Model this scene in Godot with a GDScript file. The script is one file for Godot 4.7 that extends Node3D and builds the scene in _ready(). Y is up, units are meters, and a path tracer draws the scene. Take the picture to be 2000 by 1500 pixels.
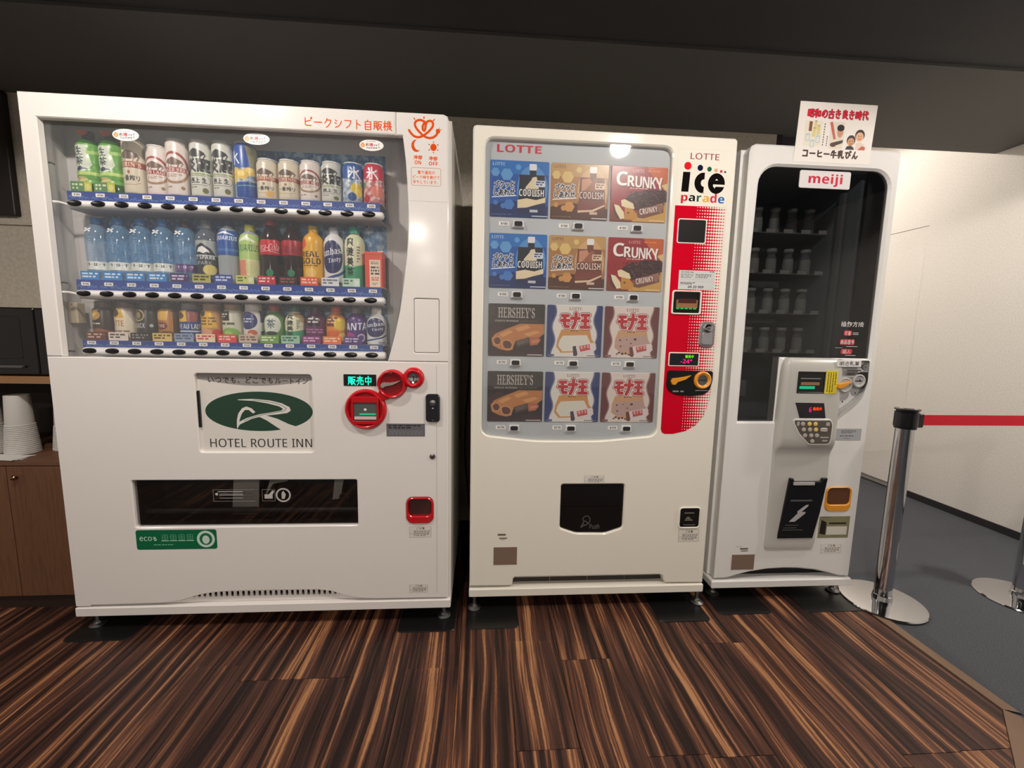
extends Node3D

# ---------------------------------------------------------------- scene entry
func _ready() -> void:
	var cam := Camera3D.new()
	cam.name = "camera"
	cam.fov = 84.45
	cam.near = 0.05
	cam.far = 60.0
	cam.position = Vector3(1.4608, 1.1159, 1.5226)
	cam.basis = Basis.from_euler(Vector3(-0.1232, -0.0701, 0.0201), EULER_ORDER_YXZ)
	cam.current = true
	add_child(cam)

	var we := WorldEnvironment.new()
	we.name = "environment"
	var e := Environment.new()
	e.background_mode = Environment.BG_COLOR
	e.background_color = Color(0.02, 0.02, 0.02)
	e.tonemap_mode = Environment.TONE_MAPPER_LINEAR
	e.tonemap_exposure = 1.0
	e.sdfgi_enabled = true
	e.ssao_enabled = true
	e.ssil_enabled = true
	we.environment = e
	add_child(we)

	# recessed ceiling lamps of the lobby, one of them added: x, z, energy, spot half angle, ceiling height
	for l in LAMPS:
		downlight(l[0], l[1], l[2], l[3], l[4], l[5])

	build_glyphs()
	build_materials()
	build_room()
	build_floor()
	build_left_corner()
	build_drink_machine()
	build_drinks()
	build_ice_machine()
	build_milk_machine()
	build_sign_card()
	build_stanchions()
	build_mats()
	build_cord()
	finish_sheet()


const LAMPS := [
	[0.4, 0.75, 1.8, 84.0, 2.2455, "above the drinks machine"], [2.27, 1.0, 2.15, 84.0, 2.2455, "above the ice cream machine"],
	[-1.1, 0.9, 0.75, 84.0, 2.2455, "added as fill above the wooden cabinet"],  # unseen lamp, added to brighten the cabinet and this end of the machine
	[0.7, 3.5, 3.4, 84.0, 2.2455, "in the middle of the lobby"], [0.57, 5.3, 3.2, 84.0, 2.2455, "by the far lobby wall"],
	[4.1, 0.3, 2.8, 80.0, 2.2455, "close to the pale side wall"], [3.55, -1.9, 2.4, 84.0, 2.7, "in the side corridor"],
]


func downlight(x: float, z: float, power: float, angle: float, h: float, where: String) -> void:
	var t := thing("ceiling_downlight", "round recessed ceiling downlight " + where, "lamp", Vector3(x, h, z), "recessed ceiling downlights")
	var ring := PackedVector2Array([Vector2(0.055, 0.0), Vector2(0.056, -0.006), Vector2(0.072, -0.006), Vector2(0.075, 0.0)])
	part(t, "trim_ring", lathe(ring, 32), mat("lamp_ring", Color(0.5, 0.5, 0.5), 0.4))
	var lens := PackedVector2Array([Vector2(0.0, -0.002), Vector2(0.055, -0.002)])
	var m := StandardMaterial3D.new()
	m.albedo_color = Color(0.9, 0.9, 0.88)
	m.emission_enabled = true
	m.emission = Color(1.0, 0.96, 0.92)
	m.emission_energy_multiplier = 6.0
	part(t, "lens", lathe(lens, 32), m)
	var s := SpotLight3D.new()
	s.name = "lamp_light"
	s.light_color = Color(1.0, 0.96, 0.92)
	s.light_energy = power
	s.light_size = 0.055
	s.spot_angle = angle
	s.spot_angle_attenuation = 0.15
	s.spot_range = 14.0
	s.spot_attenuation = 2.0
	s.shadow_enabled = true
	s.position = Vector3(0, -0.012, 0)
	s.rotation = Vector3(-PI / 2, 0, 0)
	t.add_child(s)


# ---------------------------------------------------------------- nodes
var used_names := {}

func numbered(called: String) -> String:
	var n: int = used_names.get(called, 0)
	used_names[called] = n + 1
	return called if n == 0 else "%s_%03d" % [called, n]


func thing(called: String, label: String, category: String, at := Vector3.ZERO, group := "") -> Node3D:
	var o := Node3D.new()
	o.name = numbered(called)
	add_child(o)
	o.position = at
	o.set_meta("label", label)
	o.set_meta("category", category)
	if group:
		o.set_meta("group", group)
	return o


func part(parent: Node3D, called: String, mesh: Mesh, m: Material, at := Vector3.ZERO, rot := Vector3.ZERO) -> MeshInstance3D:
	var o := MeshInstance3D.new()
	o.name = called
	o.mesh = mesh
	o.material_override = m
	parent.add_child(o, true)
	o.position = at
	o.rotation = rot
	return o


func struct(called: String, mesh: Mesh, m: Material, at := Vector3.ZERO) -> MeshInstance3D:
	var o := part(self, called, mesh, m, at)
	o.set_meta("kind", "structure")
	return o


# ---------------------------------------------------------------- materials
var mats := {}

func mat(key: String, c: Color, rough := 0.5, metal := 0.0) -> StandardMaterial3D:
	if mats.has(key):
		return mats[key]
	var m := StandardMaterial3D.new()
	m.resource_name = key
	m.albedo_color = c
	m.roughness = rough
	m.metallic = metal
	mats[key] = m
	return m


func glass(key: String, c: Color, rough := 0.03) -> StandardMaterial3D:
	if mats.has(key):
		return mats[key]
	var m := mat(key, c, rough)
	m.transparency = BaseMaterial3D.TRANSPARENCY_ALPHA
	return m


func picture(p: Pic, rough := 0.45, spec := 0.5) -> StandardMaterial3D:
	var m := StandardMaterial3D.new()
	m.metallic_specular = spec
	m.albedo_texture = p.texture()
	m.roughness = rough
	return m


func screen(key: String, c: Color, power: float) -> StandardMaterial3D:
	var m := mat(key, c * 0.3, 0.4)
	m.emission_enabled = true
	if power > 0.0:
		m.emission = c
		m.emission_energy_multiplier = power
	return m


func build_materials() -> void:
	mat("enamel", Color8(234, 230, 226), 0.13).metallic_specular = 0.22
	mat("ivory", Color8(236, 232, 220), 0.15).metallic_specular = 0.22
	mat("inner", Color8(205, 202, 200), 0.5)
	mat("white", Color8(236, 234, 232), 0.4)
	mat("black", Color8(18, 18, 19), 0.3)
	mat("matte_black", Color8(14, 14, 14), 0.7)
	mat("grey", Color8(128, 128, 130), 0.5)
	mat("chrome", Color(0.82, 0.82, 0.83), 0.08, 1.0)
	mat("steel", Color(0.6, 0.6, 0.6), 0.35, 1.0)
	mat("red", Color8(196, 12, 28), 0.25)
	mat("rubber", Color8(14, 14, 14), 0.35)


# ---------------------------------------------------------------- meshes
class MB:
	var v := PackedVector3Array()
	var n := PackedVector3Array()
	var u := PackedVector2Array()

	func tri(a: Vector3, b: Vector3, c: Vector3, out: Vector3, ua := Vector2.ZERO, ub := Vector2.ZERO, uc := Vector2.ZERO) -> void:
		var nn := (b - a).cross(c - a)
		if nn.length_squared() < 1e-18:
			return
		nn = nn.normalized()
		if nn.dot(out) < 0.0:
			nn = -nn
			v.append_array([a, b, c])
			u.append_array([ua, ub, uc])
		else:
			v.append_array([a, c, b])
			u.append_array([ua, uc, ub])
		n.append_array([nn, nn, nn])

	func quad(a: Vector3, b: Vector3, c: Vector3, d: Vector3, out: Vector3, ua := Vector2(0, 0), ub := Vector2(1, 0), uc := Vector2(1, 1), ud := Vector2(0, 1)) -> void:
		tri(a, b, c, out, ua, ub, uc)
		tri(a, c, d, out, ua, uc, ud)

	func smooth(a: Array, b: Array, c: Array) -> void:  # each [pos, normal, uv]
		var nn: Vector3 = (b[0] - a[0]).cross(c[0] - a[0])
		if nn.length_squared() < 1e-18:
			return
		var order := [a, c, b] if nn.dot(a[1] + b[1] + c[1]) > 0.0 else [a, b, c]
		for q in order:
			v.append(q[0])
			n.append(q[1])
			u.append(q[2])

	func box(a: Vector3, b: Vector3) -> void:
		var p := [Vector3(a.x, a.y, a.z), Vector3(b.x, a.y, a.z), Vector3(b.x, b.y, a.z), Vector3(a.x, b.y, a.z), Vector3(a.x, a.y, b.z), Vector3(b.x, a.y, b.z), Vector3(b.x, b.y, b.z), Vector3(a.x, b.y, b.z)]
		quad(p[7], p[6], p[5], p[4], Vector3(0, 0, 1))
		quad(p[2], p[3], p[0], p[1], Vector3(0, 0, -1))
		quad(p[3], p[7], p[4], p[0], Vector3(-1, 0, 0))
		quad(p[6], p[2], p[1], p[5], Vector3(1, 0, 0))
		quad(p[3], p[2], p[6], p[7], Vector3(0, 1, 0))
		quad(p[4], p[5], p[1], p[0], Vector3(0, -1, 0))

	func mesh() -> ArrayMesh:
		var arr := []
		arr.resize(Mesh.ARRAY_MAX)
		arr[Mesh.ARRAY_VERTEX] = v
		arr[Mesh.ARRAY_NORMAL] = n
		arr[Mesh.ARRAY_TEX_UV] = u
		var m := ArrayMesh.new()
		m.add_surface_from_arrays(Mesh.PRIMITIVE_TRIANGLES, arr)
		return m


func box(a: Vector3, b: Vector3) -> ArrayMesh:
	var mb := MB.new()
	mb.box(a, b)
	return mb.mesh()


func bounds(p: PackedVector2Array) -> Rect2:
	var r := Rect2(p[0], Vector2.ZERO)
	for q in p:
		r = r.expand(q)
	return r


func ccw(p: PackedVector2Array) -> PackedVector2Array:
	if Geometry2D.is_polygon_clockwise(p):
		var q := p.duplicate()
		q.reverse()
		return q
	return p


# moves every corner of a counter-clockwise outline inwards by d (outwards if negative)
func inset(p: PackedVector2Array, d: float) -> PackedVector2Array:
	var out := PackedVector2Array()
	var k := p.size()
	for i in k:
		var a := (p[i] - p[(i + k - 1) % k]).normalized()
		var b := (p[(i + 1) % k] - p[i]).normalized()
		var na := Vector2(-a.y, a.x)
		var nb := Vector2(-b.y, b.x)
		var m := (na + nb)
		var l := m.length_squared()
		m = na if l < 0.05 else m * (2.0 / l)
		out.append(p[i] + m * d)
	return out


func rounded(x0: float, y0: float, x1: float, y1: float, r: float, k := 5) -> PackedVector2Array:
	var out := PackedVector2Array()
	for c in [[x1 - r, y0 + r, -90.0], [x1 - r, y1 - r, 0.0], [x0 + r, y1 - r, 90.0], [x0 + r, y0 + r, 180.0]]:
		for i in k + 1:
			var t := deg_to_rad(c[2] + 90.0 * i / k)
			out.append(Vector2(c[0] + r * cos(t), c[1] + r * sin(t)))
	return out


# rounds the corners of an outline
func soften(p: PackedVector2Array, r: float, k := 4) -> PackedVector2Array:
	var out := PackedVector2Array()
	var c := p.size()
	for i in c:
		var a := p[(i + c - 1) % c]
		var b := p[i]
		var d := p[(i + 1) % c]
		var q := minf(r, minf(a.distance_to(b), b.distance_to(d)) * 0.49)
		var s := b + (a - b).normalized() * q
		var e := b + (d - b).normalized() * q
		for j in k + 1:
			var t := float(j) / k
			out.append(s * (1 - t) * (1 - t) + b * 2.0 * t * (1 - t) + e * t * t)
	return out


func ellipse(cx: float, cy: float, rx: float, ry: float, k := 28) -> PackedVector2Array:
	var out := PackedVector2Array()
	for i in k:
		out.append(Vector2(cx + rx * cos(TAU * i / k), cy + ry * sin(TAU * i / k)))
	return out


func rect(x0: float, y0: float, x1: float, y1: float) -> PackedVector2Array:
	return PackedVector2Array([Vector2(x0, y0), Vector2(x1, y0), Vector2(x1, y1), Vector2(x0, y1)])


# a flat plate in the xy plane from zb (back) to zf (front) with holes and chamfered front edges
func plate(outer: PackedVector2Array, zb: float, zf: float, bevel := 0.0, holes: Array = [], back := false) -> ArrayMesh:
	var mb := MB.new()
	add_plate(mb, outer, zb, zf, bevel, holes, back)
	return mb.mesh()


func add_plate(mb: MB, outer: PackedVector2Array, zb: float, zf: float, bevel := 0.0, holes: Array = [], back := false) -> void:
	outer = ccw(outer)
	var bb := bounds(outer)
	var front := inset(outer, bevel) if bevel > 0.0 else outer
	var cuts := PackedFloat32Array()
	var grown := []
	for h in holes:
		h = ccw(h)
		grown.append(inset(h, -bevel) if bevel > 0.0 else h)
		cuts.append(bounds(h).get_center().x)
	var pieces: Array = [front]
	cuts.sort()
	for c in cuts:
		var cut := []
		for p in pieces:
			var b := bounds(p)
			if c > b.position.x + 1e-5 and c < b.end.x - 1e-5:
				cut.append_array(Geometry2D.intersect_polygons(p, rect(b.position.x - 1, b.position.y - 1, c, b.end.y + 1)))
				cut.append_array(Geometry2D.intersect_polygons(p, rect(c, b.position.y - 1, b.end.x + 1, b.end.y + 1)))
			else:
				cut.append(p)
		pieces = cut
	for h in grown:
		var cut := []
		for p in pieces:
			cut.append_array(Geometry2D.clip_polygons(p, h))
		pieces = cut
	for p in pieces:
		var t := Geometry2D.triangulate_polygon(p)
		for i in range(0, t.size(), 3):
			var q := [p[t[i]], p[t[i + 1]], p[t[i + 2]]]
			var uv := []
			for w in q:
				uv.append(Vector2((w.x - bb.position.x) / bb.size.x, 1.0 - (w.y - bb.position.y) / bb.size.y))
			mb.tri(Vector3(q[0].x, q[0].y, zf), Vector3(q[1].x, q[1].y, zf), Vector3(q[2].x, q[2].y, zf), Vector3(0, 0, 1), uv[0], uv[1], uv[2])
			if back:
				mb.tri(Vector3(q[0].x, q[0].y, zb), Vector3(q[1].x, q[1].y, zb), Vector3(q[2].x, q[2].y, zb), Vector3(0, 0, -1), uv[0], uv[1], uv[2])
	var loops := [[outer, front, 1.0]]
	for i in holes.size():
		loops.append([ccw(holes[i]), grown[i], -1.0])
	for l in loops:
		var o: PackedVector2Array = l[0]
		var f: PackedVector2Array = l[1]
		for i in o.size():
			var j := (i + 1) % o.size()
			var e := o[j] - o[i]
			var nn := Vector3(e.y, -e.x, 0) * float(l[2])
			var ua := Vector2((o[i].x - bb.position.x) / bb.size.x, 1.0 - (o[i].y - bb.position.y) / bb.size.y)
			var ub := Vector2((o[j].x - bb.position.x) / bb.size.x, 1.0 - (o[j].y - bb.position.y) / bb.size.y)
			var za := zf
			if bevel > 0.0:
				za = zf - bevel
				mb.quad(Vector3(f[i].x, f[i].y, zf), Vector3(f[j].x, f[j].y, zf), Vector3(o[j].x, o[j].y, za), Vector3(o[i].x, o[i].y, za), nn.normalized() + Vector3(0, 0, 1), ua, ub, ub, ua)
			mb.quad(Vector3(o[i].x, o[i].y, za), Vector3(o[j].x, o[j].y, za), Vector3(o[j].x, o[j].y, zb), Vector3(o[i].x, o[i].y, zb), nn, ua, ub, ub, ua)


# a box with rounded vertical corners (seen from the front) and a chamfered front
func slab(x0: float, y0: float, x1: float, y1: float, zb: float, zf: float, r := 0.004, bevel := 0.002) -> ArrayMesh:
	return plate(rounded(x0, y0, x1, y1, maxf(r, bevel * 1.6)), zb, zf, bevel)


# a body turned about the y axis: profile of (radius, y) from bottom to top; u runs 0..1 over the front half and back again behind
func lathe(p: PackedVector2Array, seg := 24, sharp := 40.0) -> ArrayMesh:
	var mb := MB.new()
	add_lathe(mb, p, seg, sharp)
	return mb.mesh()


func add_lathe(mb: MB, p: PackedVector2Array, seg := 24, sharp := 40.0, at := Vector3.ZERO) -> void:
	var y0 := 1e9
	var y1 := -1e9
	for q in p:
		y0 = minf(y0, q.y)
		y1 = maxf(y1, q.y)
	var edge := []
	for i in p.size() - 1:
		var dd := (p[i + 1] - p[i]).normalized()
		edge.append(Vector2(dd.y, -dd.x))
	for i in p.size() - 1:
		var na: Vector2 = edge[i]
		var nb: Vector2 = edge[i]
		if i > 0 and rad_to_deg(absf(edge[i].angle_to(edge[i - 1]))) < sharp:
			na = (edge[i] + edge[i - 1]).normalized()
		if i < p.size() - 2 and rad_to_deg(absf(edge[i].angle_to(edge[i + 1]))) < sharp:
			nb = (edge[i] + edge[i + 1]).normalized()
		for s in seg:
			var q := []
			for w in [[s, p[i], na], [s + 1, p[i], na], [s + 1, p[i + 1], nb], [s, p[i + 1], nb]]:
				var t: float = TAU * w[0] / seg
				var uu := absf(fposmod(t / PI + 0.5, 2.0) - 0.0)
				uu = uu if uu <= 1.0 else 2.0 - uu
				var vv: float = 1.0 - (w[1].y - y0) / maxf(y1 - y0, 1e-6)
				q.append([at + Vector3(w[1].x * sin(t), w[1].y, w[1].x * cos(t)), Vector3(w[2].x * sin(t), w[2].y, w[2].x * cos(t)), Vector2(uu, vv)])
			mb.smooth(q[0], q[1], q[2])
			mb.smooth(q[0], q[2], q[3])


# a round rod along a path
func tube(path: Array, r: float, seg := 10) -> ArrayMesh:
	var mb := MB.new()
	var up := Vector3(0.1, 1, 0.05).normalized()
	var rings := []
	for i in path.size():
		var d: Vector3 = (path[mini(i + 1, path.size() - 1)] - path[maxi(i - 1, 0)]).normalized()
		var a := d.cross(up)
		a = a.normalized() if a.length() > 0.05 else d.cross(Vector3(1, 0, 0)).normalized()
		var b := a.cross(d).normalized()
		var ring := []
		for s in seg + 1:
			var t := TAU * s / seg
			var nn := a * cos(t) + b * sin(t)
			ring.append([path[i] + nn * r, nn, Vector2(float(s) / seg, float(i))])
		rings.append(ring)
	for i in path.size() - 1:
		for s in seg:
			mb.smooth(rings[i][s], rings[i][s + 1], rings[i + 1][s + 1])
			mb.smooth(rings[i][s], rings[i + 1][s + 1], rings[i + 1][s])
	for q in [[0, -1.0], [path.size() - 1, 1.0]]:
		var d: Vector3 = (path[1] - path[0]) * -1.0 if q[0] == 0 else path[-1] - path[-2]
		for s in seg:
			mb.tri(path[q[0]], rings[q[0]][s][0], rings[q[0]][s + 1][0], d)
	return mb.mesh()


# a skin over rings of points that all have the same count
func loft(rings: Array, smooth_deg := 35.0, cap := true) -> ArrayMesh:
	var mb := MB.new()
	var k: int = rings[0].size()
	var mid := Vector3.ZERO
	for i in rings.size():
		for q in rings[i]:
			mid += q
	mid /= float(k * rings.size())
	var fn := []
	for i in rings.size() - 1:
		var row := []
		for s in k:
			var j := (s + 1) % k
			var nn: Vector3 = (rings[i][j] - rings[i][s]).cross(rings[i + 1][s] - rings[i][s])
			if nn.length() < 1e-12:
				nn = (rings[i + 1][j] - rings[i + 1][s]).cross(rings[i + 1][s] - rings[i][j])
			nn = nn.normalized()
			if nn.dot((rings[i][s] + rings[i + 1][j]) * 0.5 - mid) < 0.0 and i == 0 and s == 0:
				pass
			row.append(nn)
		fn.append(row)
	# decide the outward side from the whole body
	var vote := 0.0
	for i in fn.size():
		for s in k:
			vote += fn[i][s].dot((rings[i][s] + rings[i + 1][(s + 1) % k]) * 0.5 - mid)
	if vote < 0.0:
		for i in fn.size():
			for s in k:
				fn[i][s] = -fn[i][s]
	var limit := cos(deg_to_rad(smooth_deg))
	for i in fn.size():
		for s in k:
			var q := []
			for c in [[i, s], [i, s + 1], [i + 1, s + 1], [i + 1, s]]:
				var nn: Vector3 = Vector3.ZERO
				for di in [-1, 0]:
					for ds in [-1, 0]:
						var ii: int = c[0] + di
						if ii < 0 or ii >= fn.size():
							continue
						var f: Vector3 = fn[ii][(c[1] + ds + k) % k]
						if f.dot(fn[i][s]) > limit:
							nn += f
				q.append([rings[c[0]][c[1] % k], nn.normalized(), Vector2(float(c[1]) / k, float(c[0]) / (rings.size() - 1))])
			mb.smooth(q[0], q[1], q[2])
			mb.smooth(q[0], q[2], q[3])
	if cap:
		for e in [0, rings.size() - 1]:
			var c := Vector3.ZERO
			for q in rings[e]:
				c += q / float(k)
			for s in k:
				mb.tri(c, rings[e][s], rings[e][(s + 1) % k], c - mid)
	return mb.mesh()


# ---------------------------------------------------------------- lettering
var font_cache := {}
var text_cache := {}

func font(kind: String) -> SystemFont:
	if not font_cache.has(kind):
		var f := SystemFont.new()
		f.font_names = PackedStringArray(["Droid Serif" if kind.begins_with("serif") else "Droid Sans Mono" if kind.begins_with("mono") else "Droid Sans"])
		f.font_weight = 700 if kind.ends_with("bold") else 400
		font_cache[kind] = f
	return font_cache[kind]


# triangles of a line of type, scaled to the unit square (y down)
func type_triangles(s: String, kind: String) -> PackedVector2Array:
	var key := s + "/" + kind
	if text_cache.has(key):
		return text_cache[key]
	var t := TextMesh.new()
	t.text = s
	t.font = font(kind)
	t.font_size = 64
	t.depth = 0.01
	t.curve_step = 2.0
	var a := t.get_mesh_arrays()
	var v: PackedVector3Array = a[Mesh.ARRAY_VERTEX]
	var n: PackedVector3Array = a[Mesh.ARRAY_NORMAL]
	var idx: PackedInt32Array = a[Mesh.ARRAY_INDEX] if a[Mesh.ARRAY_INDEX] != null else PackedInt32Array(range(v.size()))
	var out := PackedVector2Array()
	for i in range(0, idx.size() - 2, 3):
		if n[idx[i]].z > 0.5:
			for j in 3:
				out.append(Vector2(v[idx[i + j]].x, -v[idx[i + j]].y))
	if out.size():
		var b := bounds(out)
		for i in out.size():
			out[i] = (out[i] - b.position) / b.size
	text_cache[key] = out
	return out


# thin solid letters filling the box x0..x1, y0..y1 at depth z
func letters(s: String, kind: String, x0: float, y0: float, x1: float, y1: float, z: float) -> ArrayMesh:
	var mb := MB.new()
	var t := type_triangles(s, kind)
	for i in range(0, t.size(), 3):
		var q := []
		for j in 3:
			q.append(Vector3(lerpf(x0, x1, t[i + j].x), lerpf(y1, y0, t[i + j].y), z))
		mb.tri(q[0], q[1], q[2], Vector3(0, 0, 1))
	return mb.mesh()


# ---------------------------------------------------------------- drawing prints
# one sheet of small labels shared by all drinks, cards and price tags
const SHEET_W := 2000
const SHEET_H := 1152
var sheet: Pic
var sheet_at := Vector2i(2, 2)
var sheet_row := 0
var sheet_mats := []

func label_cell(w: int, h: int, c: Color) -> Pic:
	if sheet == null:
		sheet = Pic.new(self, SHEET_W, SHEET_H, Color(0.5, 0.5, 0.5))
	if sheet_at.x + w + 4 > SHEET_W:
		sheet_at = Vector2i(2, sheet_at.y + sheet_row + 4)
		sheet_row = 0
	sheet.rect(sheet_at.x - 2, sheet_at.y - 2, sheet_at.x + w + 2, sheet_at.y + h + 2, c)
	var p := sheet.cell(sheet_at.x, sheet_at.y, w, h, c)
	sheet_at.x += w + 4
	sheet_row = maxi(sheet_row, h)
	return p


func label_material(p: Pic, rough := 0.4) -> StandardMaterial3D:
	var m := StandardMaterial3D.new()
	m.roughness = rough
	m.uv1_scale = Vector3(float(p.w - 1) / SHEET_W, float(p.h - 1) / SHEET_H, 1)
	m.uv1_offset = Vector3((p.o.x + 0.5) / SHEET_W, (p.o.y + 0.5) / SHEET_H, 0)
	sheet_mats.append(m)
	return m


func finish_sheet() -> void:
	var t := sheet.texture()
	for m in sheet_mats:
		m.albedo_texture = t


class Pic:
	var im: Image
	var w: int
	var h: int
	const S := 2
	var host
	var o := Vector2.ZERO

	func _init(host_, w_: int, h_: int, c: Color) -> void:
		host = host_
		w = w_
		h = h_
		im = Image.create(w * S, h * S, false, Image.FORMAT_RGB8)
		im.fill(c)

	# a cell of a larger sheet, drawn with its own origin and clipped to its edges
	func cell(x: int, y: int, w_: int, h_: int, c: Color) -> Pic:
		var p := Pic.new(host, 1, 1, c)
		p.im = im
		p.o = Vector2(x, y)
		p.w = w_
		p.h = h_
		p.rect(0, 0, w_, h_, c)
		return p

	func texture() -> ImageTexture:
		var out: Image = im.duplicate()
		var k := minf(1.0, 2000.0 / maxf(w, h))
		out.resize(int(w * k), int(h * k), Image.INTERPOLATE_BILINEAR)
		return ImageTexture.create_from_image(out)

	func fill(contours: Array, c: Color) -> void:
		var ax := PackedFloat32Array()
		var ay := PackedFloat32Array()
		var bx := PackedFloat32Array()
		var by := PackedFloat32Array()
		var lo := 1e9
		var hi := -1e9
		for p in contours:
			var k: int = p.size()
			for i in k:
				var a: Vector2 = (p[i] + o) * S
				var b: Vector2 = (p[(i + 1) % k] + o) * S
				if a.y == b.y:
					continue
				lo = minf(lo, minf(a.y, b.y))
				hi = maxf(hi, maxf(a.y, b.y))
				ax.append(a.x)
				ay.append(a.y)
				bx.append(b.x)
				by.append(b.y)
		var ke := ax.size()
		var xlo := int(o.x) * S
		var xhi := (int(o.x) + w) * S
		for y in range(maxi(int(o.y) * S, int(lo)), mini((int(o.y) + h) * S - 1, int(hi) + 1) + 1):
			var yc := y + 0.5
			var xs := PackedFloat32Array()
			for i in ke:
				if (ay[i] <= yc) != (by[i] <= yc):
					xs.append(ax[i] + (bx[i] - ax[i]) * (yc - ay[i]) / (by[i] - ay[i]))
			if xs.size() > 2:
				xs.sort()
			elif xs.size() == 2 and xs[0] > xs[1]:
				xs = PackedFloat32Array([xs[1], xs[0]])
			for i in range(0, xs.size() - 1, 2):
				var x0 := maxi(xlo, int(round(xs[i])))
				var x1 := mini(xhi, int(round(xs[i + 1])))
				if x1 > x0:
					im.fill_rect(Rect2i(x0, y, x1 - x0, 1), c)

	func poly(flat: Array, c: Color) -> void:
		var p := PackedVector2Array()
		for i in range(0, flat.size(), 2):
			p.append(Vector2(flat[i], flat[i + 1]))
		fill([p], c)

	func rect(x0: float, y0: float, x1: float, y1: float, c: Color) -> void:
		var q := Rect2(x0, y0, x1 - x0, y1 - y0).intersection(Rect2(0, 0, w, h))
		if q.size.x > 0.0 and q.size.y > 0.0:
			im.fill_rect(Rect2i(int(round((q.position.x + o.x) * S)), int(round((q.position.y + o.y) * S)), int(round(q.size.x * S)), int(round(q.size.y * S))), c)

	func oval(cx: float, cy: float, rx: float, ry: float, c: Color, k := 36) -> void:
		fill([host.ellipse(cx, cy, rx, ry, k)], c)

	func ring(cx: float, cy: float, rx: float, ry: float, t: float, c: Color) -> void:
		fill([host.ellipse(cx, cy, rx, ry, 40), host.ellipse(cx, cy, rx - t, ry - t, 40)], c)

	func rrect(x0: float, y0: float, x1: float, y1: float, r: float, c: Color) -> void:
		fill([host.rounded(x0, y0, x1, y1, r)], c)

	func stroke(p: PackedVector2Array, t: float, c: Color) -> void:
		for i in p.size() - 1:
			var d := p[i + 1] - p[i]
			if d.length() < 0.01:
				continue
			var q := Vector2(-d.y, d.x).normalized() * t * 0.5
			fill([PackedVector2Array([p[i] + q, p[i + 1] + q, p[i + 1] - q, p[i] - q])], c)
		if t > 1.2:
			for q in p:
				fill([host.ellipse(q.x, q.y, t * 0.5, t * 0.5, 8)], c)

	func line(flat: Array, t: float, c: Color) -> void:
		var p := PackedVector2Array()
		for i in range(0, flat.size(), 2):
			p.append(Vector2(flat[i], flat[i + 1]))
		stroke(p, t, c)

	# a line of type stretched to a box, sheared and turned about its centre
	func type(s: String, x0: float, y0: float, x1: float, y1: float, c: Color, kind := "sans_bold", shear := 0.0, turn := 0.0) -> void:
		var t: PackedVector2Array = host.type_triangles(s, kind)
		var mid := Vector2((x0 + x1) / 2, (y0 + y1) / 2)
		var p := PackedVector2Array()
		p.resize(t.size())
		for i in t.size():
			var q := Vector2(lerpf(x0, x1, t[i].x), lerpf(y0, y1, t[i].y))
			q.x += shear * (mid.y - q.y)
			p[i] = (q - mid).rotated(turn) + mid
		for i in range(0, p.size(), 3):
			fill([PackedVector2Array([p[i], p[i + 1], p[i + 2]])], c)

	# stroked glyphs, each in a box of size sx by sy, advancing by step
	func glyphs(s: String, x: float, y: float, sx: float, sy: float, t: float, c: Color, step := 0.0, shear := 0.0, down := false, turn := 0.0) -> void:
		var adv := step if step > 0.0 else (sy if down else sx) * 1.04
		var o := Vector2(x, y)
		for ch in s:
			if host.GLYPH.has(ch):
				for st in host.GLYPH[ch]:
					var p := PackedVector2Array()
					for q in st:
						var w_ := Vector2(o.x + q.x * sx / 20.0 + shear * (20.0 - q.y) * sy / 20.0, o.y + q.y * sy / 20.0)
						p.append((w_ - Vector2(x, y)).rotated(turn) + Vector2(x, y))
					stroke(p, t, c)
			if down:
				o.y += adv
			else:
				o.x += adv

	# unreadable fine print: short bars
	func fine(x0: float, y0: float, x1: float, y1: float, rows: int, c: Color, sd: int) -> void:
		var rng := RandomNumberGenerator.new()
		rng.seed = sd
		var dy := (y1 - y0) / rows
		for i in rows:
			var x := x0
			while x < x1:
				var l := rng.randf_range(dy * 0.5, dy * 2.2)
				rect(x, y0 + i * dy, minf(x + l, x1), y0 + i * dy + dy * 0.55, c)
				x += l + dy * rng.randf_range(0.2, 0.7)
				if i == rows - 1 and x > lerpf(x0, x1, 0.7):
					break


# ---------------------------------------------------------------- stroke glyphs on a 20 x 20 grid
var GLYPH := {}

func build_glyphs() -> void:
	for ch in STROKES:
		var out := []
		for st in STROKES[ch].split(";"):
			var k: PackedStringArray = st.strip_edges().split(" ")
			var p := []
			for i in range(0, k.size() - 1, 2):
				p.append(Vector2(float(k[i]), float(k[i + 1])))
			out.append(p)
		GLYPH[ch] = out


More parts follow.
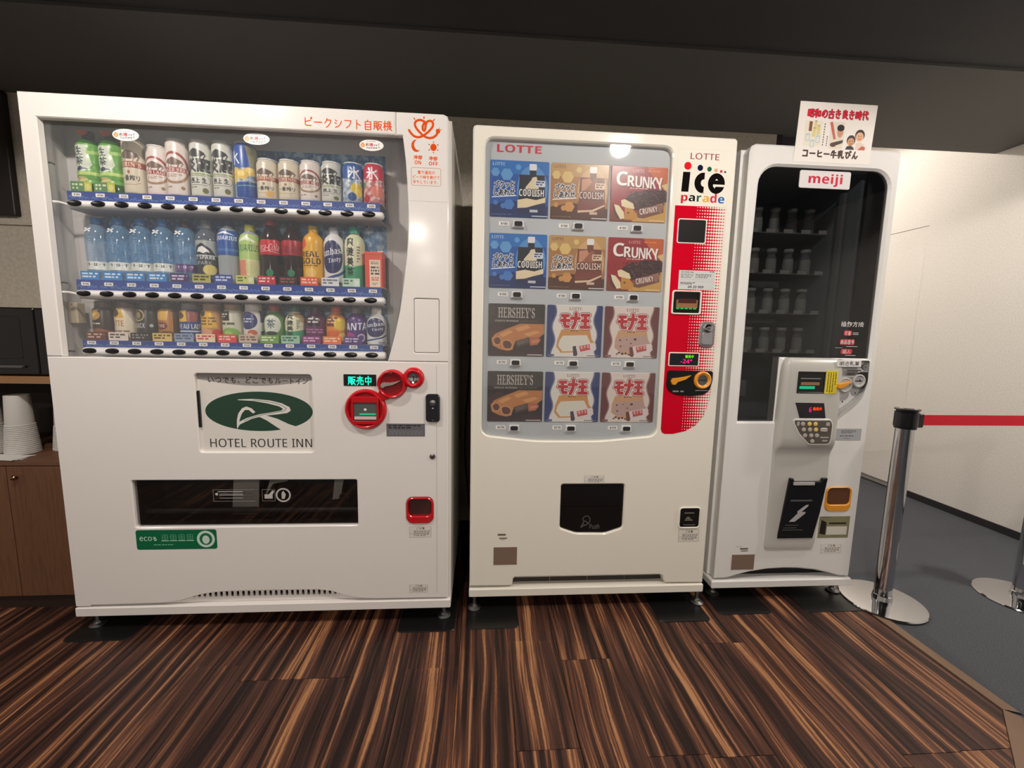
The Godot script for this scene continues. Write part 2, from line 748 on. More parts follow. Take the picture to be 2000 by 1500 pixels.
const STROKES := {
	"ー": "2 10 18 10",
	"ピ": "4 3 4 15 6 17 16 17;15 7 4 10;15.5 3 17 1.5 18.5 3 17 4.5 15.5 3",
	"ク": "8 2 6 7 3 11;7 5 16 5 14 11 10 16 6 18.5",
	"シ": "4 4 7 6;3 9 6 11;4 18 10 16 15 11 17 6",
	"フ": "3 4 16 4 15 9 12 14 6 18",
	"ト": "7 2 7 19;7 8 15 12",
	"ル": "6 3 6 10 5 14 2 18;12 3 12 17 15 15 18 11",
	"イ": "16 2 11 8 3 12;11 8 11 19",
	"ン": "3 4 8 7;3 18 10 16 15 11 18 6",
	"ゴ": "3 6 14 6 14 17;3 17 14 17;14 1 15.5 3.5;17 .5 18.5 3",
	"ッ": "4 9 5.5 13;9 8 10 12;16 8 15 13 11 17 8 18.5",
	"モ": "4 4 16 4;2 10 18 10;9 4 9 15 11 17.5 17 17.5",
	"ナ": "2 7 18 7;11 1 11 9 9 14 5 19",
	"コ": "3 4 16 4 16 17;3 17 17 17",
	"ヒ": "5 3 5 15 7 17 17 17;16 7 5 10",
	"お": "2 6 12 6;7 2 7 15 5 18 3 16 5 12 11 10 16 12 17 15 14 18 11 18;14 3 18 6",
	"で": "2 5 17 4 11 7 9 11 10 15 15 18;14 8 15.5 10.5;17 7 18.5 9.5",
	"す": "2 5 18 5;11 1 11 11 9 13 7 11 9 9 11 11 11 15 7 19",
	"い": "4 4 4 12 6 16 9 14;14 5 17 9 18 13",
	"つ": "2 7 10 4 16 5 18 9 16 14 9 17",
	"も": "9 2 8 10 9 16 13 18 16 15 16 11;4 6 14 6;3 11 14 11",
	"ど": "6 3 7 9 9 11;15 6 8 10 4 14 5 17 10 18 15 17.5;15 1 16.5 3.5;17.5 .5 19 3",
	"こ": "5 4 15 4 13 6;3 13 5 17 10 18 17 17",
	"ご": "5 5 13 5 11 7;3 13 5 17 10 18 16 17;15 1 16.5 3.5;17.5 .5 19 3",
	"と": "6 2 7 8 9 10;16 5 8 10 4 14 5 17 10 18 16 17.5",
	"し": "6 2 6 13 8 17 12 18 17 13",
	"あ": "3 5 16 5;9 2 8 12 9 17;14 8 11 14 6 18 3 16 4 12 9 9.5 15 10 18 13 16 17 12 19",
	"わ": "6 2 6 19;2 6 9 6 2 14 10 9 15 9 18 12 17 16 13 18",
	"せ": "2 8 18 8;14 2 14 11 12 13;6 3 6 15 8 18 16 18",
	"き": "4 5 15 4;3 10 17 9;8 1 13 13;5 14 6 17 10 19 14 18",
	"の": "10 4 9 11 6 16 3 14 4 8 9 4 14 4 18 8 18 13 15 17 11 18.5",
	"び": "2 5 9 4 5 9 5 14 8 18 12 16 14 10 13 5 18 11;15 1 16.5 3.5;17.5 .5 19 3",
	"ん": "10 2 3 18 8 11 10 12 11 17 14 18 18 12",
	"を": "3 5 15 5;9 1 5 10 10 9 12 12 12 14;17 8 10 12 7 16 10 18.5 16 18.5",
	"け": "4 3 3 11 4 18;8 7 18 7;14 2 14 12 10 19",
	"て": "2 5 17 4 11 7 9 11 10 15 15 18",
	"や": "2 9 13 5 17 7 16 11 12 12;9 2 11 6;6 4 12 19",
	"ま": "4 5 16 5;4 9 16 9;10 1 10 15 8 18 5 17 6 14 10 14 16 18",
	"ろ": "4 4 14 4 4 12 10 9 15 10 17 13 15 17 9 18.5",
	"は": "4 3 3 11 4 18;8 7 18 7;14 2 14 15 12 18 9 17 10 14 14 14 18 17",
	"る": "4 4 14 4 4 12 10 9 15 10 17 13 15 17 10 18 9 16 11 15 13 17",
	"り": "5 3 5 10 6 12;14 2 15 10 13 15 9 19",
	"。": "3 16 4.5 14.5 6 16 4.5 17.5 3 16",
	"、": "3 14 6 18",
	"・": "9 10 11 10",
	"自": "10 1 8 4;4 4 16 4 16 19 4 19 4 4;4 9 16 9;4 14 16 14",
	"販": "2 3 8 3 8 13 2 13 2 3;2 6.5 8 6.5;2 10 8 10;3 14 1 18;7 14 9 18;11 3 19 3;11 3 11 10 9 18;11 8 18 8 16 13 10 19;12 10 15 15 19 19",
	"機": "4 1 4 19;1 6 8 6;4 7 1 14;4 9 7 12;10 2 9 5 11 6 9 9;16 2 15 5 17 6 15 9;8 11 19 11;13 1 13 9 15 15 19 19;11 11 11 14 8 19;17 13 13 17",
	"冷": "2 4 4 7;1 17 5 11;12 1 6 9;12 1 19 9;10 8 15 8;8 11 16 11 16 16;11 11 11 19",
	"却": "6 1 6 9;2 5 10 5;1 9 11 9;6 9 2 17 9 16;9 13 10 18;13 3 18 3 18 14 16 14;13 3 13 19",
	"電": "3 3 17 3;2 9 2 6 18 6 18 9;10 3 10 11;5 8 8 8;12 8 15 8;4 12 16 12 16 17 4 17 4 12;4 14.5 16 14.5;10 12 10 18 17 19",
	"力": "3 6 16 6 15 17 12 17;9 1 9 8 3 18",
	"逼": "7 2 18 2;9 5 16 5 16 8 9 8 9 5;8 10 17 10 17 16 8 16 8 10;8 13 17 13;12.5 10 12.5 16;2 3 4 5;1 8 4 8 4 15 2 17;4 16 8 18.5 19 18.5",
	"迫": "12 1 10 4;8 4 17 4 17 15 8 15 8 4;8 9.5 17 9.5;2 3 4 5;1 8 4 8 4 15 2 17;4 16 8 18.5 19 18.5",
	"時": "2 4 7 4 7 16 2 16 2 4;2 10 7 10;14 1 14 8;10 4 18 4;9 8 19 8;9 12 19 12;16 9 16 19 14 18;11 14 13 16",
	"避": "2 3 4 5;1 8 4 8 4 15 2 17;4 16 8 18.5 19 18.5;7 2 11 2 11 6 7 6;7 2 7 9 6 12;8 9 11 9 11 14 8 14 8 9;13 3 19 3;12 7 19 7;12 10 19 10;16 7 16 17",
	"酒": "2 3 4 5;1 8 3 10;1 18 4 12;6 3 19 3;7 7 18 7 18 18 7 18 7 7;11 3 11 10 9 12;14 3 14 11 17 12;7 14 18 14",
	"売": "10 1 10 7;3 4 17 4;5 7 15 7;2 13 2 10 18 10 18 13;7 12 7 15 3 19;12 12 12 18 18 18 18 16",
	"中": "3 5 17 5 17 13 3 13 3 5;10 1 10 19",
	"王": "3 3 17 3;4 10 16 10;2 18 18 18;10 3 10 18",
	"昭": "2 4 8 4 8 16 2 16 2 4;2 10 8 10;10 3 18 3 17 9 15 9;13 3 13 6 10 9;11 12 18 12 18 18 11 18 11 12",
	"和": "9 2 3 4;1 7 11 7;6 3 6 19;6 8 1 14;6 9 10 13;12 6 18 6 18 16 12 16 12 6",
	"古": "2 6 18 6;10 1 10 11;4 11 16 11 16 19 4 19 4 11",
	"良": "10 1 10 3;5 3 15 3 15 10 5 10;5 6.5 15 6.5;5 3 5 18 9 16;9 10 12 15 19 19;17 11 13 14",
	"代": "6 1 2 8;5 6 5 19;8 8 18 6;12 1 13 10 16 16 19 18 19 15;15 2 17 4",
	"牛": "6 2 3 8;4 6 16 6;1 12 19 12;10 1 10 19",
	"乳": "9 1 2 3;2 5 3 7;5.5 4.5 6 6.5;9 4 8 7;2 9 9 9 6 12 6 18 4 18;1 13 11 12;13 1 13 16 15 18 19 18 19 15",
	"操": "4 1 4 18 2 17;1 6 7 6;1 12 7 10;10 2 16 2 16 5 10 5 10 2;8 7 12 7 12 11 8 11 8 7;14 7 18 7 18 11 14 11 14 7;8 14 19 14;13 12 13 19;13 14 8 18;13 14 19 18",
	"作": "6 1 2 8;5 6 5 19;10 2 7 8;9 5 19 5;12 5 12 19;12 9 18 9;12 13 18 13",
	"方": "10 1 10 4;2 5 18 5;8 5 7 12 2 18;8 10 15 10 14 18 11 18",
	"法": "2 3 4 5;1 8 3 10;1 18 4 12;7 5 18 5;12.5 1 12.5 10;5 10 19 10;11 10 8 17 16 16;15 13 18 18",
	"金": "10 1 1 9;10 1 19 9;6 8 14 8;4 12 16 12;10 8 10 18;6 14 7 16;14 14 13 16;2 18.5 18 18.5",
	"商": "10 1 10 3;2 4 18 4;7 4 8 7;13 4 12 7;3 19 3 8 17 8 17 18 15 18;8 9 6 12;12 9 14 12;7 13 13 13 13 17 7 17 7 13",
	"品": "6 2 14 2 14 8 6 8 6 2;2 11 8 11 8 18 2 18 2 11;12 11 18 11 18 18 12 18 12 11",
	"番": "15 1 4 3;5 4 6 6;14 4 13 6;2 7 18 7;10 3 10 11;10 7 3 11;10 7 17 11;4 12 16 12 16 19 4 19 4 12;4 15.5 16 15.5;10 12 10 19",
	"号": "5 2 15 2 15 7 5 7 5 2;2 10 18 10;7 10 6 13 15 13 14 18 11 18",
	"購": "1 3 6 3 6 13 1 13 1 3;1 6.5 6 6.5;1 10 6 10;2 14 1 18;5 14 7 18;8 4 19 4;11 2 11 9;16 2 16 9;8 9 19 9;9 19 9 11 18 11 18 18;9 14 18 14;8 16.5 19 16.5;13.5 9 13.5 16",
	"入": "8 2 11 4 10 9 7 14 2 18;11 6 14 13 19 18",
	"明": "2 4 8 4 8 16 2 16 2 4;2 10 8 10;11 2 18 2 18 18 16 18;11 2 11 12 9 19;11 7 18 7;11 12 18 12",
	"治": "2 3 4 5;1 8 3 10;1 18 4 12;11 1 8 7 17 6;15 4 18 8;8 11 17 11 17 18 8 18 8 11",
	"業": "7 1 7 5;13 1 13 5;4 2 5 4;16 2 15 4;2 5.5 18 5.5;4 8 16 8;4 11 16 11;2 13.5 18 13.5;10 8 10 19;10 13 3 18;10 13 17 18",
	"氷": "10 1 10 18 8 17;2 8 8 8 2 16;17 5 12 9;11 7 19 17;5 2 7 5",
	"淡": "2 3 4 5;1 8 3 10;1 18 4 12;12 1 12 5 7 10;12 5 18 9;8 3 9 5;17 2 15 4;12 10 12 14 7 19;12 13 19 19;8 12 9 14;17 11 15 13",
	"麗": "1 2 9 2;11 2 19 2;2 4 8 4 8 7;2 4 2 7;12 4 18 4 18 7;12 4 12 7;10 8 10 10;3 10 18 10;3 10 2 19;6 10 6 14;13 10 13 14;4 12 17 12 17 14 4 14;6 15 6 18 9 18;13 15 13 18 18 18",
	"極": "4 1 4 19;1 6 8 6;4 7 1 14;9 3 18 3;13 3 12 8;9 7 12 7 12 12 9 12 9 7;14 7 18 7 14 14;15 9 19 14;8 18 19 18",
	"上": "10 2 10 18;10 9 16 9;2 18 18 18",
	"生": "6 2 3 8;4 6 16 6;5 12 15 12;2 18 18 18;10 1 10 18",
	"一": "2 10 18 10",
	"搾": "4 1 4 18 2 17;1 6 7 6;1 12 7 10;13 1 13 3;8 6 8 4 19 4 19 6;11 5 9 8;15 5 18 8;12 9 8 14;11 11 19 11;13 11 13 19;13 14 18 14;13 17 18 17",
	"爽": "2 4 18 4;10 1 10 11 2 19;10 10 18 19;3 6 6 9;6 6 3 9;14 6 17 9;17 6 14 9;3 11 6 14;6 11 3 14;14 11 17 14;17 11 14 14",
	"健": "4 1 1 8;3 6 3 19;6 3 9 3 6 9 9 9 7 15 5 18;6 13 9 17 19 18.5;10 4 17 4 17 10 10 10;9 7 19 7;10 13 18 13;14 1 14 17",
	"美": "6 1 7 3;14 1 13 3;3 4 17 4;4 7 16 7;2 10 18 10;10 4 10 14;3 13 17 13;10 13 2 19;10 13 18 19",
	"茶": "1 4 19 4;6 1 6 6;14 1 14 6;10 5 2 12;10 5 18 12;5 12 15 12;10 9 10 19;7 14 4 17;13 14 16 17",
	"注": "2 3 4 5;1 8 3 10;1 18 4 12;12 1 13 3;7 5 19 5;8 11 18 11;6 18 19 18;13 5 13 18",
	"意": "10 1 10 3;3 3 17 3;7 4 8 6;13 4 12 6;2 7 18 7;5 9 15 9 15 13 5 13 5 9;5 11 15 11;3 15 2 18;7 15 8 18 14 18 14 16;10 14 11 16;16 15 18 18",
}


# ---------------------------------------------------------------- room
func noise_image(w: int, h: int, freq: float, sd: int, octaves := 3, to := Vector2i.ZERO) -> Image:
	var f := FastNoiseLite.new()
	f.seed = sd
	f.noise_type = FastNoiseLite.TYPE_SIMPLEX_SMOOTH
	f.frequency = freq
	f.fractal_octaves = octaves
	var im := f.get_seamless_image(w, h, false, false, 0.15)
	if to != Vector2i.ZERO:
		im.resize(to.x, to.y, Image.INTERPOLATE_CUBIC)
	im.convert(Image.FORMAT_L8)
	return im


func noise_texture(size: int, freq: float, sd: int, colors: Array, offsets: Array, octaves := 4) -> NoiseTexture2D:
	var f := FastNoiseLite.new()
	f.seed = sd
	f.frequency = freq
	f.fractal_octaves = octaves
	var g := Gradient.new()
	g.offsets = PackedFloat32Array(offsets)
	g.colors = PackedColorArray(colors)
	var t := NoiseTexture2D.new()
	t.width = size
	t.height = size
	t.seamless = true
	t.noise = f
	t.color_ramp = g
	return t


func build_room() -> void:
	var beige := mat("wall_beige", Color8(196, 188, 174), 0.85)
	beige.albedo_texture = noise_texture(256, 0.08, 5, [Color8(188, 180, 166), Color8(202, 194, 181)], [0.2, 0.8])
	beige.albedo_color = Color.WHITE
	beige.uv1_triplanar = true
	beige.uv1_scale = Vector3(2, 2, 2)
	var pale := mat("wall_pale", Color.WHITE, 0.85)
	pale.albedo_texture = noise_texture(512, 0.12, 9, [Color8(214, 210, 203), Color8(226, 222, 216)], [0.25, 0.75])
	pale.uv1_triplanar = true
	pale.uv1_scale = Vector3(1.5, 1.5, 1.5)
	var soffit := mat("soffit", Color8(92, 90, 87), 0.8)
	var dark_ceiling := mat("dark_ceiling", Color8(56, 56, 57), 0.8)
	var carpet := mat("carpet", Color.WHITE, 0.95)
	carpet.albedo_texture = noise_texture(512, 0.35, 3, [Color8(46, 48, 54), Color8(66, 68, 74), Color8(90, 92, 97)], [0.2, 0.5, 0.8], 2)
	carpet.uv1_triplanar = true
	carpet.uv1_scale = Vector3(1.6, 1.6, 1.6)
	var skirting := mat("skirting", Color8(40, 37, 42), 0.5)

	struct("floor", box(Vector3(-2.4, -0.12, -2.8), Vector3(4.7, -0.004, 7.2)), carpet)
	struct("wall_back", box(Vector3(-2.2, -0.01, -1.0), Vector3(3.081, 2.234, -0.882)), beige)
	struct("wall_corridor", box(Vector3(3.081, -0.01, -2.7), Vector3(4.52, 2.75, -2.6)), pale)
	struct("wall_corridor_inner", box(Vector3(2.96, -0.01, -2.6), Vector3(3.081, 2.75, -1.0)), pale)
	struct("wall_front", box(Vector3(-2.2, -0.01, 7.0), Vector3(4.52, 2.2455, 7.1)), pale)
	struct("wall_left", box(Vector3(-2.3, -0.01, -1.0), Vector3(-2.2, 2.2455, 7.1)), pale)
	struct("ceiling_soffit", box(Vector3(-2.3, 2.234, -0.9705), Vector3(4.519, 2.8, -0.242)), soffit)
	struct("ceiling", box(Vector3(-2.3, 2.2455, -0.242), Vector3(4.519, 2.8, 7.1)), dark_ceiling)
	struct("ceiling_corridor", box(Vector3(2.96, 2.7, -2.7), Vector3(4.519, 2.8, -0.9705)), pale)

	# right wall with a flush door set into it: the gap round the leaf is a real groove
	var wall := struct("wall_right", MB_wall_right(), pale)
	var door := part(wall, "door", box(Vector3(4.523, 0.045, -2.1), Vector3(4.56, 1.897, -1.306)), pale)
	door.set_meta("label", "flush white door in the pale wall")
	struct("baseboard_right", box(Vector3(4.51, -0.004, -1.304), Vector3(4.5205, 0.04, 7.0)), skirting)
	struct("baseboard_corridor", box(Vector3(3.081, -0.004, -2.6), Vector3(4.52, 0.04, -2.59)), skirting)
	# dark panels standing in for the black gap and dark corridor past the wall
	struct("gap_panel_1", box(Vector3(3.081, -0.004, -1.0), Vector3(3.115, 2.234, -0.882)), mat("gap_black", Color8(22, 20, 22), 0.6))
	struct("gap_panel_2", box(Vector3(3.115, -0.004, -1.0), Vector3(3.29, 2.234, -0.9)), mat("corridor_slate", Color8(46, 48, 58), 0.6))

	var cabinet := thing("wall_panel", "dark brown panel mounted high on the beige wall behind the tall machines", "panel", Vector3(-1.3, 1.645, -0.882))
	part(cabinet, "board", slab(-0.6, 0.0, 0.412, 0.585, 0.0, 0.03, 0.004, 0.003), mat("dark_panel", Color8(30, 24, 22), 0.45))
	part(cabinet, "ledge", slab(-0.6, -0.042, 1.0, -0.03, 0.0, 0.012, 0.002, 0.002), beige)


func MB_wall_right() -> ArrayMesh:
	var mb := MB.new()
	mb.box(Vector3(4.52, -0.01, -1.304), Vector3(4.64, 2.75, 7.1))
	mb.box(Vector3(4.52, 1.9, -2.7), Vector3(4.64, 2.75, -1.304))
	mb.box(Vector3(4.52, -0.01, -2.7), Vector3(4.64, 1.9, -2.102))
	mb.box(Vector3(4.57, -0.01, -2.102), Vector3(4.64, 1.9, -1.304))
	return mb.mesh()


# ebony-striped planks
func wood_picture(sd: int) -> ImageTexture:
	var w := 1024
	var h := 1024
	var a := noise_image(256, 16, 0.035, sd, 2, Vector2i(w, h))
	var b := noise_image(512, 20, 0.065, sd + 1, 3, Vector2i(w, h))
	var c := noise_image(1024, 40, 0.16, sd + 2, 2, Vector2i(w, h))
	var wob := noise_image(64, 64, 0.05, sd + 3, 2, Vector2i(w, h))
	var da := a.get_data()
	var db := b.get_data()
	var dc := c.get_data()
	var dw := wob.get_data()
	var ramp := []
	var g := Gradient.new()
	g.offsets = PackedFloat32Array([0.0, 0.2, 0.34, 0.55, 0.66, 0.75, 0.86, 1.0])
	g.colors = PackedColorArray([Color8(34, 22, 20), Color8(48, 31, 27), Color8(66, 43, 35), Color8(78, 50, 40), Color8(100, 65, 49), Color8(122, 80, 57), Color8(148, 102, 70), Color8(170, 124, 86)])
	for i in 256:
		ramp.append(g.sample(i / 255.0))
	var out := PackedByteArray()
	out.resize(w * h * 3)
	var k := 0
	for y in h:
		var row := y * w
		for x in w:
			var xx := (x + (dw[row + x] >> 4)) & 1023
			var i := row + xx
			var t := (db[i] * 6 + da[i] * 1 + dc[i] * 3) / 10
			t = clampi((t - 128) * 9 / 4 + 118, 0, 255)
			var q: Color = ramp[t]
			out[k] = int(q.r * 255.0)
			out[k + 1] = int(q.g * 255.0)
			out[k + 2] = int(q.b * 255.0)
			k += 3
	return ImageTexture.create_from_image(Image.create_from_data(w, h, false, Image.FORMAT_RGB8, out))


func build_floor() -> void:
	var m := mat("ebony", Color.WHITE, 0.38)
	m.albedo_texture = wood_picture(21)
	m.metallic_specular = 0.35
	var area := PackedVector2Array([Vector2(-1.7, -0.88), Vector2(3.055, -0.88), Vector2(3.055, 0.468), Vector2(1.92, 1.5), Vector2(-1.7, 1.5)])
	var floor_root: Node3D = struct("floor_planks", plank_base(area), mat("subfloor", Color8(52, 36, 29), 0.8))
	var rng := RandomNumberGenerator.new()
	rng.seed = 4
	var pw := 0.1735
	var plen := 0.915
	# where the end joints of some columns lie, read off the floor in front of the machines
	var joints := {0: 0.523, 1: 0.213, 4: 0.158, -4: 0.254, -5: 0.254}
	for col in range(-20, 9):
		var x0 := 1.7375 + (col - 1) * pw
		var j: float = joints.get(col, rng.randf_range(-0.36, -0.24))
		j -= plen * ceil((j + 0.88) / plen)
		while j < 1.5:
			var r := rect(x0 + 0.0002, j + 0.0003, x0 + pw - 0.0002, j + plen - 0.0003)
			for p in Geometry2D.intersect_polygons(r, area):
				if p.size() >= 3:
					part(floor_root, "plank", plank(p, rng), m)
			j += plen
	# bevelled edge strip between planks and carpet
	var strip := mat("edge_strip", Color8(112, 86, 64), 0.5)
	var s1 := strip_mesh([Vector2(3.055, -0.88), Vector2(3.055, 0.468)], 0.05)
	var s2 := strip_mesh([Vector2(3.055, 0.468), Vector2(1.92, 1.5)], 0.05)
	struct("trim_3", s1, strip)
	struct("trim_4", s2, strip)


func plank_base(area: PackedVector2Array) -> ArrayMesh:
	var mb := MB.new()
	var t := Geometry2D.triangulate_polygon(area)
	for i in range(0, t.size(), 3):
		var q := []
		for j in 3:
			q.append(Vector3(area[t[i + j]].x, -0.0036, area[t[i + j]].y))
		mb.tri(q[0], q[1], q[2], Vector3.UP)
	return mb.mesh()


func plank(p: PackedVector2Array, rng: RandomNumberGenerator) -> ArrayMesh:
	var mb := MB.new()
	p = ccw(p)
	var o := Vector2(rng.randf(), rng.randf())
	var flip := -1.0 if rng.randf() < 0.5 else 1.0
	var inner := inset(p, 0.0006)
	var uv := func(q: Vector2) -> Vector2: return Vector2(o.x + q.x * flip / 1.15, o.y + q.y / 2.2)
	var t := Geometry2D.triangulate_polygon(inner)
	for i in range(0, t.size(), 3):
		var a := inner[t[i]]
		var b := inner[t[i + 1]]
		var c := inner[t[i + 2]]
		mb.tri(Vector3(a.x, 0, a.y), Vector3(b.x, 0, b.y), Vector3(c.x, 0, c.y), Vector3.UP, uv.call(a), uv.call(b), uv.call(c))
	for i in p.size():
		var j := (i + 1) % p.size()
		var e := p[j] - p[i]
		mb.quad(Vector3(inner[i].x, 0, inner[i].y), Vector3(inner[j].x, 0, inner[j].y), Vector3(p[j].x, -0.0035, p[j].y), Vector3(p[i].x, -0.0035, p[i].y), Vector3(e.y, 0.3, -e.x), uv.call(inner[i]), uv.call(inner[j]), uv.call(p[j]), uv.call(p[i]))
	return mb.mesh()


func strip_mesh(line: Array, w: float) -> ArrayMesh:
	var mb := MB.new()
	var d: Vector2 = (line[1] - line[0]).normalized()
	var n := Vector2(d.y, -d.x)
	if n.x < 0.0:
		n = -n
	var prof := [Vector2(0.0, -0.003), Vector2(0.001, 0.003), Vector2(w - 0.012, 0.003), Vector2(w, -0.004)]
	for i in prof.size() - 1:
		var q := []
		for c in [[0, prof[i]], [1, prof[i]], [1, prof[i + 1]], [0, prof[i + 1]]]:
			var at: Vector2 = line[c[0]] + n * c[1].x + d * (0.02 if c[0] == 1 else 0.0) * c[1].x / w
			q.append(Vector3(at.x, c[1].y, at.y))
		mb.quad(q[0], q[1], q[2], q[3], Vector3(0, 1, 0) + Vector3(n.x, 0, n.y) * (0.5 if i == 2 else -0.5 if i == 0 else 0.0))
	return mb.mesh()


# ---------------------------------------------------------------- counter at the side of the drinks machine
func build_left_corner() -> void:
	var wood := mat("counter_wood", Color.WHITE, 0.55)
	wood.albedo_texture = noise_texture(512, 0.02, 31, [Color8(98, 66, 45), Color8(112, 77, 53), Color8(105, 71, 49)], [0.2, 0.6, 0.85], 5)
	wood.uv1_triplanar = true
	wood.uv1_scale = Vector3(9.0, 0.5, 9.0)
	var c := thing("side_cabinet", "brown wooden cabinet with flush doors beside the white machines", "cabinet", Vector3(-0.9, 0, -0.135))
	part(c, "carcass", box(Vector3(-0.6, 0.052, -0.6), Vector3(0.86, 0.58, -0.02)), wood)
	part(c, "plinth", box(Vector3(-0.6, 0.0, -0.58), Vector3(0.86, 0.052, -0.012)), mat("plinth", Color8(42, 28, 20), 0.6))
	part(c, "countertop", slab(-0.6, 0.0, 0.86, 0.6, -0.02, 0.0, 0.003, 0.002), wood, Vector3(0, 0.58, -0.6), Vector3(PI / 2, 0, 0)).mesh = box(Vector3(-0.6, 0.0, 0.0), Vector3(0.86, 0.6, 0.014))
	c.get_node("countertop").rotation = Vector3(PI / 2, 0, 0)
	c.get_node("countertop").position = Vector3(0, 0.594, -0.6)
	for i in 3:
		var x := 0.582 - i * 0.44
		var d := part(c, "door", slab(x + 0.0015 - 0.44, 0.056, x - 0.0015, 0.576, -0.019, 0.0, 0.002, 0.0015), wood)
		if i == 0:
			d.set_meta("label", "plain brown cabinet door")
	var last := part(c, "door", slab(0.5835, 0.056, 0.858, 0.576, -0.019, 0.0, 0.002, 0.0015), wood)
	var knob := PackedVector2Array([Vector2(0.0, 0.0), Vector2(0.004, 0.0), Vector2(0.004, 0.006), Vector2(0.0085, 0.01), Vector2(0.009, 0.014), Vector2(0.006, 0.018), Vector2(0.0, 0.019)])
	part(last, "knob", lathe(knob, 16), mat("brass", Color(0.5, 0.4, 0.3), 0.2, 1.0), Vector3(0.618, 0.536, 0.0), Vector3(PI / 2, 0, 0))

	var sh := thing("counter_shelf", "light wooden shelf board standing over the stacked cups", "shelf", Vector3(-0.8, 0.594, -0.2))
	var pine := mat("shelf_wood", Color8(150, 112, 74), 0.55)
	part(sh, "board", box(Vector3(-0.55, 0.288, -0.42), Vector3(0.75, 0.316, 0.0)), pine)
	part(sh, "upright", box(Vector3(-0.55, 0.0, -0.42), Vector3(-0.53, 0.288, -0.02)), pine)
	part(sh, "upright", box(Vector3(0.73, 0.0, -0.42), Vector3(0.75, 0.288, -0.02)), pine)
	part(sh, "back_panel", box(Vector3(-0.53, 0.0, -0.42), Vector3(0.73, 0.288, -0.41)), mat("shelf_back", Color8(40, 32, 26), 0.7))

	var mw := thing("microwave_oven", "black microwave oven on the wooden shelf board", "microwave", Vector3(-0.38, 0.916, -0.2))
	part(mw, "body", box(Vector3(-0.24, 0.0, -0.36), Vector3(0.3, 0.253, -0.012)), mat("black", Color.BLACK))
	part(mw, "door", slab(-0.24, 0.002, 0.16, 0.251, -0.012, 0.002, 0.006, 0.003), mat("microwave_front", Color8(12, 12, 13), 0.25))
	part(mw, "window", slab(-0.2, 0.06, 0.11, 0.22, 0.002, 0.003, 0.01, 0.0008), mat("microwave_glass", Color8(6, 6, 7), 0.1))
	part(mw, "handle", slab(-0.2, 0.026, 0.11, 0.036, 0.002, 0.014, 0.003, 0.002), mat("grey_metal", Color8(84, 82, 80), 0.4))
	part(mw, "control_panel", slab(0.163, 0.002, 0.3, 0.251, -0.012, 0.002, 0.006, 0.003), mat("microwave_front", Color.BLACK))

	# upside-down stacks of ribbed cups
	var cup := mat("cup_paper", Color8(205, 202, 197), 0.6)
	var rings := PackedVector2Array([Vector2(0.0, 0.0), Vector2(0.05, 0.0)])
	for i in 16:
		var y := 0.0015 + i * 0.0075
		var r := 0.051 - i * 0.0006
		rings.append_array([Vector2(r + 0.0015, y), Vector2(r + 0.0015, y + 0.003), Vector2(r - 0.001, y + 0.0045)])
	rings.append_array([Vector2(0.041, 0.125), Vector2(0.036, 0.232), Vector2(0.0345, 0.235), Vector2(0.0, 0.235)])
	var stack := lathe(rings, 36, 25.0)
	for q in [[-0.378, -0.262, 1.0, "stack of upturned white cups on the brown counter, beside folded napkins"], [-0.497, -0.262, 1.0, "stack of upturned white cups at the far end of the napkins"], [-0.262, -0.33, 0.86, "shorter stack of upturned cups close against the machine"]]:
		var t := thing("cup_stack", q[3], "cups", Vector3(q[0], 0.594, q[1]), "stacked cups on the counter")
		part(t, "cups", stack, cup).scale = Vector3(1, q[2], 1)
	var nap := mat("napkin", Color8(222, 220, 216), 0.8)
	var t := thing("paper_napkin", "white paper napkins lying folded before the cup stacks", "napkin", Vector3(-0.38, 0.594, -0.185))
	for i in 3:
		part(t, "sheet", box(Vector3(-0.11, i * 0.002, -0.028), Vector3(0.09, i * 0.002 + 0.0016, 0.034)), nap, Vector3.ZERO, Vector3(0, 0.12 - i * 0.14, 0))


# ---------------------------------------------------------------- drinks machine
const ROWS := [1.548, 1.262, 1.058]     # shelf heights
const RAILS := [1.505, 1.214, 1.021]    # button rail heights
const PRICES := [["180", "180", "320", "350", "350", "250", "250", "250", "250", "250", "250", "250", "200", "200"],
	["140", "140", "140", "140", "170", "150", "160", "170", "180", "180", "180", "180", "180", "300"],
	["150", "160", "150", "150", "140", "140", "140", "150", "140", "140", "150", "160", "140", "160"]]

func price_material(s: String, w := 60, h := 26) -> StandardMaterial3D:
	var key := "price_%s" % s
	if not mats.has(key):
		var p := label_cell(w, h, Color8(244, 242, 238))
		p.type("¥" + s, w * 0.2, h * 0.24, w * 0.85, h * 0.76, Color8(40, 36, 36))
		mats[key] = label_material(p, 0.5)
	return mats[key]


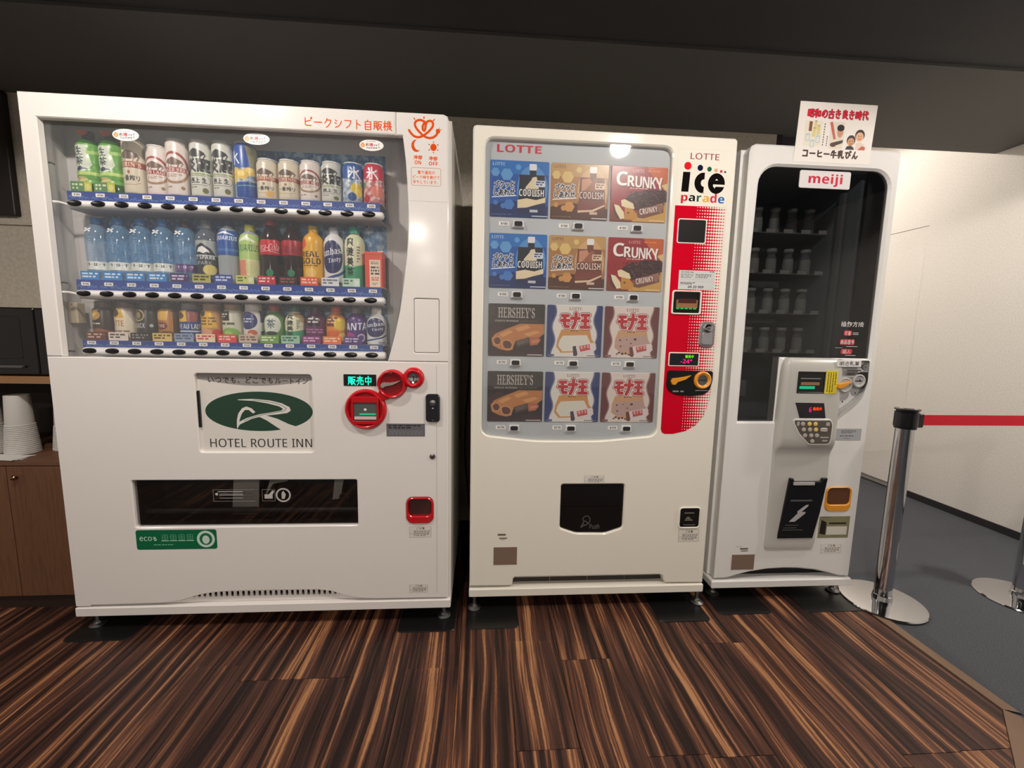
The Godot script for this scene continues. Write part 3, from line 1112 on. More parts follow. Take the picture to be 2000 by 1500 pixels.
func build_drink_machine() -> void:
	var t := thing("drinks_vending_machine", "wide white vending machine with three rows of cans and bottles behind glass", "vending machine")
	var white: StandardMaterial3D = mats["enamel"]
	var inner: StandardMaterial3D = mats["inner"]
	var black: StandardMaterial3D = mats["black"]
	# shell
	var shell := MB.new()
	shell.box(Vector3(0.0, 0.093, -0.75), Vector3(1.348, 1.82, -0.15))
	shell.box(Vector3(0.0, 0.093, -0.15), Vector3(0.014, 1.82, -0.02))
	shell.box(Vector3(1.334, 0.093, -0.15), Vector3(1.348, 1.815, -0.012))
	shell.box(Vector3(0.014, 1.806, -0.15), Vector3(1.334, 1.82, -0.02))
	shell.box(Vector3(0.014, 0.97, -0.15), Vector3(1.334, 0.984, -0.02))
	part(t, "cabinet_body", shell.mesh(), white)
	var frame := PackedVector2Array([Vector2(0, 1.0035), Vector2(0.05, 1.0035), Vector2(0.05, 1.757), Vector2(1.1635, 1.757), Vector2(1.1635, 1.83), Vector2(0, 1.83)])
	part(t, "window_frame", plate(frame, -0.022, 0.0, 0.003), white)
	var column := PackedVector2Array([Vector2(1.1648, 1.83), Vector2(1.1648, 1.757), Vector2(1.186, 1.757), Vector2(1.195, 1.68), Vector2(1.2, 1.6), Vector2(1.2025, 1.52), Vector2(1.2015, 1.45), Vector2(1.196, 1.367), Vector2(1.185, 1.28), Vector2(1.17, 1.18), Vector2(1.15, 1.09), Vector2(1.126, 1.0035), Vector2(1.338, 1.0035), Vector2(1.338, 1.812), Vector2(1.333, 1.825), Vector2(1.32, 1.83)])
	part(t, "side_column", plate(column, -0.022, 0.0, 0.003, [rounded(1.218, 1.034, 1.306, 1.224, 0.006)]), white)
	part(t, "service_cover", slab(1.2195, 1.0355, 1.3045, 1.2225, -0.02, -0.0015, 0.005, 0.002), white)
	var logo_hole := rounded(0.468, 0.671, 0.861, 0.951, 0.012)
	var port_hole := rounded(0.231, 0.394, 1.008, 0.569, 0.006)
	var coin_hole := rounded(1.185, 0.4, 1.283, 0.5, 0.022)
	var low := PackedVector2Array([Vector2(0, 0.0955), Vector2(0.052, 0.0955), Vector2(0.0525, 0.1), Vector2(0.3, 0.102), Vector2(0.36, 0.109), Vector2(0.43, 0.131), Vector2(0.48, 0.139), Vector2(0.54, 0.143), Vector2(0.7, 0.144), Vector2(0.853, 0.141), Vector2(0.9, 0.135), Vector2(0.95, 0.118), Vector2(1.0, 0.104), Vector2(1.06, 0.1), Vector2(1.338, 0.098), Vector2(1.338, 1.002), Vector2(0, 1.002)])
	part(t, "lower_door", plate(low, -0.022, 0.0, 0.003, [logo_hole, port_hole, coin_hole]), white)
	part(t, "plinth", slab(0.0, 0.058, 1.348, 0.0925, -0.74, 0.004, 0.002, 0.003), white)
	part(t, "door_seam", slab(1.2955, 0.12, 1.297, 0.99, 0.0, 0.0006, 0.0005, 0.0003), mat("seam", Color8(190, 186, 180), 0.5))
	# vent behind the arched cut-out
	var slots := []
	for i in 30:
		slots.append(rounded(0.395 + i * 0.0197, 0.113, 0.395 + i * 0.0197 + 0.0095, 0.134, 0.004, 2))
	part(t, "vent_grille", plate(rect(0.3, 0.094, 1.06, 0.15), -0.02, -0.016, 0.0, slots), white)
	part(t, "vent_dark_block", box(Vector3(0.02, 0.093, -0.12), Vector3(1.33, 0.16, -0.06)), mat("matte_black", Color.BLACK))  # black block put in so the vent and the door gap look dark
	# display recess
	var liner := MB.new()
	liner.box(Vector3(0.014, 0.984, -0.15), Vector3(1.334, 1.806, -0.128))
	liner.box(Vector3(1.115, 0.984, -0.128), Vector3(1.12, 1.806, -0.126))
	part(t, "display_lining", liner.mesh(), inner)
	part(t, "side_lining", box(Vector3(0.0142, 0.984, -0.128), Vector3(0.0165, 1.806, -0.022)), inner)
	part(t, "side_lining", box(Vector3(1.22, 0.984, -0.128), Vector3(1.225, 1.806, -0.022)), inner)
	var ice := mat("ice_print", Color.WHITE, 0.35)
	var f := FastNoiseLite.new()
	f.seed = 8
	f.noise_type = FastNoiseLite.TYPE_CELLULAR
	f.cellular_return_type = FastNoiseLite.RETURN_DISTANCE2_SUB
	f.frequency = 0.02
	f.fractal_octaves = 3
	f.domain_warp_enabled = true
	f.domain_warp_amplitude = 40.0
	var g := Gradient.new()
	g.offsets = PackedFloat32Array([0.0, 0.14, 0.3, 0.5, 0.8])
	g.colors = PackedColorArray([Color8(34, 66, 122), Color8(58, 106, 164), Color8(98, 148, 196), Color8(156, 194, 220), Color8(214, 228, 238)])
	var tex := NoiseTexture2D.new()
	tex.width = 1024
	tex.height = 640
	tex.noise = f
	tex.color_ramp = g
	ice.albedo_texture = tex
	part(t, "ice_backdrop", plate(rect(0.36, 1.19, 1.1, 1.735), -0.128, -0.1262), ice)
	part(t, "ice_backdrop", plate(rect(0.16, 1.0, 1.1, 1.188), -0.128, -0.1262), ice)
	part(t, "ice_backdrop", plate(rect(0.115, 1.19, 0.358, 1.49), -0.128, -0.1262), ice)

	# button rails, shelves and price strips
	var bar := []
	for i in 12:
		var a := TAU * i / 12.0
		bar.append(Vector2(0.014 * cos(a), 0.0135 * sin(a)))
	var bm := PackedVector2Array([Vector2(0, 0.006), Vector2(0.010, 0.0055), Vector2(0.0125, 0.0035), Vector2(0.013, 0.0)])
	var button := lathe(PackedVector2Array([Vector2(0.013, 0.0), Vector2(0.0125, 0.0035), Vector2(0.010, 0.0055), Vector2(0.0, 0.006)]), 20)
	var strip_pic := Pic.new(self, 1024, 24, Color8(22, 58, 140))
	var rng := RandomNumberGenerator.new()
	rng.seed = 12
	for i in 42:
		var x := i * 24.4 + rng.randf_range(-4, 4)
		strip_pic.line([x, 17 + rng.randf_range(-3, 3), x + 6, 13 + rng.randf_range(-2, 3), x + 11, 18, x + 17, 14 + rng.randf_range(-3, 3), x + 21, 19], 1.3, Color8(120, 160, 214))
	var strip_mat := picture(strip_pic, 0.4)
	var tag := plate(rounded(-0.014, -0.0058, 0.014, 0.0058, 0.0016, 2), 0.0, 0.001, 0.0)
	for r in 3:
		var rail := part(t, "button_rail", rail_mesh(bar, 0.09, 1.112), mats["white"], Vector3(0, RAILS[r], -0.036))
		var shelf := part(t, "display_shelf", box(Vector3(0.085, 0.0, -0.09), Vector3(1.105, 0.003, 0.0)), mat("shelf_plastic", Color8(170, 165, 168), 0.35), Vector3(0, ROWS[r] - 0.003, -0.037))
		var strip := part(t, "price_strip", plate(rect(0.087, 0.0, 1.1, ROWS[r] - RAILS[r] - 0.012), 0.0, 0.002), strip_mat, Vector3(0, RAILS[r] + 0.012, -0.038))
		part(t, "rail_shade_lip", box(Vector3(0.092, 0.0, -0.085), Vector3(1.1, 0.004, 0.0)), mat("lip", Color8(150, 140, 146), 0.5), Vector3(0, RAILS[r] - 0.016, -0.036))  # grey strip under the rail, its tone painting the rail's shadow
		for i in 14:
			var x := 0.1185 + i * 0.07275
			var b := part(rail, "button", button, black, Vector3(x, 0.001, 0.0125), Vector3(PI / 2, 0, 0))
			b.scale = Vector3(1.75, 0.8, 0.75)
			part(strip, "price_tag", tag, price_material(PRICES[r][i]), Vector3(x - 0.002 + i * 0.0006, (ROWS[r] - RAILS[r] - 0.012) * 0.5 + 0.004, 0.0022))
	for r in 2:
		part(t, "rail_arm", tube([Vector3(0.05, RAILS[r] + 0.004, -0.026), Vector3(0.066, RAILS[r] + 0.004, -0.03), Vector3(0.078, RAILS[r] + 0.001, -0.036), Vector3(0.094, RAILS[r] - 0.006, -0.042)], 0.004), mats["white"])
	var hook := tube([Vector3(0.05, 0, 0), Vector3(0.056, 0.0, -0.004), Vector3(0.058, -0.002, -0.012)], 0.003)
	for y in [1.63, 1.25, 1.02]:
		part(t, "glass_clip", hook, black, Vector3(0, y, -0.024))
	var relay := part(t, "junction_box", slab(-0.016, -0.036, 0.016, 0.036, 0.0, 0.03, 0.002, 0.002), mat("cream_plastic", Color8(196, 180, 150), 0.6), Vector3(0.034, 1.15, -0.1))
	part(relay, "screw", lathe(PackedVector2Array([Vector2(0.003, 0), Vector2(0.002, 0.001), Vector2(0, 0.001)]), 10), black, Vector3(0, 0.03, 0.03), Vector3(PI / 2, 0, 0))
	part(t, "window_glass", plate(PackedVector2Array([Vector2(0.046, 0.999), Vector2(1.13, 0.999), Vector2(1.206, 1.45), Vector2(1.19, 1.76), Vector2(0.046, 1.76)]), -0.025, -0.0225, 0.0, [], true), glass("window_glass", Color(0.9, 0.93, 0.95, 0.035)))

	# printed matter round the window
	var hp := Pic.new(self, 620, 92, Color8(234, 230, 226))
	var orange := Color8(228, 84, 30)
	hp.glyphs("ピークシフト自販機", 10, 12, 62, 68, 6.6, orange, 67.0)
	part(t, "header_print", plate(rect(0.862, 1.762, 1.158, 1.806), 0.0, 0.0006), picture(hp, 0.13, 0.22))
	var sp := Pic.new(self, 320, 664, Color8(234, 230, 226))
	paint_side_print(sp, orange)
	part(t, "side_print", plate(rect(1.203, 1.55, 1.333, 1.82), 0.0, 0.0006), picture(sp, 0.13, 0.22))
	var dp := Pic.new(self, 300, 160, Color8(234, 230, 226))
	dp.oval(150, 80, 148, 78, Color8(250, 246, 242))
	dp.oval(42, 84, 30, 34, Color8(238, 190, 140))
	dp.ring(42, 86, 20, 22, 5, Color8(196, 120, 80))
	dp.line([30, 60, 40, 46, 52, 58], 5, Color8(180, 104, 70))
	dp.fine(92, 26, 220, 40, 1, Color8(160, 140, 140), 3)
	dp.glyphs("お", 76, 50, 44, 44, 6, Color8(60, 20, 30))
	dp.glyphs("酒", 122, 48, 48, 48, 6, Color8(200, 20, 50))
	dp.glyphs("です", 174, 66, 26, 26, 4, Color8(80, 50, 60))
	dp.type("!", 238, 50, 246, 96, Color8(60, 20, 30))
	dp.fine(86, 106, 252, 134, 2, Color8(70, 60, 60), 5)
	var dm := picture(dp, 0.4)
	for q in [[0.296, 1.724, 0.041, 0.0185], [0.705, 1.732, 0.042, 0.0185], [1.078, 1.73, 0.04, 0.0185]]:
		part(t, "alcohol_notice", plate(ellipse(0, 0, q[2], q[3], 36), 0.0, 0.0008), dm, Vector3(q[0], q[1], -0.0226))

	# company panel, sunk into the door
	var lp := Pic.new(self, 640, 458, Color8(226, 222, 216))
	paint_company_panel(lp)
	var panel := part(t, "company_panel", plate(rounded(0.464, 0.667, 0.865, 0.955, 0.012), -0.018, -0.013), picture(lp, 0.5))
	panel.set_meta("label", "printed panel with a green oval road emblem")
	part(t, "panel_clip", slab(0.469, 0.76, 0.475, 0.89, -0.013, -0.005, 0.002, 0.001), black)

	# status display
	var status := part(t, "status_display", slab(0.971, 0.914, 1.084, 0.955, 0.0, 0.003, 0.003, 0.0015), black)
	var seg := MB.new()
	add_strokes(seg, "販売中", 0.9865, 0.9165, 0.027, 0.034, 0.0026, 0.0035, 0.0285)
	part(status, "lit_characters", seg.mesh(), screen("green_led", Color(0.05, 1.0, 0.72), 2.2))

	build_coin_unit(t)

	# sensor, plates, key lock
	var pad := part(t, "card_reader", slab(1.258, 0.786, 1.308, 0.888, 0.0, 0.012, 0.012, 0.004), mat("reader", Color8(34, 34, 40), 0.22))
	part(pad, "button", lathe(PackedVector2Array([Vector2(0.0115, 0.0), Vector2(0.0105, 0.003), Vector2(0.0, 0.0045)]), 20), mat("chrome", Color.WHITE), Vector3(1.284, 0.857, 0.012), Vector3(PI / 2, 0, 0))
	part(pad, "emblem", plate(PackedVector2Array([Vector2(-0.0035, 0.0), Vector2(0.0, 0.004), Vector2(0.0035, 0.0)]), 0.0, 0.0008), mats["white"], Vector3(1.284, 0.836, 0.012))
	part(pad, "screw", lathe(PackedVector2Array([Vector2(0.003, 0), Vector2(0.002, 0.001), Vector2(0, 0.0012)]), 10), mats["chrome"], Vector3(1.284, 0.794, 0.012), Vector3(PI / 2, 0, 0))
	var gp := Pic.new(self, 288, 100, Color8(104, 103, 108))
	gp.fine(16, 10, 260, 44, 2, Color8(28, 26, 34), 7)
	gp.line([12, 54, 276, 54], 1.2, Color8(150, 150, 154))
	for i in 9:
		gp.line([24 + i * 28, 90, 24 + i * 28, 62, 42 + i * 28, 62, 42 + i * 28, 90], 1.6, Color8(150, 150, 156))
	part(t, "notice_plate", slab(1.117, 0.731, 1.254, 0.778, 0.0, 0.0012, 0.001, 0.0006), picture(gp, 0.4))
	var lock := part(t, "door_lock", lathe(PackedVector2Array([Vector2(0.0105, 0.0), Vector2(0.0105, 0.003), Vector2(0.008, 0.005), Vector2(0.0, 0.005)]), 20), mat("steel", Color.WHITE), Vector3(1.281, 0.657, 0.0), Vector3(PI / 2, 0, 0))
	part(lock, "keyhole", box(Vector3(-0.0012, 0.0, -0.004), Vector3(0.0012, 0.0055, 0.004)), black)

	# delivery port with smoked flap
	var port := MB.new()
	port.box(Vector3(0.225, 0.388, -0.15), Vector3(1.014, 0.575, -0.148))
	port.box(Vector3(0.225, 0.388, -0.148), Vector3(1.014, 0.392, -0.022))
	port.box(Vector3(0.225, 0.571, -0.148), Vector3(1.014, 0.575, -0.022))
	port.box(Vector3(0.225, 0.392, -0.148), Vector3(0.229, 0.571, -0.022))
	port.box(Vector3(1.01, 0.392, -0.148), Vector3(1.014, 0.571, -0.022))
	var tray := part(t, "delivery_port", port.mesh(), mat("port_black", Color8(26, 25, 25), 0.5))
	part(tray, "chute_plate", box(Vector3(0.52, 0.394, -0.14), Vector3(0.612, 0.571, -0.04)), mat("chute", Color8(206, 202, 196), 0.5), Vector3.ZERO).mesh = plate(PackedVector2Array([Vector2(0.515, 0.405), Vector2(0.612, 0.405), Vector2(0.622, 0.568), Vector2(0.53, 0.568)]), -0.09, -0.085)
	part(tray, "chute_flap", plate(PackedVector2Array([Vector2(0.63, 0.46), Vector2(0.665, 0.52), Vector2(0.72, 0.53), Vector2(0.715, 0.566), Vector2(0.665, 0.566)]), -0.1, -0.095), mats["chute"])
	part(tray, "guide_strip", plate(PackedVector2Array([Vector2(0.885, 0.455), Vector2(0.915, 0.46), Vector2(0.935, 0.566), Vector2(0.9, 0.566)]), -0.1, -0.095), mats["chute"])
	part(tray, "guide_bolt", lathe(PackedVector2Array([Vector2(0.016, 0), Vector2(0.016, 0.02), Vector2(0.0, 0.02)]), 16), black, Vector3(0.935, 0.475, -0.09), Vector3(PI / 2, 0, 0))
	part(tray, "stop_bar", tube([Vector3(0.229, 0.43, -0.06), Vector3(1.01, 0.43, -0.06)], 0.012), mat("port_black", Color.BLACK))
	var flap := part(t, "delivery_flap", plate(rounded(0.234, 0.397, 1.005, 0.566, 0.005), -0.014, -0.011, 0.0, [], true), glass("smoked", Color(0.03, 0.028, 0.028, 0.22)))
	var fm := MB.new()
	for q in [[0.497, 0.486, 0.64, 0.4865], [0.497, 0.529, 0.64, 0.5295], [0.497, 0.4865, 0.4975, 0.529], [0.7115, 0.4865, 0.712, 0.529], [0.667, 0.486, 0.712, 0.4865], [0.667, 0.529, 0.712, 0.5295], [0.667, 0.4865, 0.6675, 0.529]]:
		add_plate(fm, rect(q[0], q[1], q[2], q[3]), 0.0, 0.0004)
	add_plate(fm, ellipse(0.509, 0.513, 0.005, 0.005, 12), 0.0, 0.0004)
	add_plate(fm, rect(0.513, 0.521, 0.6, 0.5235), 0.0, 0.0004)
	for y in [0.5125, 0.508, 0.4975]:
		add_plate(fm, rect(0.518, y, 0.6, y + 0.0014), 0.0, 0.0004)
	add_plate(fm, PackedVector2Array([Vector2(0.675, 0.495), Vector2(0.703, 0.495), Vector2(0.703, 0.508), Vector2(0.71, 0.524), Vector2(0.703, 0.526), Vector2(0.69, 0.511), Vector2(0.675, 0.511)]), 0.0, 0.0004)
	add_plate(fm, ellipse(0.741, 0.508, 0.0265, 0.0265, 32), 0.0, 0.0004, 0.0, [ellipse(0.741, 0.508, 0.021, 0.021, 32)])
	add_plate(fm, PackedVector2Array([Vector2(0.735, 0.494), Vector2(0.745, 0.494), Vector2(0.75, 0.51), Vector2(0.742, 0.524), Vector2(0.735, 0.516)]), 0.0, 0.0004)
	part(flap, "printed_marks", fm.mesh(), mat("print_white", Color8(190, 188, 186), 0.6), Vector3(0, 0, -0.0108))

	var ep := Pic.new(self, 480, 130, Color8(0, 104, 66))
	ep.type("eco", 20, 44, 92, 72, Color8(214, 236, 222), "sans")
	ep.glyphs("る", 94, 42, 30, 32, 4, Color8(214, 236, 222))
	for i in 4:
		var x := 150.0 + i * 50
		ep.line([x, 72, x + 40, 72], 5, Color8(208, 230, 216))
		ep.line([x + 4, 34, x + 36, 34, x + 36, 62, x + 4, 62, x + 4, 34], 2.5, Color8(120, 180, 150))
		ep.line([x + 4, 48, x + 36, 48], 2.5, Color8(120, 180, 150))
		ep.line([x + 20, 30, x + 20, 66], 2.5, Color8(120, 180, 150))
	ep.fine(100, 96, 264, 106, 1, Color8(130, 190, 160), 9)
	ep.oval(414, 64, 54, 56, Color8(206, 226, 214))
	ep.oval(414, 64, 38, 40, Color8(24, 112, 76))
	ep.oval(414, 68, 22, 28, Color8(206, 226, 214))
	part(t, "eco_sticker", plate(rounded(0.23, 0.311, 0.506, 0.385, 0.008), 0.0, 0.0006), picture(ep, 0.4))

	# coin return cup
	var cup := part(t, "coin_return", coin_cup(0.049, 0.05, 0.02), mats["red"], Vector3(1.234, 0.45, 0.0))
	part(cup, "cup_recess", slab(-0.042, -0.024, 0.042, 0.043, -0.02, -0.014, 0.016, 0.001), mat("cup_shade", Color8(70, 8, 12), 0.4))  # shade of the recess painted in as a darker red
	part(cup, "cup_window", slab(-0.041, -0.02, 0.041, 0.042, -0.006, -0.004, 0.016, 0.001), glass("red_glass", Color(0.25, 0.01, 0.02, 0.35)))
	caution_sticker(t, 1.194, 0.343, 1.276, 0.388)
	caution_sticker(t, 1.192, 0.122, 1.262, 0.156)
	for q in [[0.045, -0.03], [1.32, -0.03], [0.045, -0.68], [1.32, -0.68]]:
		levelling_foot(t, q[0], q[1])


func rail_mesh(section: Array, x0: float, x1: float) -> ArrayMesh:
	var rings := []
	for q in [[x0, 0.55], [x0 + 0.004, 0.9], [x0 + 0.01, 1.0], [x1 - 0.01, 1.0], [x1 - 0.004, 0.9], [x1, 0.55]]:
		var ring := []
		for s in section:
			ring.append(Vector3(q[0], s.y * q[1], s.x * q[1]))
		rings.append(ring)
	return loft(rings, 50.0)


func levelling_foot(t: Node3D, x: float, z: float) -> void:
	var f := PackedVector2Array([Vector2(0.0, 0.003), Vector2(0.026, 0.003), Vector2(0.027, 0.007), Vector2(0.014, 0.013), Vector2(0.012, 0.02), Vector2(0.0075, 0.021), Vector2(0.0075, 0.06), Vector2(0.0, 0.06)])
	part(t, "levelling_foot", lathe(f, 18), mats["steel"], Vector3(x, 0.0015, z))


var caution_mat: StandardMaterial3D

func caution_sticker(t: Node3D, x0: float, y0: float, x1: float, y1: float, z := 0.0) -> void:
	if caution_mat == null:
		var p := Pic.new(self, 200, 116, Color8(228, 224, 216))
		p.line([4, 4, 196, 4, 196, 112, 4, 112, 4, 4], 1.6, Color8(120, 116, 110))
		p.glyphs("ご注意", 62, 10, 24, 24, 2.4, Color8(70, 64, 60), 27)
		p.line([4, 38, 196, 38], 1.0, Color8(150, 146, 140))
		p.fine(40, 46, 186, 104, 5, Color8(120, 114, 108), 14)
		p.ring(22, 76, 12, 12, 2, Color8(120, 114, 108))
		caution_mat = picture(p, 0.4)
	part(t, "caution_sticker", plate(rect(x0, y0, x1, y1), z, z + 0.0005), caution_mat)


# a shallow scoop with a raised rim
func coin_cup(w: float, h: float, d: float) -> ArrayMesh:
	var mb := MB.new()
	var o := rounded(-w, -h, w, h, 0.024)
	var i1 := rounded(-w + 0.007, -h + 0.028, w - 0.007, h - 0.006, 0.018)
	add_plate(mb, o, -0.02, 0.006, 0.003, [i1])
	return mb.mesh()


# flat lettering from stroke glyphs, as thin solid bars
func add_strokes(mb: MB, s: String, x: float, y: float, sx: float, sy: float, t: float, z: float, step: float) -> void:
	var o := x
	for ch in s:
		for st in GLYPH[ch]:
			for i in st.size() - 1:
				var a := Vector2(o + st[i].x * sx / 20.0, y + (20.0 - st[i].y) * sy / 20.0)
				var b := Vector2(o + st[i + 1].x * sx / 20.0, y + (20.0 - st[i + 1].y) * sy / 20.0)
				var d := (b - a).normalized()
				var q := Vector2(-d.y, d.x) * t * 0.5
				a -= d * t * 0.35
				b += d * t * 0.35
				mb.quad(Vector3(a.x + q.x, a.y + q.y, z), Vector3(b.x + q.x, b.y + q.y, z), Vector3(b.x - q.x, b.y - q.y, z), Vector3(a.x - q.x, a.y - q.y, z), Vector3(0, 0, 1))
		o += step


func paint_side_print(p: Pic, c: Color) -> void:
	# heart-shaped cord with a plug; scale 2461 px per metre, origin at (1.203, 1.82)
	p.line([10, 112, 26, 136, 50, 156, 76, 164, 104, 160, 134, 144, 164, 120, 190, 94, 204, 72, 206, 52, 196, 36, 178, 32, 160, 38, 148, 56, 144, 78, 142, 98, 134, 112, 126, 108, 120, 94, 122, 74, 132, 54, 140, 44], 18, c)
	p.line([140, 44, 126, 36, 106, 30, 84, 32, 66, 42, 58, 58, 60, 78, 72, 98, 92, 120, 118, 144, 146, 160, 176, 166, 206, 160, 230, 142, 240, 126], 18, c)
	p.fill([rounded(228, 92, 262, 126, 10)], c)
	p.line([252, 96, 258, 82], 5, c)
	p.line([264, 104, 272, 92], 5, c)
	p.line([52, 18, 58, 28], 9, Color8(200, 100, 60))
	p.line([132, 4, 132, 16], 9, c)
	p.line([208, 30, 216, 20], 9, Color8(200, 100, 60))
	# moon and sun
	p.oval(68, 230, 40, 48, c)
	p.oval(86, 222, 36, 42, Color8(234, 230, 226))
	p.rect(78, 176, 130, 206, Color8(234, 230, 226))
	p.oval(208, 236, 26, 28, c)
	for i in 6:
		var a := TAU * i / 6.0 - PI / 2
		var d := Vector2(cos(a), sin(a))
		var n := Vector2(-d.y, d.x) * 6.0
		var m := Vector2(208, 236)
		p.fill([PackedVector2Array([m + d * 36 + n, m + d * 50, m + d * 36 - n])], Color8(140, 80, 50) if i % 3 else c)
	p.glyphs("冷却", 46, 302, 34, 34, 5.4, c, 36)
	p.glyphs("冷却", 170, 306, 34, 34, 5.4, c, 36)
	p.type("ON", 54, 344, 106, 374, c)
	p.type("OFF", 170, 348, 244, 378, c)
	var o: PackedVector2Array = rounded(26, 400, 268, 540, 14)
	o.append(o[0])
	p.stroke(o, 3, Color8(190, 120, 90))
	p.glyphs("電力逼迫の", 76, 420, 28, 30, 3.0, c, 29)
	p.glyphs("ピーク時を避けて", 34, 458, 27, 30, 3.0, c, 28.5)
	p.glyphs("冷やしています。", 36, 497, 27, 30, 3.0, c, 28.5)


func paint_company_panel(p: Pic) -> void:
	var g := Color8(34, 66, 50)
	# grey band with a drooping lower edge
	var band := PackedVector2Array([Vector2(0, 0), Vector2(640, 0), Vector2(640, 34)])
	for i in 17:
		var x := 640.0 - 40.0 * i
		band.append(Vector2(x, 38 + 36 * sin(PI * x / 640.0)))
	p.fill([band], Color8(150, 146, 142))
	p.glyphs("いつでも、どこでも", 60, 24, 38, 38, 4.2, Color8(44, 40, 38), 40)
	p.glyphs("ルートイン", 424, 26, 36, 36, 4.2, Color8(44, 40, 38), 37)
	p.oval(332, 220, 293, 113, g, 72)
	var wt := Color8(226, 222, 216)
	# the road that forms an R
	p.fill([PackedVector2Array([Vector2(218, 152), Vector2(300, 148), Vector2(390, 156), Vector2(456, 172), Vector2(498, 194), Vector2(504, 214), Vector2(484, 228), Vector2(430, 236), Vector2(360, 244), Vector2(290, 262), Vector2(216, 298), Vector2(210, 284), Vector2(260, 258), Vector2(330, 236), Vector2(400, 224), Vector2(450, 214), Vector2(462, 204), Vector2(440, 190), Vector2(380, 174), Vector2(300, 160), Vector2(218, 156)])], wt)
	p.line([300, 154, 390, 165, 450, 181, 480, 201, 470, 214, 420, 226, 340, 240, 270, 262, 218, 288], 2.2, g)
	p.fill([PackedVector2Array([Vector2(204, 320), Vector2(214, 290), Vector2(236, 272), Vector2(260, 262), Vector2(236, 282), Vector2(218, 300), Vector2(206, 322)])], wt)
	p.fill([PackedVector2Array([Vector2(204, 316), Vector2(206, 270), Vector2(216, 232), Vector2(238, 202), Vector2(262, 192), Vector2(290, 202), Vector2(310, 224), Vector2(296, 232), Vector2(274, 212), Vector2(254, 212), Vector2(236, 232), Vector2(224, 262), Vector2(214, 296)])], wt)
	p.fill([PackedVector2Array([Vector2(320, 246), Vector2(360, 240), Vector2(430, 262), Vector2(490, 292), Vector2(552, 312), Vector2(500, 336), Vector2(462, 336), Vector2(420, 308), Vector2(370, 272)])], wt)
	p.type("HOTEL ROUTE INN", 54, 378, 614, 428, Color8(40, 38, 36), "sans")


func build_coin_unit(t: Node3D) -> void:
	var red: StandardMaterial3D = mats["red"]
	var hub := Vector2(1.0465, 0.83)
	var mid := Vector2(1.14, 0.922)
	var small := Vector2(1.2155, 0.945)
	var unit := part(t, "coin_unit", coin_unit_mesh(hub, mid, small), red)
	unit.set_meta("label", "glossy red coin and banknote unit of three joined rings")
	# banknote slot
	part(unit, "slot_frame", plate(rounded(hub.x - 0.048, hub.y - 0.052, hub.x + 0.048, hub.y + 0.048, 0.006), 0.012, 0.018, 0.002, [rounded(hub.x - 0.041, hub.y - 0.04, hub.x + 0.041, hub.y + 0.026, 0.004)]), red)
	var mouth := part(unit, "banknote_mouth", slab(hub.x - 0.041, hub.y - 0.04, hub.x + 0.041, hub.y + 0.026, 0.008, 0.0125, 0.003, 0.001), mat("smoke_plastic", Color8(92, 92, 90), 0.25))
	part(mouth, "glow_strip", box(Vector3(hub.x - 0.02, hub.y - 0.018, 0.0125), Vector3(hub.x + 0.037, hub.y - 0.013, 0.0135)), screen("slot_green", Color(0.1, 0.85, 0.6), 0.7))
	part(mouth, "lip", box(Vector3(hub.x - 0.037, hub.y - 0.034, 0.0125), Vector3(hub.x + 0.039, hub.y - 0.024, 0.017)), mat("clear_lip", Color8(220, 200, 196), 0.2))
	part(mouth, "sensor_dot", lathe(PackedVector2Array([Vector2(0.005, 0), Vector2(0.004, 0.001), Vector2(0, 0.0014)]), 14), mats["white"], Vector3(hub.x, hub.y, 0.0125), Vector3(PI / 2, 0, 0))
	# return lever
	var dial := part(unit, "lever_dial", lathe(PackedVector2Array([Vector2(0.0385, 0.0), Vector2(0.0385, 0.004), Vector2(0.0, 0.003)]), 36), mat("dark_red", Color8(140, 6, 18), 0.25), Vector3(mid.x, mid.y, 0.004), Vector3(PI / 2, 0, 0))
	var lever := PackedVector2Array([Vector2(-0.038, -0.006), Vector2(-0.034, -0.013), Vector2(-0.027, -0.012), Vector2(-0.022, -0.007), Vector2(0.004, -0.002), Vector2(0.026, 0.009), Vector2(0.032, 0.014), Vector2(0.012, 0.009), Vector2(-0.008, 0.005), Vector2(-0.03, 0.006), Vector2(-0.036, 0.002)])
	part(unit, "return_lever", plate(lever, 0.006, 0.02, 0.0006), mat("lever_steel", Color8(150, 140, 130), 0.35), Vector3(mid.x, mid.y, 0))
	part(unit, "coin_slot", lathe(PackedVector2Array([Vector2(0.0195, 0.0), Vector2(0.0185, 0.003), Vector2(0.01, 0.001), Vector2(0.0, 0.001)]), 28), mats["chrome"], Vector3(small.x, small.y, 0.004), Vector3(PI / 2, 0, 0))
	part(unit, "slot_gap", box(Vector3(small.x - 0.0012, small.y - 0.013, 0.0), Vector3(small.x + 0.0012, small.y + 0.01, 0.0085)), mats["black"])
	var tm := MB.new()
	add_strokes(tm, "おつり", mid.x - 0.018, mid.y + 0.0395, 0.006, 0.007, 0.0009, 0.0187, 0.0075)
	part(unit, "lever_print", tm.mesh(), mat("print_rose", Color8(240, 190, 190), 0.5))


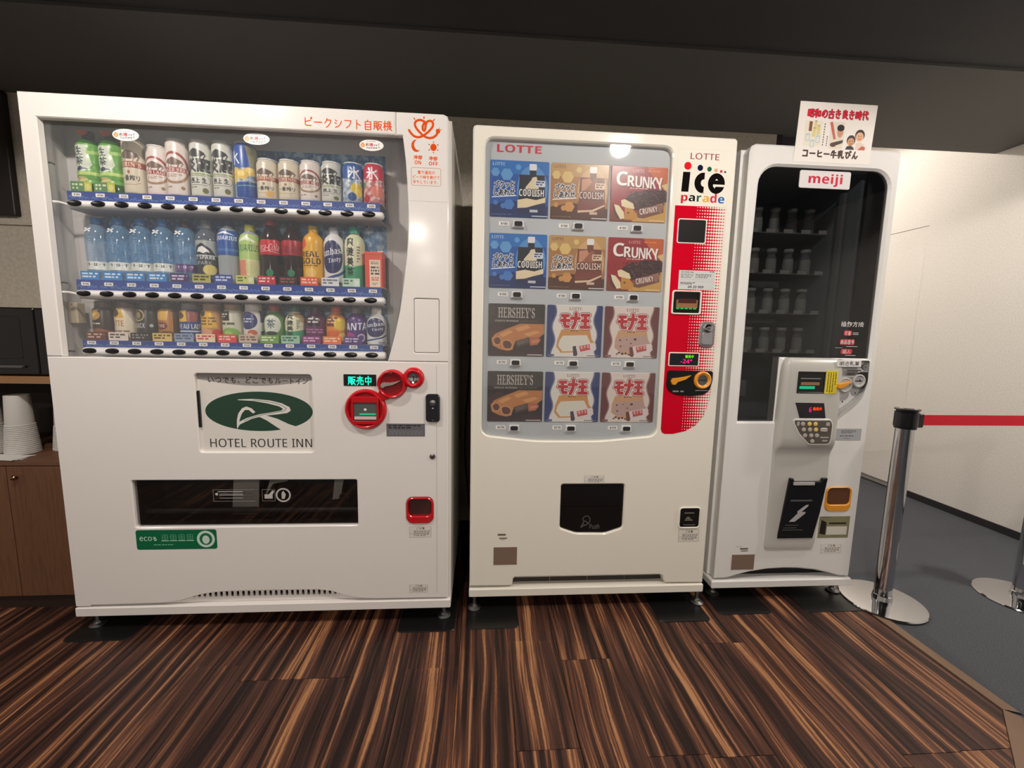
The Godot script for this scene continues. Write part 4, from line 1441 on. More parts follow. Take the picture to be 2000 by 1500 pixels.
func coin_unit_mesh(hub: Vector2, mid: Vector2, small: Vector2) -> ArrayMesh:
	var mb := MB.new()
	for q in [[hub, 0.0725, 0.058, 0.016], [mid, 0.052, 0.0395, 0.018], [small, 0.037, 0.0195, 0.016]]:
		var c: Vector2 = q[0]
		var prof := PackedVector2Array([Vector2(q[1] + 0.001, 0.0), Vector2(q[1], 0.008), Vector2(q[1] - 0.003, 0.014), Vector2((q[1] + q[2]) / 2, q[3] + 0.002), Vector2(q[2] + 0.002, q[3]), Vector2(q[2], q[3] - 0.003), Vector2(q[2] - 0.001, 0.006)])
		if q[1] > 0.07:
			prof.append(Vector2(0.0, 0.008))
		var tmp := MB.new()
		add_lathe(tmp, prof, 48, 60.0)
		var r := Basis(Vector3(1, 0, 0), PI / 2)
		for i in tmp.v.size():
			mb.v.append(r * tmp.v[i] + Vector3(c.x, c.y, 0))
			mb.n.append(r * tmp.n[i])
			mb.u.append(tmp.u[i])
	# webs between the rings
	add_plate(mb, PackedVector2Array([Vector2(1.085, 0.876), Vector2(1.103, 0.862), Vector2(1.135, 0.872), Vector2(1.1, 0.905)]), 0.0, 0.012, 0.002)
	add_plate(mb, PackedVector2Array([Vector2(1.18, 0.905), Vector2(1.196, 0.925), Vector2(1.19, 0.96), Vector2(1.178, 0.95)]), 0.0, 0.012, 0.002)
	return mb.mesh()


# ---------------------------------------------------------------- cans and bottles on display
var label_cache := {}

func can_profile(r: float, h: float) -> PackedVector2Array:
	return PackedVector2Array([Vector2(r - 0.007, 0.0), Vector2(r - 0.0055, 0.002), Vector2(r - 0.001, 0.009), Vector2(r, 0.013), Vector2(r, h - 0.016), Vector2(r - 0.0015, h - 0.012), Vector2(r - 0.006, h - 0.004)])


func rim_profile(r: float, h: float) -> PackedVector2Array:
	return PackedVector2Array([Vector2(r - 0.006, h - 0.004), Vector2(r - 0.0042, h - 0.003), Vector2(r - 0.0042, h), Vector2(r - 0.0062, h), Vector2(r - 0.007, h - 0.003), Vector2(0.0, h - 0.003)])


# outlines of bottle bodies as fractions: radius of r, height of h
const BOTTLES := {
	"water": [[0.85, 0.0], [0.97, 0.015], [1.0, 0.05], [1.0, 0.22], [0.95, 0.26], [0.97, 0.4], [1.0, 0.6], [0.98, 0.72], [0.86, 0.81], [0.6, 0.87], [0.42, 0.9], [0.42, 0.92]],
	"ribbed": [[0.85, 0.0], [0.97, 0.015], [1.0, 0.05], [1.0, 0.2], [0.93, 0.22], [1.0, 0.26], [1.0, 0.38], [0.93, 0.41], [1.0, 0.45], [1.0, 0.58], [0.94, 0.61], [1.0, 0.65], [0.99, 0.74], [0.86, 0.81], [0.62, 0.86], [0.44, 0.88], [0.44, 0.9]],
	"cola": [[0.8, 0.0], [0.95, 0.015], [1.0, 0.06], [0.97, 0.2], [0.9, 0.33], [0.96, 0.44], [1.0, 0.5], [1.0, 0.64], [0.94, 0.72], [0.76, 0.81], [0.5, 0.89], [0.4, 0.92], [0.4, 0.94]],
	"smooth": [[0.85, 0.0], [0.97, 0.012], [1.0, 0.04], [1.0, 0.7], [0.95, 0.78], [0.8, 0.84], [0.56, 0.88], [0.46, 0.895], [0.46, 0.91]],
	"short": [[0.85, 0.0], [0.97, 0.02], [1.0, 0.06], [1.0, 0.56], [0.94, 0.66], [0.78, 0.74], [0.56, 0.79], [0.5, 0.81], [0.5, 0.83]],
	"bottle_can": [[0.86, 0.0], [0.97, 0.015], [1.0, 0.05], [1.0, 0.72], [0.94, 0.78], [0.8, 0.82], [0.78, 0.83]],
}

func bottle_profile(kind: String, r: float, h: float, from := 0.0, to := 1.0, grow := 0.0) -> PackedVector2Array:
	var src: Array = BOTTLES[kind]
	var out := PackedVector2Array()
	if from == 0.0 and to == 1.0:
		out.append(Vector2(0.0, 0.0))
		for q in src:
			out.append(Vector2(q[0] * r, q[1] * h))
		return out
	var rad := func(y: float) -> float:
		for i in src.size() - 1:
			if y >= src[i][1] and y <= src[i + 1][1]:
				return lerpf(src[i][0], src[i + 1][0], (y - src[i][1]) / maxf(src[i + 1][1] - src[i][1], 1e-5))
		return src[-1][0]
	out.append(Vector2(rad.call(from) * r + grow, from * h))
	for q in src:
		if q[1] > from + 0.005 and q[1] < to - 0.005:
			out.append(Vector2(q[0] * r + grow, q[1] * h))
	out.append(Vector2(rad.call(to) * r + grow, to * h))
	return out


func cap_mesh(r: float, h: float) -> ArrayMesh:
	return lathe(PackedVector2Array([Vector2(r, 0.0), Vector2(r, h * 0.88), Vector2(r * 0.9, h), Vector2(0.0, h)]), 20)


func card(t: Node3D, key: String, c: Color, ink: Color, sub := Color.TRANSPARENT, w := 0.06, h := 0.03, dx := -0.004) -> void:
	var m: StandardMaterial3D
	if label_cache.has("card_" + key):
		m = label_cache["card_" + key]
	else:
		var p := label_cell(72, 36, c)
		if sub.a > 0.0:
			p.rect(46, 0, 72, 36, sub)
			p.oval(58, 17, 9, 10, sub.lightened(0.35))
		p.fine(6, 7, 42 if sub.a > 0.0 else 66, 30, 2, ink, hash(key) % 1000)
		m = label_material(p, 0.35)
		label_cache["card_" + key] = m
	part(t, "display_card", plate(rounded(dx - w / 2, 0.0, dx + w / 2, h, 0.002, 2), 0.0, 0.001), m, Vector3(0, 0.0, 0.0392))


# label pictures ----------------------------------------------------------
func painted(key: String) -> StandardMaterial3D:
	if label_cache.has(key):
		return label_cache[key]
	var p: Pic
	var ink := Color8(52, 42, 38)
	match key:
		"tea":
			p = label_cell(112, 150, Color8(104, 164, 70))
			p.poly([26, 10, 70, 8, 84, 80, 62, 108, 26, 104], Color8(214, 224, 206))
			p.poly([0, 20, 26, 26, 26, 34, 0, 30], Color8(180, 214, 120))
			p.poly([70, 30, 112, 22, 112, 34, 72, 42], Color8(172, 210, 120))
			p.poly([0, 112, 112, 104, 112, 116, 0, 124], Color8(190, 214, 120))
			p.glyphs("生", 34, 14, 28, 34, 4, Color8(60, 70, 70))
			p.glyphs("茶", 34, 50, 28, 34, 4, Color8(60, 70, 70))
			p.oval(46, 96, 11, 9, Color8(24, 30, 70))
			p.line([50, 96, 76, 96], 3, Color8(24, 30, 70))
			p.oval(44, 136, 26, 10, Color8(206, 190, 130))
		"beige_can", "beige_can_b":
			p = label_cell(112, 186, Color8(214, 204, 182))
			p.poly([0, 0, 112, 0, 112, 16, 0, 16], Color8(206, 198, 180))
			paint_beast(p, 56, 60, 1.0, Color8(96, 76, 62))
			p.poly([0, 78, 112, 78, 112, 98, 0, 98], Color8(150, 70, 56))
			p.type("KIRIN'S", 22, 81, 92, 95, Color8(226, 206, 180), "serif_bold")
			p.fill([ellipse(56, 112, 4, 6, 10)], Color8(150, 100, 60))
			p.glyphs("一番搾り", 26, 122, 15, 18, 2.0, Color8(40, 32, 30), 16)
			p.line([24, 144, 40, 152, 72, 152, 88, 144], 1.6, Color8(170, 150, 120))
			p.rect(0, 178, 112, 186, Color8(150, 146, 140))
			if key == "beige_can_b":
				p.oval(74, 156, 13, 14, Color8(224, 176, 100))
				p.poly([0, 78, 112, 78, 112, 94, 0, 94], Color8(160, 86, 60))
				p.type("KIRIN'S", 22, 80, 92, 92, Color8(226, 206, 180), "serif_bold")
		"lager", "lager_s":
			p = label_cell(112, 186, Color8(222, 212, 206))
			p.ring(60, 92, 46, 52, 8, Color8(150, 62, 52))
			p.fill([ellipse(60, 92, 46, 52, 40), ellipse(60, 92, 38, 44, 40)], Color8(150, 62, 52))
			p.rect(10, 100, 110, 146, Color8(222, 212, 206))
			var low := PackedVector2Array()
			for i in 15:
				var a := PI * i / 14.0
				low.append(Vector2(60 + 46 * cos(a), 96 + 48 * sin(a)))
			for i in 15:
				var a := PI - PI * i / 14.0
				low.append(Vector2(60 + 38 * cos(a), 96 + 40 * sin(a)))
			p.fill([low], Color8(160, 128, 92))
			paint_beast(p, 60, 74, 0.86, Color8(110, 84, 70))
			p.rect(8, 90, 112, 106, Color8(144, 54, 46))
			p.type("KIRIN LAGER" if key == "lager" else "LAGER BEER", 14, 92, 106, 104, Color8(240, 226, 214), "serif_bold")
			p.fine(36, 112, 84, 124, 2, Color8(170, 140, 120), 5)
			p.fine(24, 152, 60, 158, 1, Color8(110, 90, 80), 6)
			p.oval(84, 156, 6, 6, Color8(150, 120, 80))
			p.rect(0, 178, 112, 186, Color8(150, 146, 142))
		"crisp":
			p = label_cell(112, 186, Color8(206, 206, 196))
			paint_beast(p, 54, 44, 0.95, Color8(40, 40, 40))
			p.glyphs("淡麗", 12, 58, 42, 44, 7, Color8(22, 22, 22), 45)
			p.rect(10, 106, 104, 111, Color8(150, 166, 110))
			p.line([18, 122, 30, 114, 84, 114, 96, 122, 96, 134, 84, 144, 30, 144, 18, 134, 18, 122], 1.6, Color8(130, 128, 118))
			p.glyphs("極上", 32, 120, 16, 18, 2.4, Color8(32, 32, 32), 17)
			p.glyphs("生", 70, 120, 16, 18, 2.4, Color8(32, 32, 32))
			p.fine(30, 150, 62, 156, 1, Color8(120, 120, 112), 4)
			p.oval(80, 162, 9, 9, Color8(110, 104, 66))
			p.rect(0, 178, 112, 186, Color8(150, 150, 148))
		"lemon_tall":
			p = label_cell(112, 186, Color8(34, 84, 168))
			paint_facets(p, 0, 70, 112, 186, [Color8(150, 168, 190), Color8(190, 200, 208), Color8(110, 136, 172)], 3)
			p.poly([0, 0, 112, 0, 112, 76, 0, 90], Color8(32, 80, 166))
			p.poly([70, 10, 112, 6, 112, 80, 84, 76], Color8(140, 136, 110))
			p.glyphs("氷", 8, 26, 44, 50, 5, Color8(240, 244, 248))
			for q in [[28, 96, 22], [58, 104, 20], [24, 118, 18], [84, 92, 18]]:
				p.oval(q[0], q[1], q[2], q[2] * 0.8, Color8(226, 190, 84))
				p.oval(q[0] - 3, q[1] - 3, q[2] * 0.6, q[2] * 0.45, Color8(240, 216, 130))
			p.poly([36, 130, 112, 124, 112, 178, 36, 178], Color8(28, 70, 150))
			p.line([42, 142, 100, 136], 3, Color8(120, 170, 170))
		"lemon", "peach":
			var red := key == "peach"
			p = label_cell(112, 150, Color8(188, 194, 198) if not red else Color8(206, 190, 192))
			paint_facets(p, 0, 40, 112, 150, [Color8(160, 178, 196), Color8(206, 212, 216), Color8(134, 152, 178)] if not red else [Color8(200, 130, 130), Color8(222, 190, 186), Color8(190, 100, 104)], 7)
			p.poly([0, 0, 112, 0, 112, 50, 60, 64, 0, 46], Color8(34, 86, 158) if not red else Color8(200, 34, 66))
			p.glyphs("氷", 46 if not red else 34, 12, 46, 50, 5.5, Color8(244, 244, 246))
			if red:
				p.oval(78, 100, 26, 22, Color8(228, 130, 110))
				p.oval(36, 128, 14, 14, Color8(186, 24, 50))
				p.oval(20, 76, 14, 10, Color8(90, 140, 110))
			else:
				p.oval(78, 92, 22, 18, Color8(226, 196, 60))
				p.oval(84, 108, 16, 14, Color8(238, 214, 90))
				p.oval(62, 124, 15, 15, Color8(36, 78, 140))
			p.rect(0, 144, 112, 150, Color8(160, 160, 164))
		"water_band", "grape_band":
			var gr := key == "grape_band"
			p = label_cell(112, 30, Color8(224, 228, 224) if not gr else Color8(88, 60, 120))
			p.glyphs("い・ろ・は・す" if not gr else "い・ろ・は・す", 18, 5, 12, 12, 1.9, Color8(40, 60, 60) if not gr else Color8(214, 200, 226), 11)
			p.rect(10, 4, 14, 26, Color8(90, 150, 80))
			p.line([20, 22, 60, 22], 1, Color8(150, 160, 150))
		"spark":
			p = label_cell(112, 120, Color8(52, 54, 62))
			p.rect(0, 0, 112, 54, Color8(168, 176, 172))
			p.poly([24, 50, 34, 20, 56, 10, 84, 30, 96, 50], Color8(30, 32, 40))
			p.poly([36, 42, 44, 26, 58, 20, 76, 34, 80, 44, 70, 40, 60, 46, 46, 40], Color8(238, 240, 240))
			p.type("ICY SPARK", 16, 52, 96, 66, Color8(236, 238, 240))
			p.type("SPARK", 30, 72, 84, 84, Color8(200, 206, 210), "sans")
			p.oval(78, 102, 22, 18, Color8(214, 200, 110))
		"sport", "sport_y":
			var ye := key == "sport_y"
			p = label_cell(112, 100, Color8(40, 84, 160) if not ye else Color8(176, 206, 120))
			p.poly([20, 20, 56, 4, 96, 20, 56, 14], Color8(230, 236, 240) if not ye else Color8(236, 240, 220))
			p.type("AQUARIUS", 14, 24, 100, 44, Color8(236, 240, 246) if not ye else Color8(84, 130, 70), "sans_bold", 0.15)
			if ye:
				p.rect(0, 58, 112, 100, Color8(216, 214, 160))
				p.rect(14, 60, 56, 96, Color8(222, 140, 110))
				p.oval(72, 78, 18, 15, Color8(206, 206, 150))
			else:
				p.rect(0, 74, 112, 84, Color8(70, 116, 184))
		"cola", "cola_z":
			p = label_cell(112, 56, Color8(196, 24, 42) if key == "cola" else Color8(170, 18, 40))
			p.type("Coca-Cola", 14, 14, 98, 40, Color8(246, 236, 232) if key == "cola" else Color8(60, 8, 18), "serif", 0.25)
			p.line([16, 46, 60, 42, 98, 48], 2, Color8(240, 220, 220) if key == "cola" else Color8(60, 8, 18))
		"gold":
			p = label_cell(112, 160, Color8(228, 172, 44))
			p.oval(24, 26, 20, 20, Color8(224, 96, 40))
			p.rect(0, 150, 112, 160, Color8(208, 146, 30))
			p.type("REAL", 22, 54, 86, 74, Color8(44, 34, 26))
			p.type("GOLD", 18, 78, 92, 100, Color8(44, 34, 26))
			p.fine(24, 104, 88, 110, 1, Color8(90, 60, 30), 8)
			p.oval(56, 132, 20, 16, Color8(236, 196, 110))
		"milky":
			p = label_cell(112, 170, Color8(226, 226, 228))
			p.oval(58, 76, 40, 52, Color8(40, 44, 96))
			p.type("Ambasa", 14, 48, 102, 70, Color8(238, 240, 246), "serif_bold", 0.2, -0.18)
			p.type("Tasty", 44, 78, 90, 96, Color8(238, 240, 246), "serif_bold", 0.2, -0.18)
			p.line([4, 150, 40, 144, 80, 132, 110, 116], 8, Color8(60, 74, 140))
			p.type("Qoo", 70, 152, 98, 164, Color8(50, 50, 60))
		"herb", "herb_s":
			p = label_cell(112, 160, Color8(224, 222, 190))
			p.poly([0, 92, 60, 100, 112, 88, 112, 160, 0, 160], Color8(58, 158, 112))
			p.poly([60, 10, 112, 4, 112, 60, 84, 50], Color8(196, 168, 120) if key == "herb_s" else Color8(212, 220, 176))
			p.glyphs("爽健美茶", 34, 14, 28, 26, 3.4, Color8(36, 46, 40), 29, 0.0, true)
			p.fine(72, 40, 84, 90, 6, Color8(110, 120, 110), 4)
		"carton":
			p = label_cell(112, 170, Color8(220, 66, 36))
			for i in 9:
				p.line([i * 14.0, 0, i * 14.0 + 3, 22], 2, Color8(160, 36, 22))
			p.poly([30, 34, 98, 34, 98, 166, 30, 166], Color8(234, 214, 190))
			p.fine(40, 42, 90, 58, 2, Color8(120, 80, 60), 2)
			p.fine(38, 66, 92, 112, 3, Color8(50, 40, 36), 12)
			p.fine(42, 118, 88, 138, 2, Color8(200, 80, 60), 3)
			p.fine(46, 146, 84, 158, 2, Color8(120, 100, 90), 13)
		"mocha":
			p = label_cell(112, 110, Color8(46, 30, 24))
			p.oval(42, 26, 24, 17, Color8(190, 146, 70))
			p.poly([26, 20, 56, 18, 42, 36], Color8(230, 200, 120))
			p.fine(22, 52, 76, 60, 1, Color8(226, 214, 200), 3)
			p.poly([0, 76, 60, 70, 112, 84, 112, 92, 0, 96], Color8(150, 88, 56))
			p.oval(80, 96, 26, 16, Color8(116, 60, 44))
		"latte":
			p = label_cell(112, 110, Color8(226, 214, 190))
			p.poly([66, 0, 112, 0, 112, 70], Color8(186, 174, 166))
			p.poly([12, 4, 60, 2, 72, 34, 12, 34], Color8(222, 178, 70))
			p.oval(40, 18, 15, 12, Color8(70, 52, 34))
			p.type("LATTE", 16, 42, 68, 62, Color8(178, 130, 66))
			p.fine(20, 76, 90, 84, 1, Color8(120, 96, 80), 3)
		"black_coffee":
			p = label_cell(112, 110, Color8(42, 42, 42))
			p.ring(46, 24, 20, 20, 4, Color8(190, 170, 110))
			p.oval(46, 24, 9, 11, Color8(150, 132, 80))
			p.type("BLACK", 24, 50, 66, 66, Color8(220, 220, 216))
			p.oval(84, 58, 6, 6, Color8(180, 190, 190))
			p.rect(0, 84, 112, 110, Color8(56, 50, 48))
		"gold_coffee":
			p = label_cell(112, 110, Color8(176, 122, 58))
			p.poly([84, 0, 112, 0, 112, 110, 84, 110], Color8(70, 42, 28))
			p.poly([16, 4, 72, 10, 66, 40, 24, 36], Color8(222, 178, 84))
			p.oval(46, 58, 22, 13, Color8(110, 40, 34))
			p.type("THE", 32, 52, 60, 63, Color8(232, 200, 180))
			p.oval(62, 86, 24, 11, Color8(110, 60, 36))
		"au_lait":
			p = label_cell(112, 110, Color8(36, 64, 130))
			p.poly([14, 6, 60, 2, 62, 42, 14, 44], Color8(226, 186, 74))
			p.oval(38, 22, 14, 11, Color8(90, 56, 34))
			p.poly([62, 4, 100, 10, 90, 42, 62, 42], Color8(150, 80, 70))
			p.type("CAFE AU LAIT", 10, 50, 104, 66, Color8(232, 236, 240))
			p.rect(8, 72, 106, 77, Color8(206, 214, 226))
			paint_facets(p, 0, 80, 112, 110, [Color8(110, 136, 176), Color8(170, 188, 208), Color8(80, 106, 160)], 5)
		"caramel":
			p = label_cell(112, 110, Color8(190, 142, 86))
			p.poly([10, 4, 70, 4, 90, 60, 10, 64], Color8(228, 178, 46))
			p.oval(40, 14, 12, 10, Color8(70, 46, 26))
			p.fine(14, 26, 84, 56, 3, Color8(110, 76, 30), 21)
			p.oval(42, 84, 32, 22, Color8(222, 160, 130))
			p.oval(86, 84, 16, 18, Color8(206, 60, 50))
		"fruit_tea":
			p = label_cell(112, 110, Color8(206, 204, 184))
			p.rect(26, 4, 60, 36, Color8(32, 26, 24))
			p.fine(30, 12, 56, 28, 2, Color8(230, 226, 216), 2)
			p.fine(18, 42, 88, 56, 1, Color8(70, 84, 50), 4)
			p.oval(60, 84, 36, 24, Color8(130, 180, 84))
			p.oval(52, 80, 14, 10, Color8(164, 206, 110))
			p.oval(76, 92, 12, 9, Color8(90, 150, 60))
			p.poly([0, 60, 24, 56, 30, 86, 0, 96], Color8(220, 70, 54))
		"navy_milk":
			p = label_cell(112, 110, Color8(222, 218, 212))
			p.oval(48, 34, 34, 30, Color8(40, 48, 110))
			p.fine(28, 26, 70, 44, 2, Color8(200, 206, 230), 7)
			p.oval(64, 76, 16, 11, Color8(196, 96, 66))
			p.poly([24, 84, 60, 76, 80, 92, 40, 100], Color8(236, 190, 160))
			p.rect(92, 0, 112, 40, Color8(40, 50, 120))
			p.rect(92, 70, 112, 100, Color8(40, 50, 120))
		"green_tea":
			p = label_cell(112, 110, Color8(92, 140, 70))
			p.oval(56, 46, 34, 34, Color8(214, 220, 206))
			p.glyphs("茶", 40, 26, 32, 34, 3.6, Color8(90, 104, 110))
			p.oval(56, 76, 20, 7, Color8(34, 44, 40))
		"grape_jelly":
			p = label_cell(112, 110, Color8(96, 34, 84))
			p.rect(30, 14, 82, 48, Color8(30, 16, 26))
			p.fine(36, 20, 76, 42, 2, Color8(220, 206, 216), 6)
			p.fine(20, 58, 96, 76, 2, Color8(180, 120, 170), 9)
			p.rect(0, 88, 112, 110, Color8(140, 50, 120))
		"citrus":
			p = label_cell(112, 110, Color8(226, 140, 54))
			p.rect(24, 16, 70, 48, Color8(110, 50, 24))
			p.fine(28, 22, 66, 42, 2, Color8(230, 190, 140), 6)
			p.oval(82, 40, 24, 22, Color8(234, 200, 70))
			p.oval(52, 78, 26, 16, Color8(222, 104, 40))
			p.oval(90, 84, 18, 14, Color8(238, 210, 90))
		"grape_soda":
			p = label_cell(112, 110, Color8(82, 44, 118))
			p.poly([4, 34, 106, 28, 108, 60, 6, 66], Color8(60, 40, 120))
			p.type("FANTA", 4, 34, 108, 60, Color8(240, 240, 246), "sans_bold", 0.1, -0.04)
			p.oval(36, 80, 22, 13, Color8(176, 60, 150))
			p.oval(82, 86, 16, 14, Color8(206, 206, 214))
			p.oval(82, 86, 11, 9, Color8(110, 60, 150))
	var m := label_material(p, 0.32)
	label_cache[key] = m
	return m


# a running animal emblem, as a dark silhouette
func paint_beast(p: Pic, x: float, y: float, s: float, c: Color) -> void:
	p.oval(x, y, 26 * s, 11 * s, c)
	p.poly([x - 26 * s, y + 2 * s, x - 38 * s, y + 10 * s, x - 30 * s, y - 6 * s, x - 16 * s, y - 12 * s, x - 4 * s, y - 18 * s, x + 10 * s, y - 14 * s, x + 28 * s, y - 6 * s, x + 36 * s, y + 6 * s, x + 24 * s, y + 2 * s], c)
	for q in [[-20, 16], [-10, 18], [14, 18], [26, 15]]:
		p.line([x + (q[0] + 4) * s, y + 6 * s, x + q[0] * s, y + q[1] * s], 3.4 * s, c)


func paint_facets(p: Pic, x0: float, y0: float, x1: float, y1: float, colors: Array, sd: int) -> void:
	var rng := RandomNumberGenerator.new()
	rng.seed = sd
	var y := y0
	var row := 0
	while y < y1:
		var x := x0 - (8.0 if row % 2 else 0.0)
		while x < x1:
			p.poly([x, y + 7, x + 8, y, x + 16, y + 7, x + 8, y + 14], colors[rng.randi() % colors.size()])
			x += 16
		y += 7
		row += 1


func build_drinks() -> void:
	var cap_red := mat("cap_red", Color8(190, 30, 44), 0.4)
	# row 0: two teas, six tall cans, six short ones. A row holds [label picture, label text, kind of body]
	var tall := 0.189
	var short := 0.139
	var rows := [
		[["tea", "green tea bottle with orange cap, next to the white rail arm", "tea"], ["tea", "green tea bottle with orange cap, next to the tall beige can", "tea"],
		["beige_can", "tall beige beer can with brown banner, beside the green bottles", "tall"], ["lager", "shorter white lager can with red ring between taller cans", "mid"],
		["lager_s", "tall white lager can with a red ring", "tall"], ["crisp", "tall silver can with black characters, beside the tall white lager", "tall"],
		["crisp", "tall silver can with black characters, beside the tall blue lemon can", "tall"], ["lemon_tall", "tall blue and silver can with yellow lemons", "tall"],
		["beige_can_b", "short beige can with an orange disc", "can"], ["beige_can", "short beige beer can beside the short white lager", "can"],
		["lager_s", "short white lager can with a red ring", "can"], ["crisp", "short silver can with black characters", "can"],
		["lemon", "short blue and silver faceted lemon can", "can"], ["peach", "short red and pink faceted can at the end of the top shelf", "can"]],
		[["water", "clear water bottle with blue cap, first from the white rail arm", "water"], ["water", "clear water bottle with blue cap, second from the white rail arm", "water"],
		["water", "clear water bottle with blue cap, third from the white rail arm", "water"], ["water", "clear water bottle with blue cap, beside the purple-labelled one", "water"],
		["grape", "clear water bottle with dark cap and purple label", "grape"], ["spark", "grey sparkling water bottle with bear and lemon label", "spark"],
		["sport", "blue sports drink bottle with white lettering", "sport"], ["sport_y", "yellow-green sports drink bottle", "sport_y"],
		["cola", "cola bottle with bright red label and red cap", "cola"], ["cola_z", "cola bottle with dark red label and black cap", "cola_z"],
		["gold", "yellow energy drink bottle with bold black letters", "gold"], ["milky", "white bottle with dark blue swirl on the middle shelf", "milky"],
		["herb", "cream and green herbal tea bottle with green cap", "herb"], ["carton", "small red paper carton with cream panel", "carton"]],
		[["mocha", "dark brown coffee bottle with gold emblem", "bc_brown"], ["latte", "cream latte bottle with brown cap", "bc_brown"],
		["black_coffee", "black coffee bottle with ring emblem", "bc_black"], ["gold_coffee", "golden brown coffee can with dark cap", "bc_black"],
		["au_lait", "dark blue milk coffee bottle", "bc_grey"], ["caramel", "yellow and tan coffee bottle with red badge", "bc_tan"],
		["fruit_tea", "pale bottle with green fruit picture and red card", "bc_tan"], ["navy_milk", "white and navy bottle under a big white cap", "bc_white"],
		["green_tea", "small green tea bottle with red cap", "sh_red"], ["herb_s", "small cream and green herbal tea bottle", "sh_green"],
		["grape_jelly", "small dark purple bottle with black label", "sh_purple"], ["citrus", "small orange and yellow citrus bottle", "sh_orange"],
		["grape_soda", "purple grape soda bottle with white lettering", "sh_grey"], ["milky", "small white bottle with dark blue swirl on the bottom shelf", "sh_white"]],
	]
	var groups := ["drinks on the top display shelf", "drinks on the middle display shelf", "drinks on the bottom display shelf"]
	for r in 3:
		for i in 14:
			var d: Array = rows[r][i]
			var x := 0.126 + i * 0.07245
			if r == 0 and i == 3:
				x = 0.345
			elif r == 0 and i == 4:
				x = 0.411
			var can: bool = d[2] in ["tall", "mid", "can"]
			var called: String = "drink_can" if can else "drink_carton" if d[2] == "carton" else "drink_bottle"
			var t := thing(called, d[1], "can" if can else "carton" if d[2] == "carton" else "bottle", Vector3(x, ROWS[r], -0.0885 if not (r == 0 and i == 3) else -0.0905), groups[r])
			build_drink(t, d[0], d[2], tall, short)


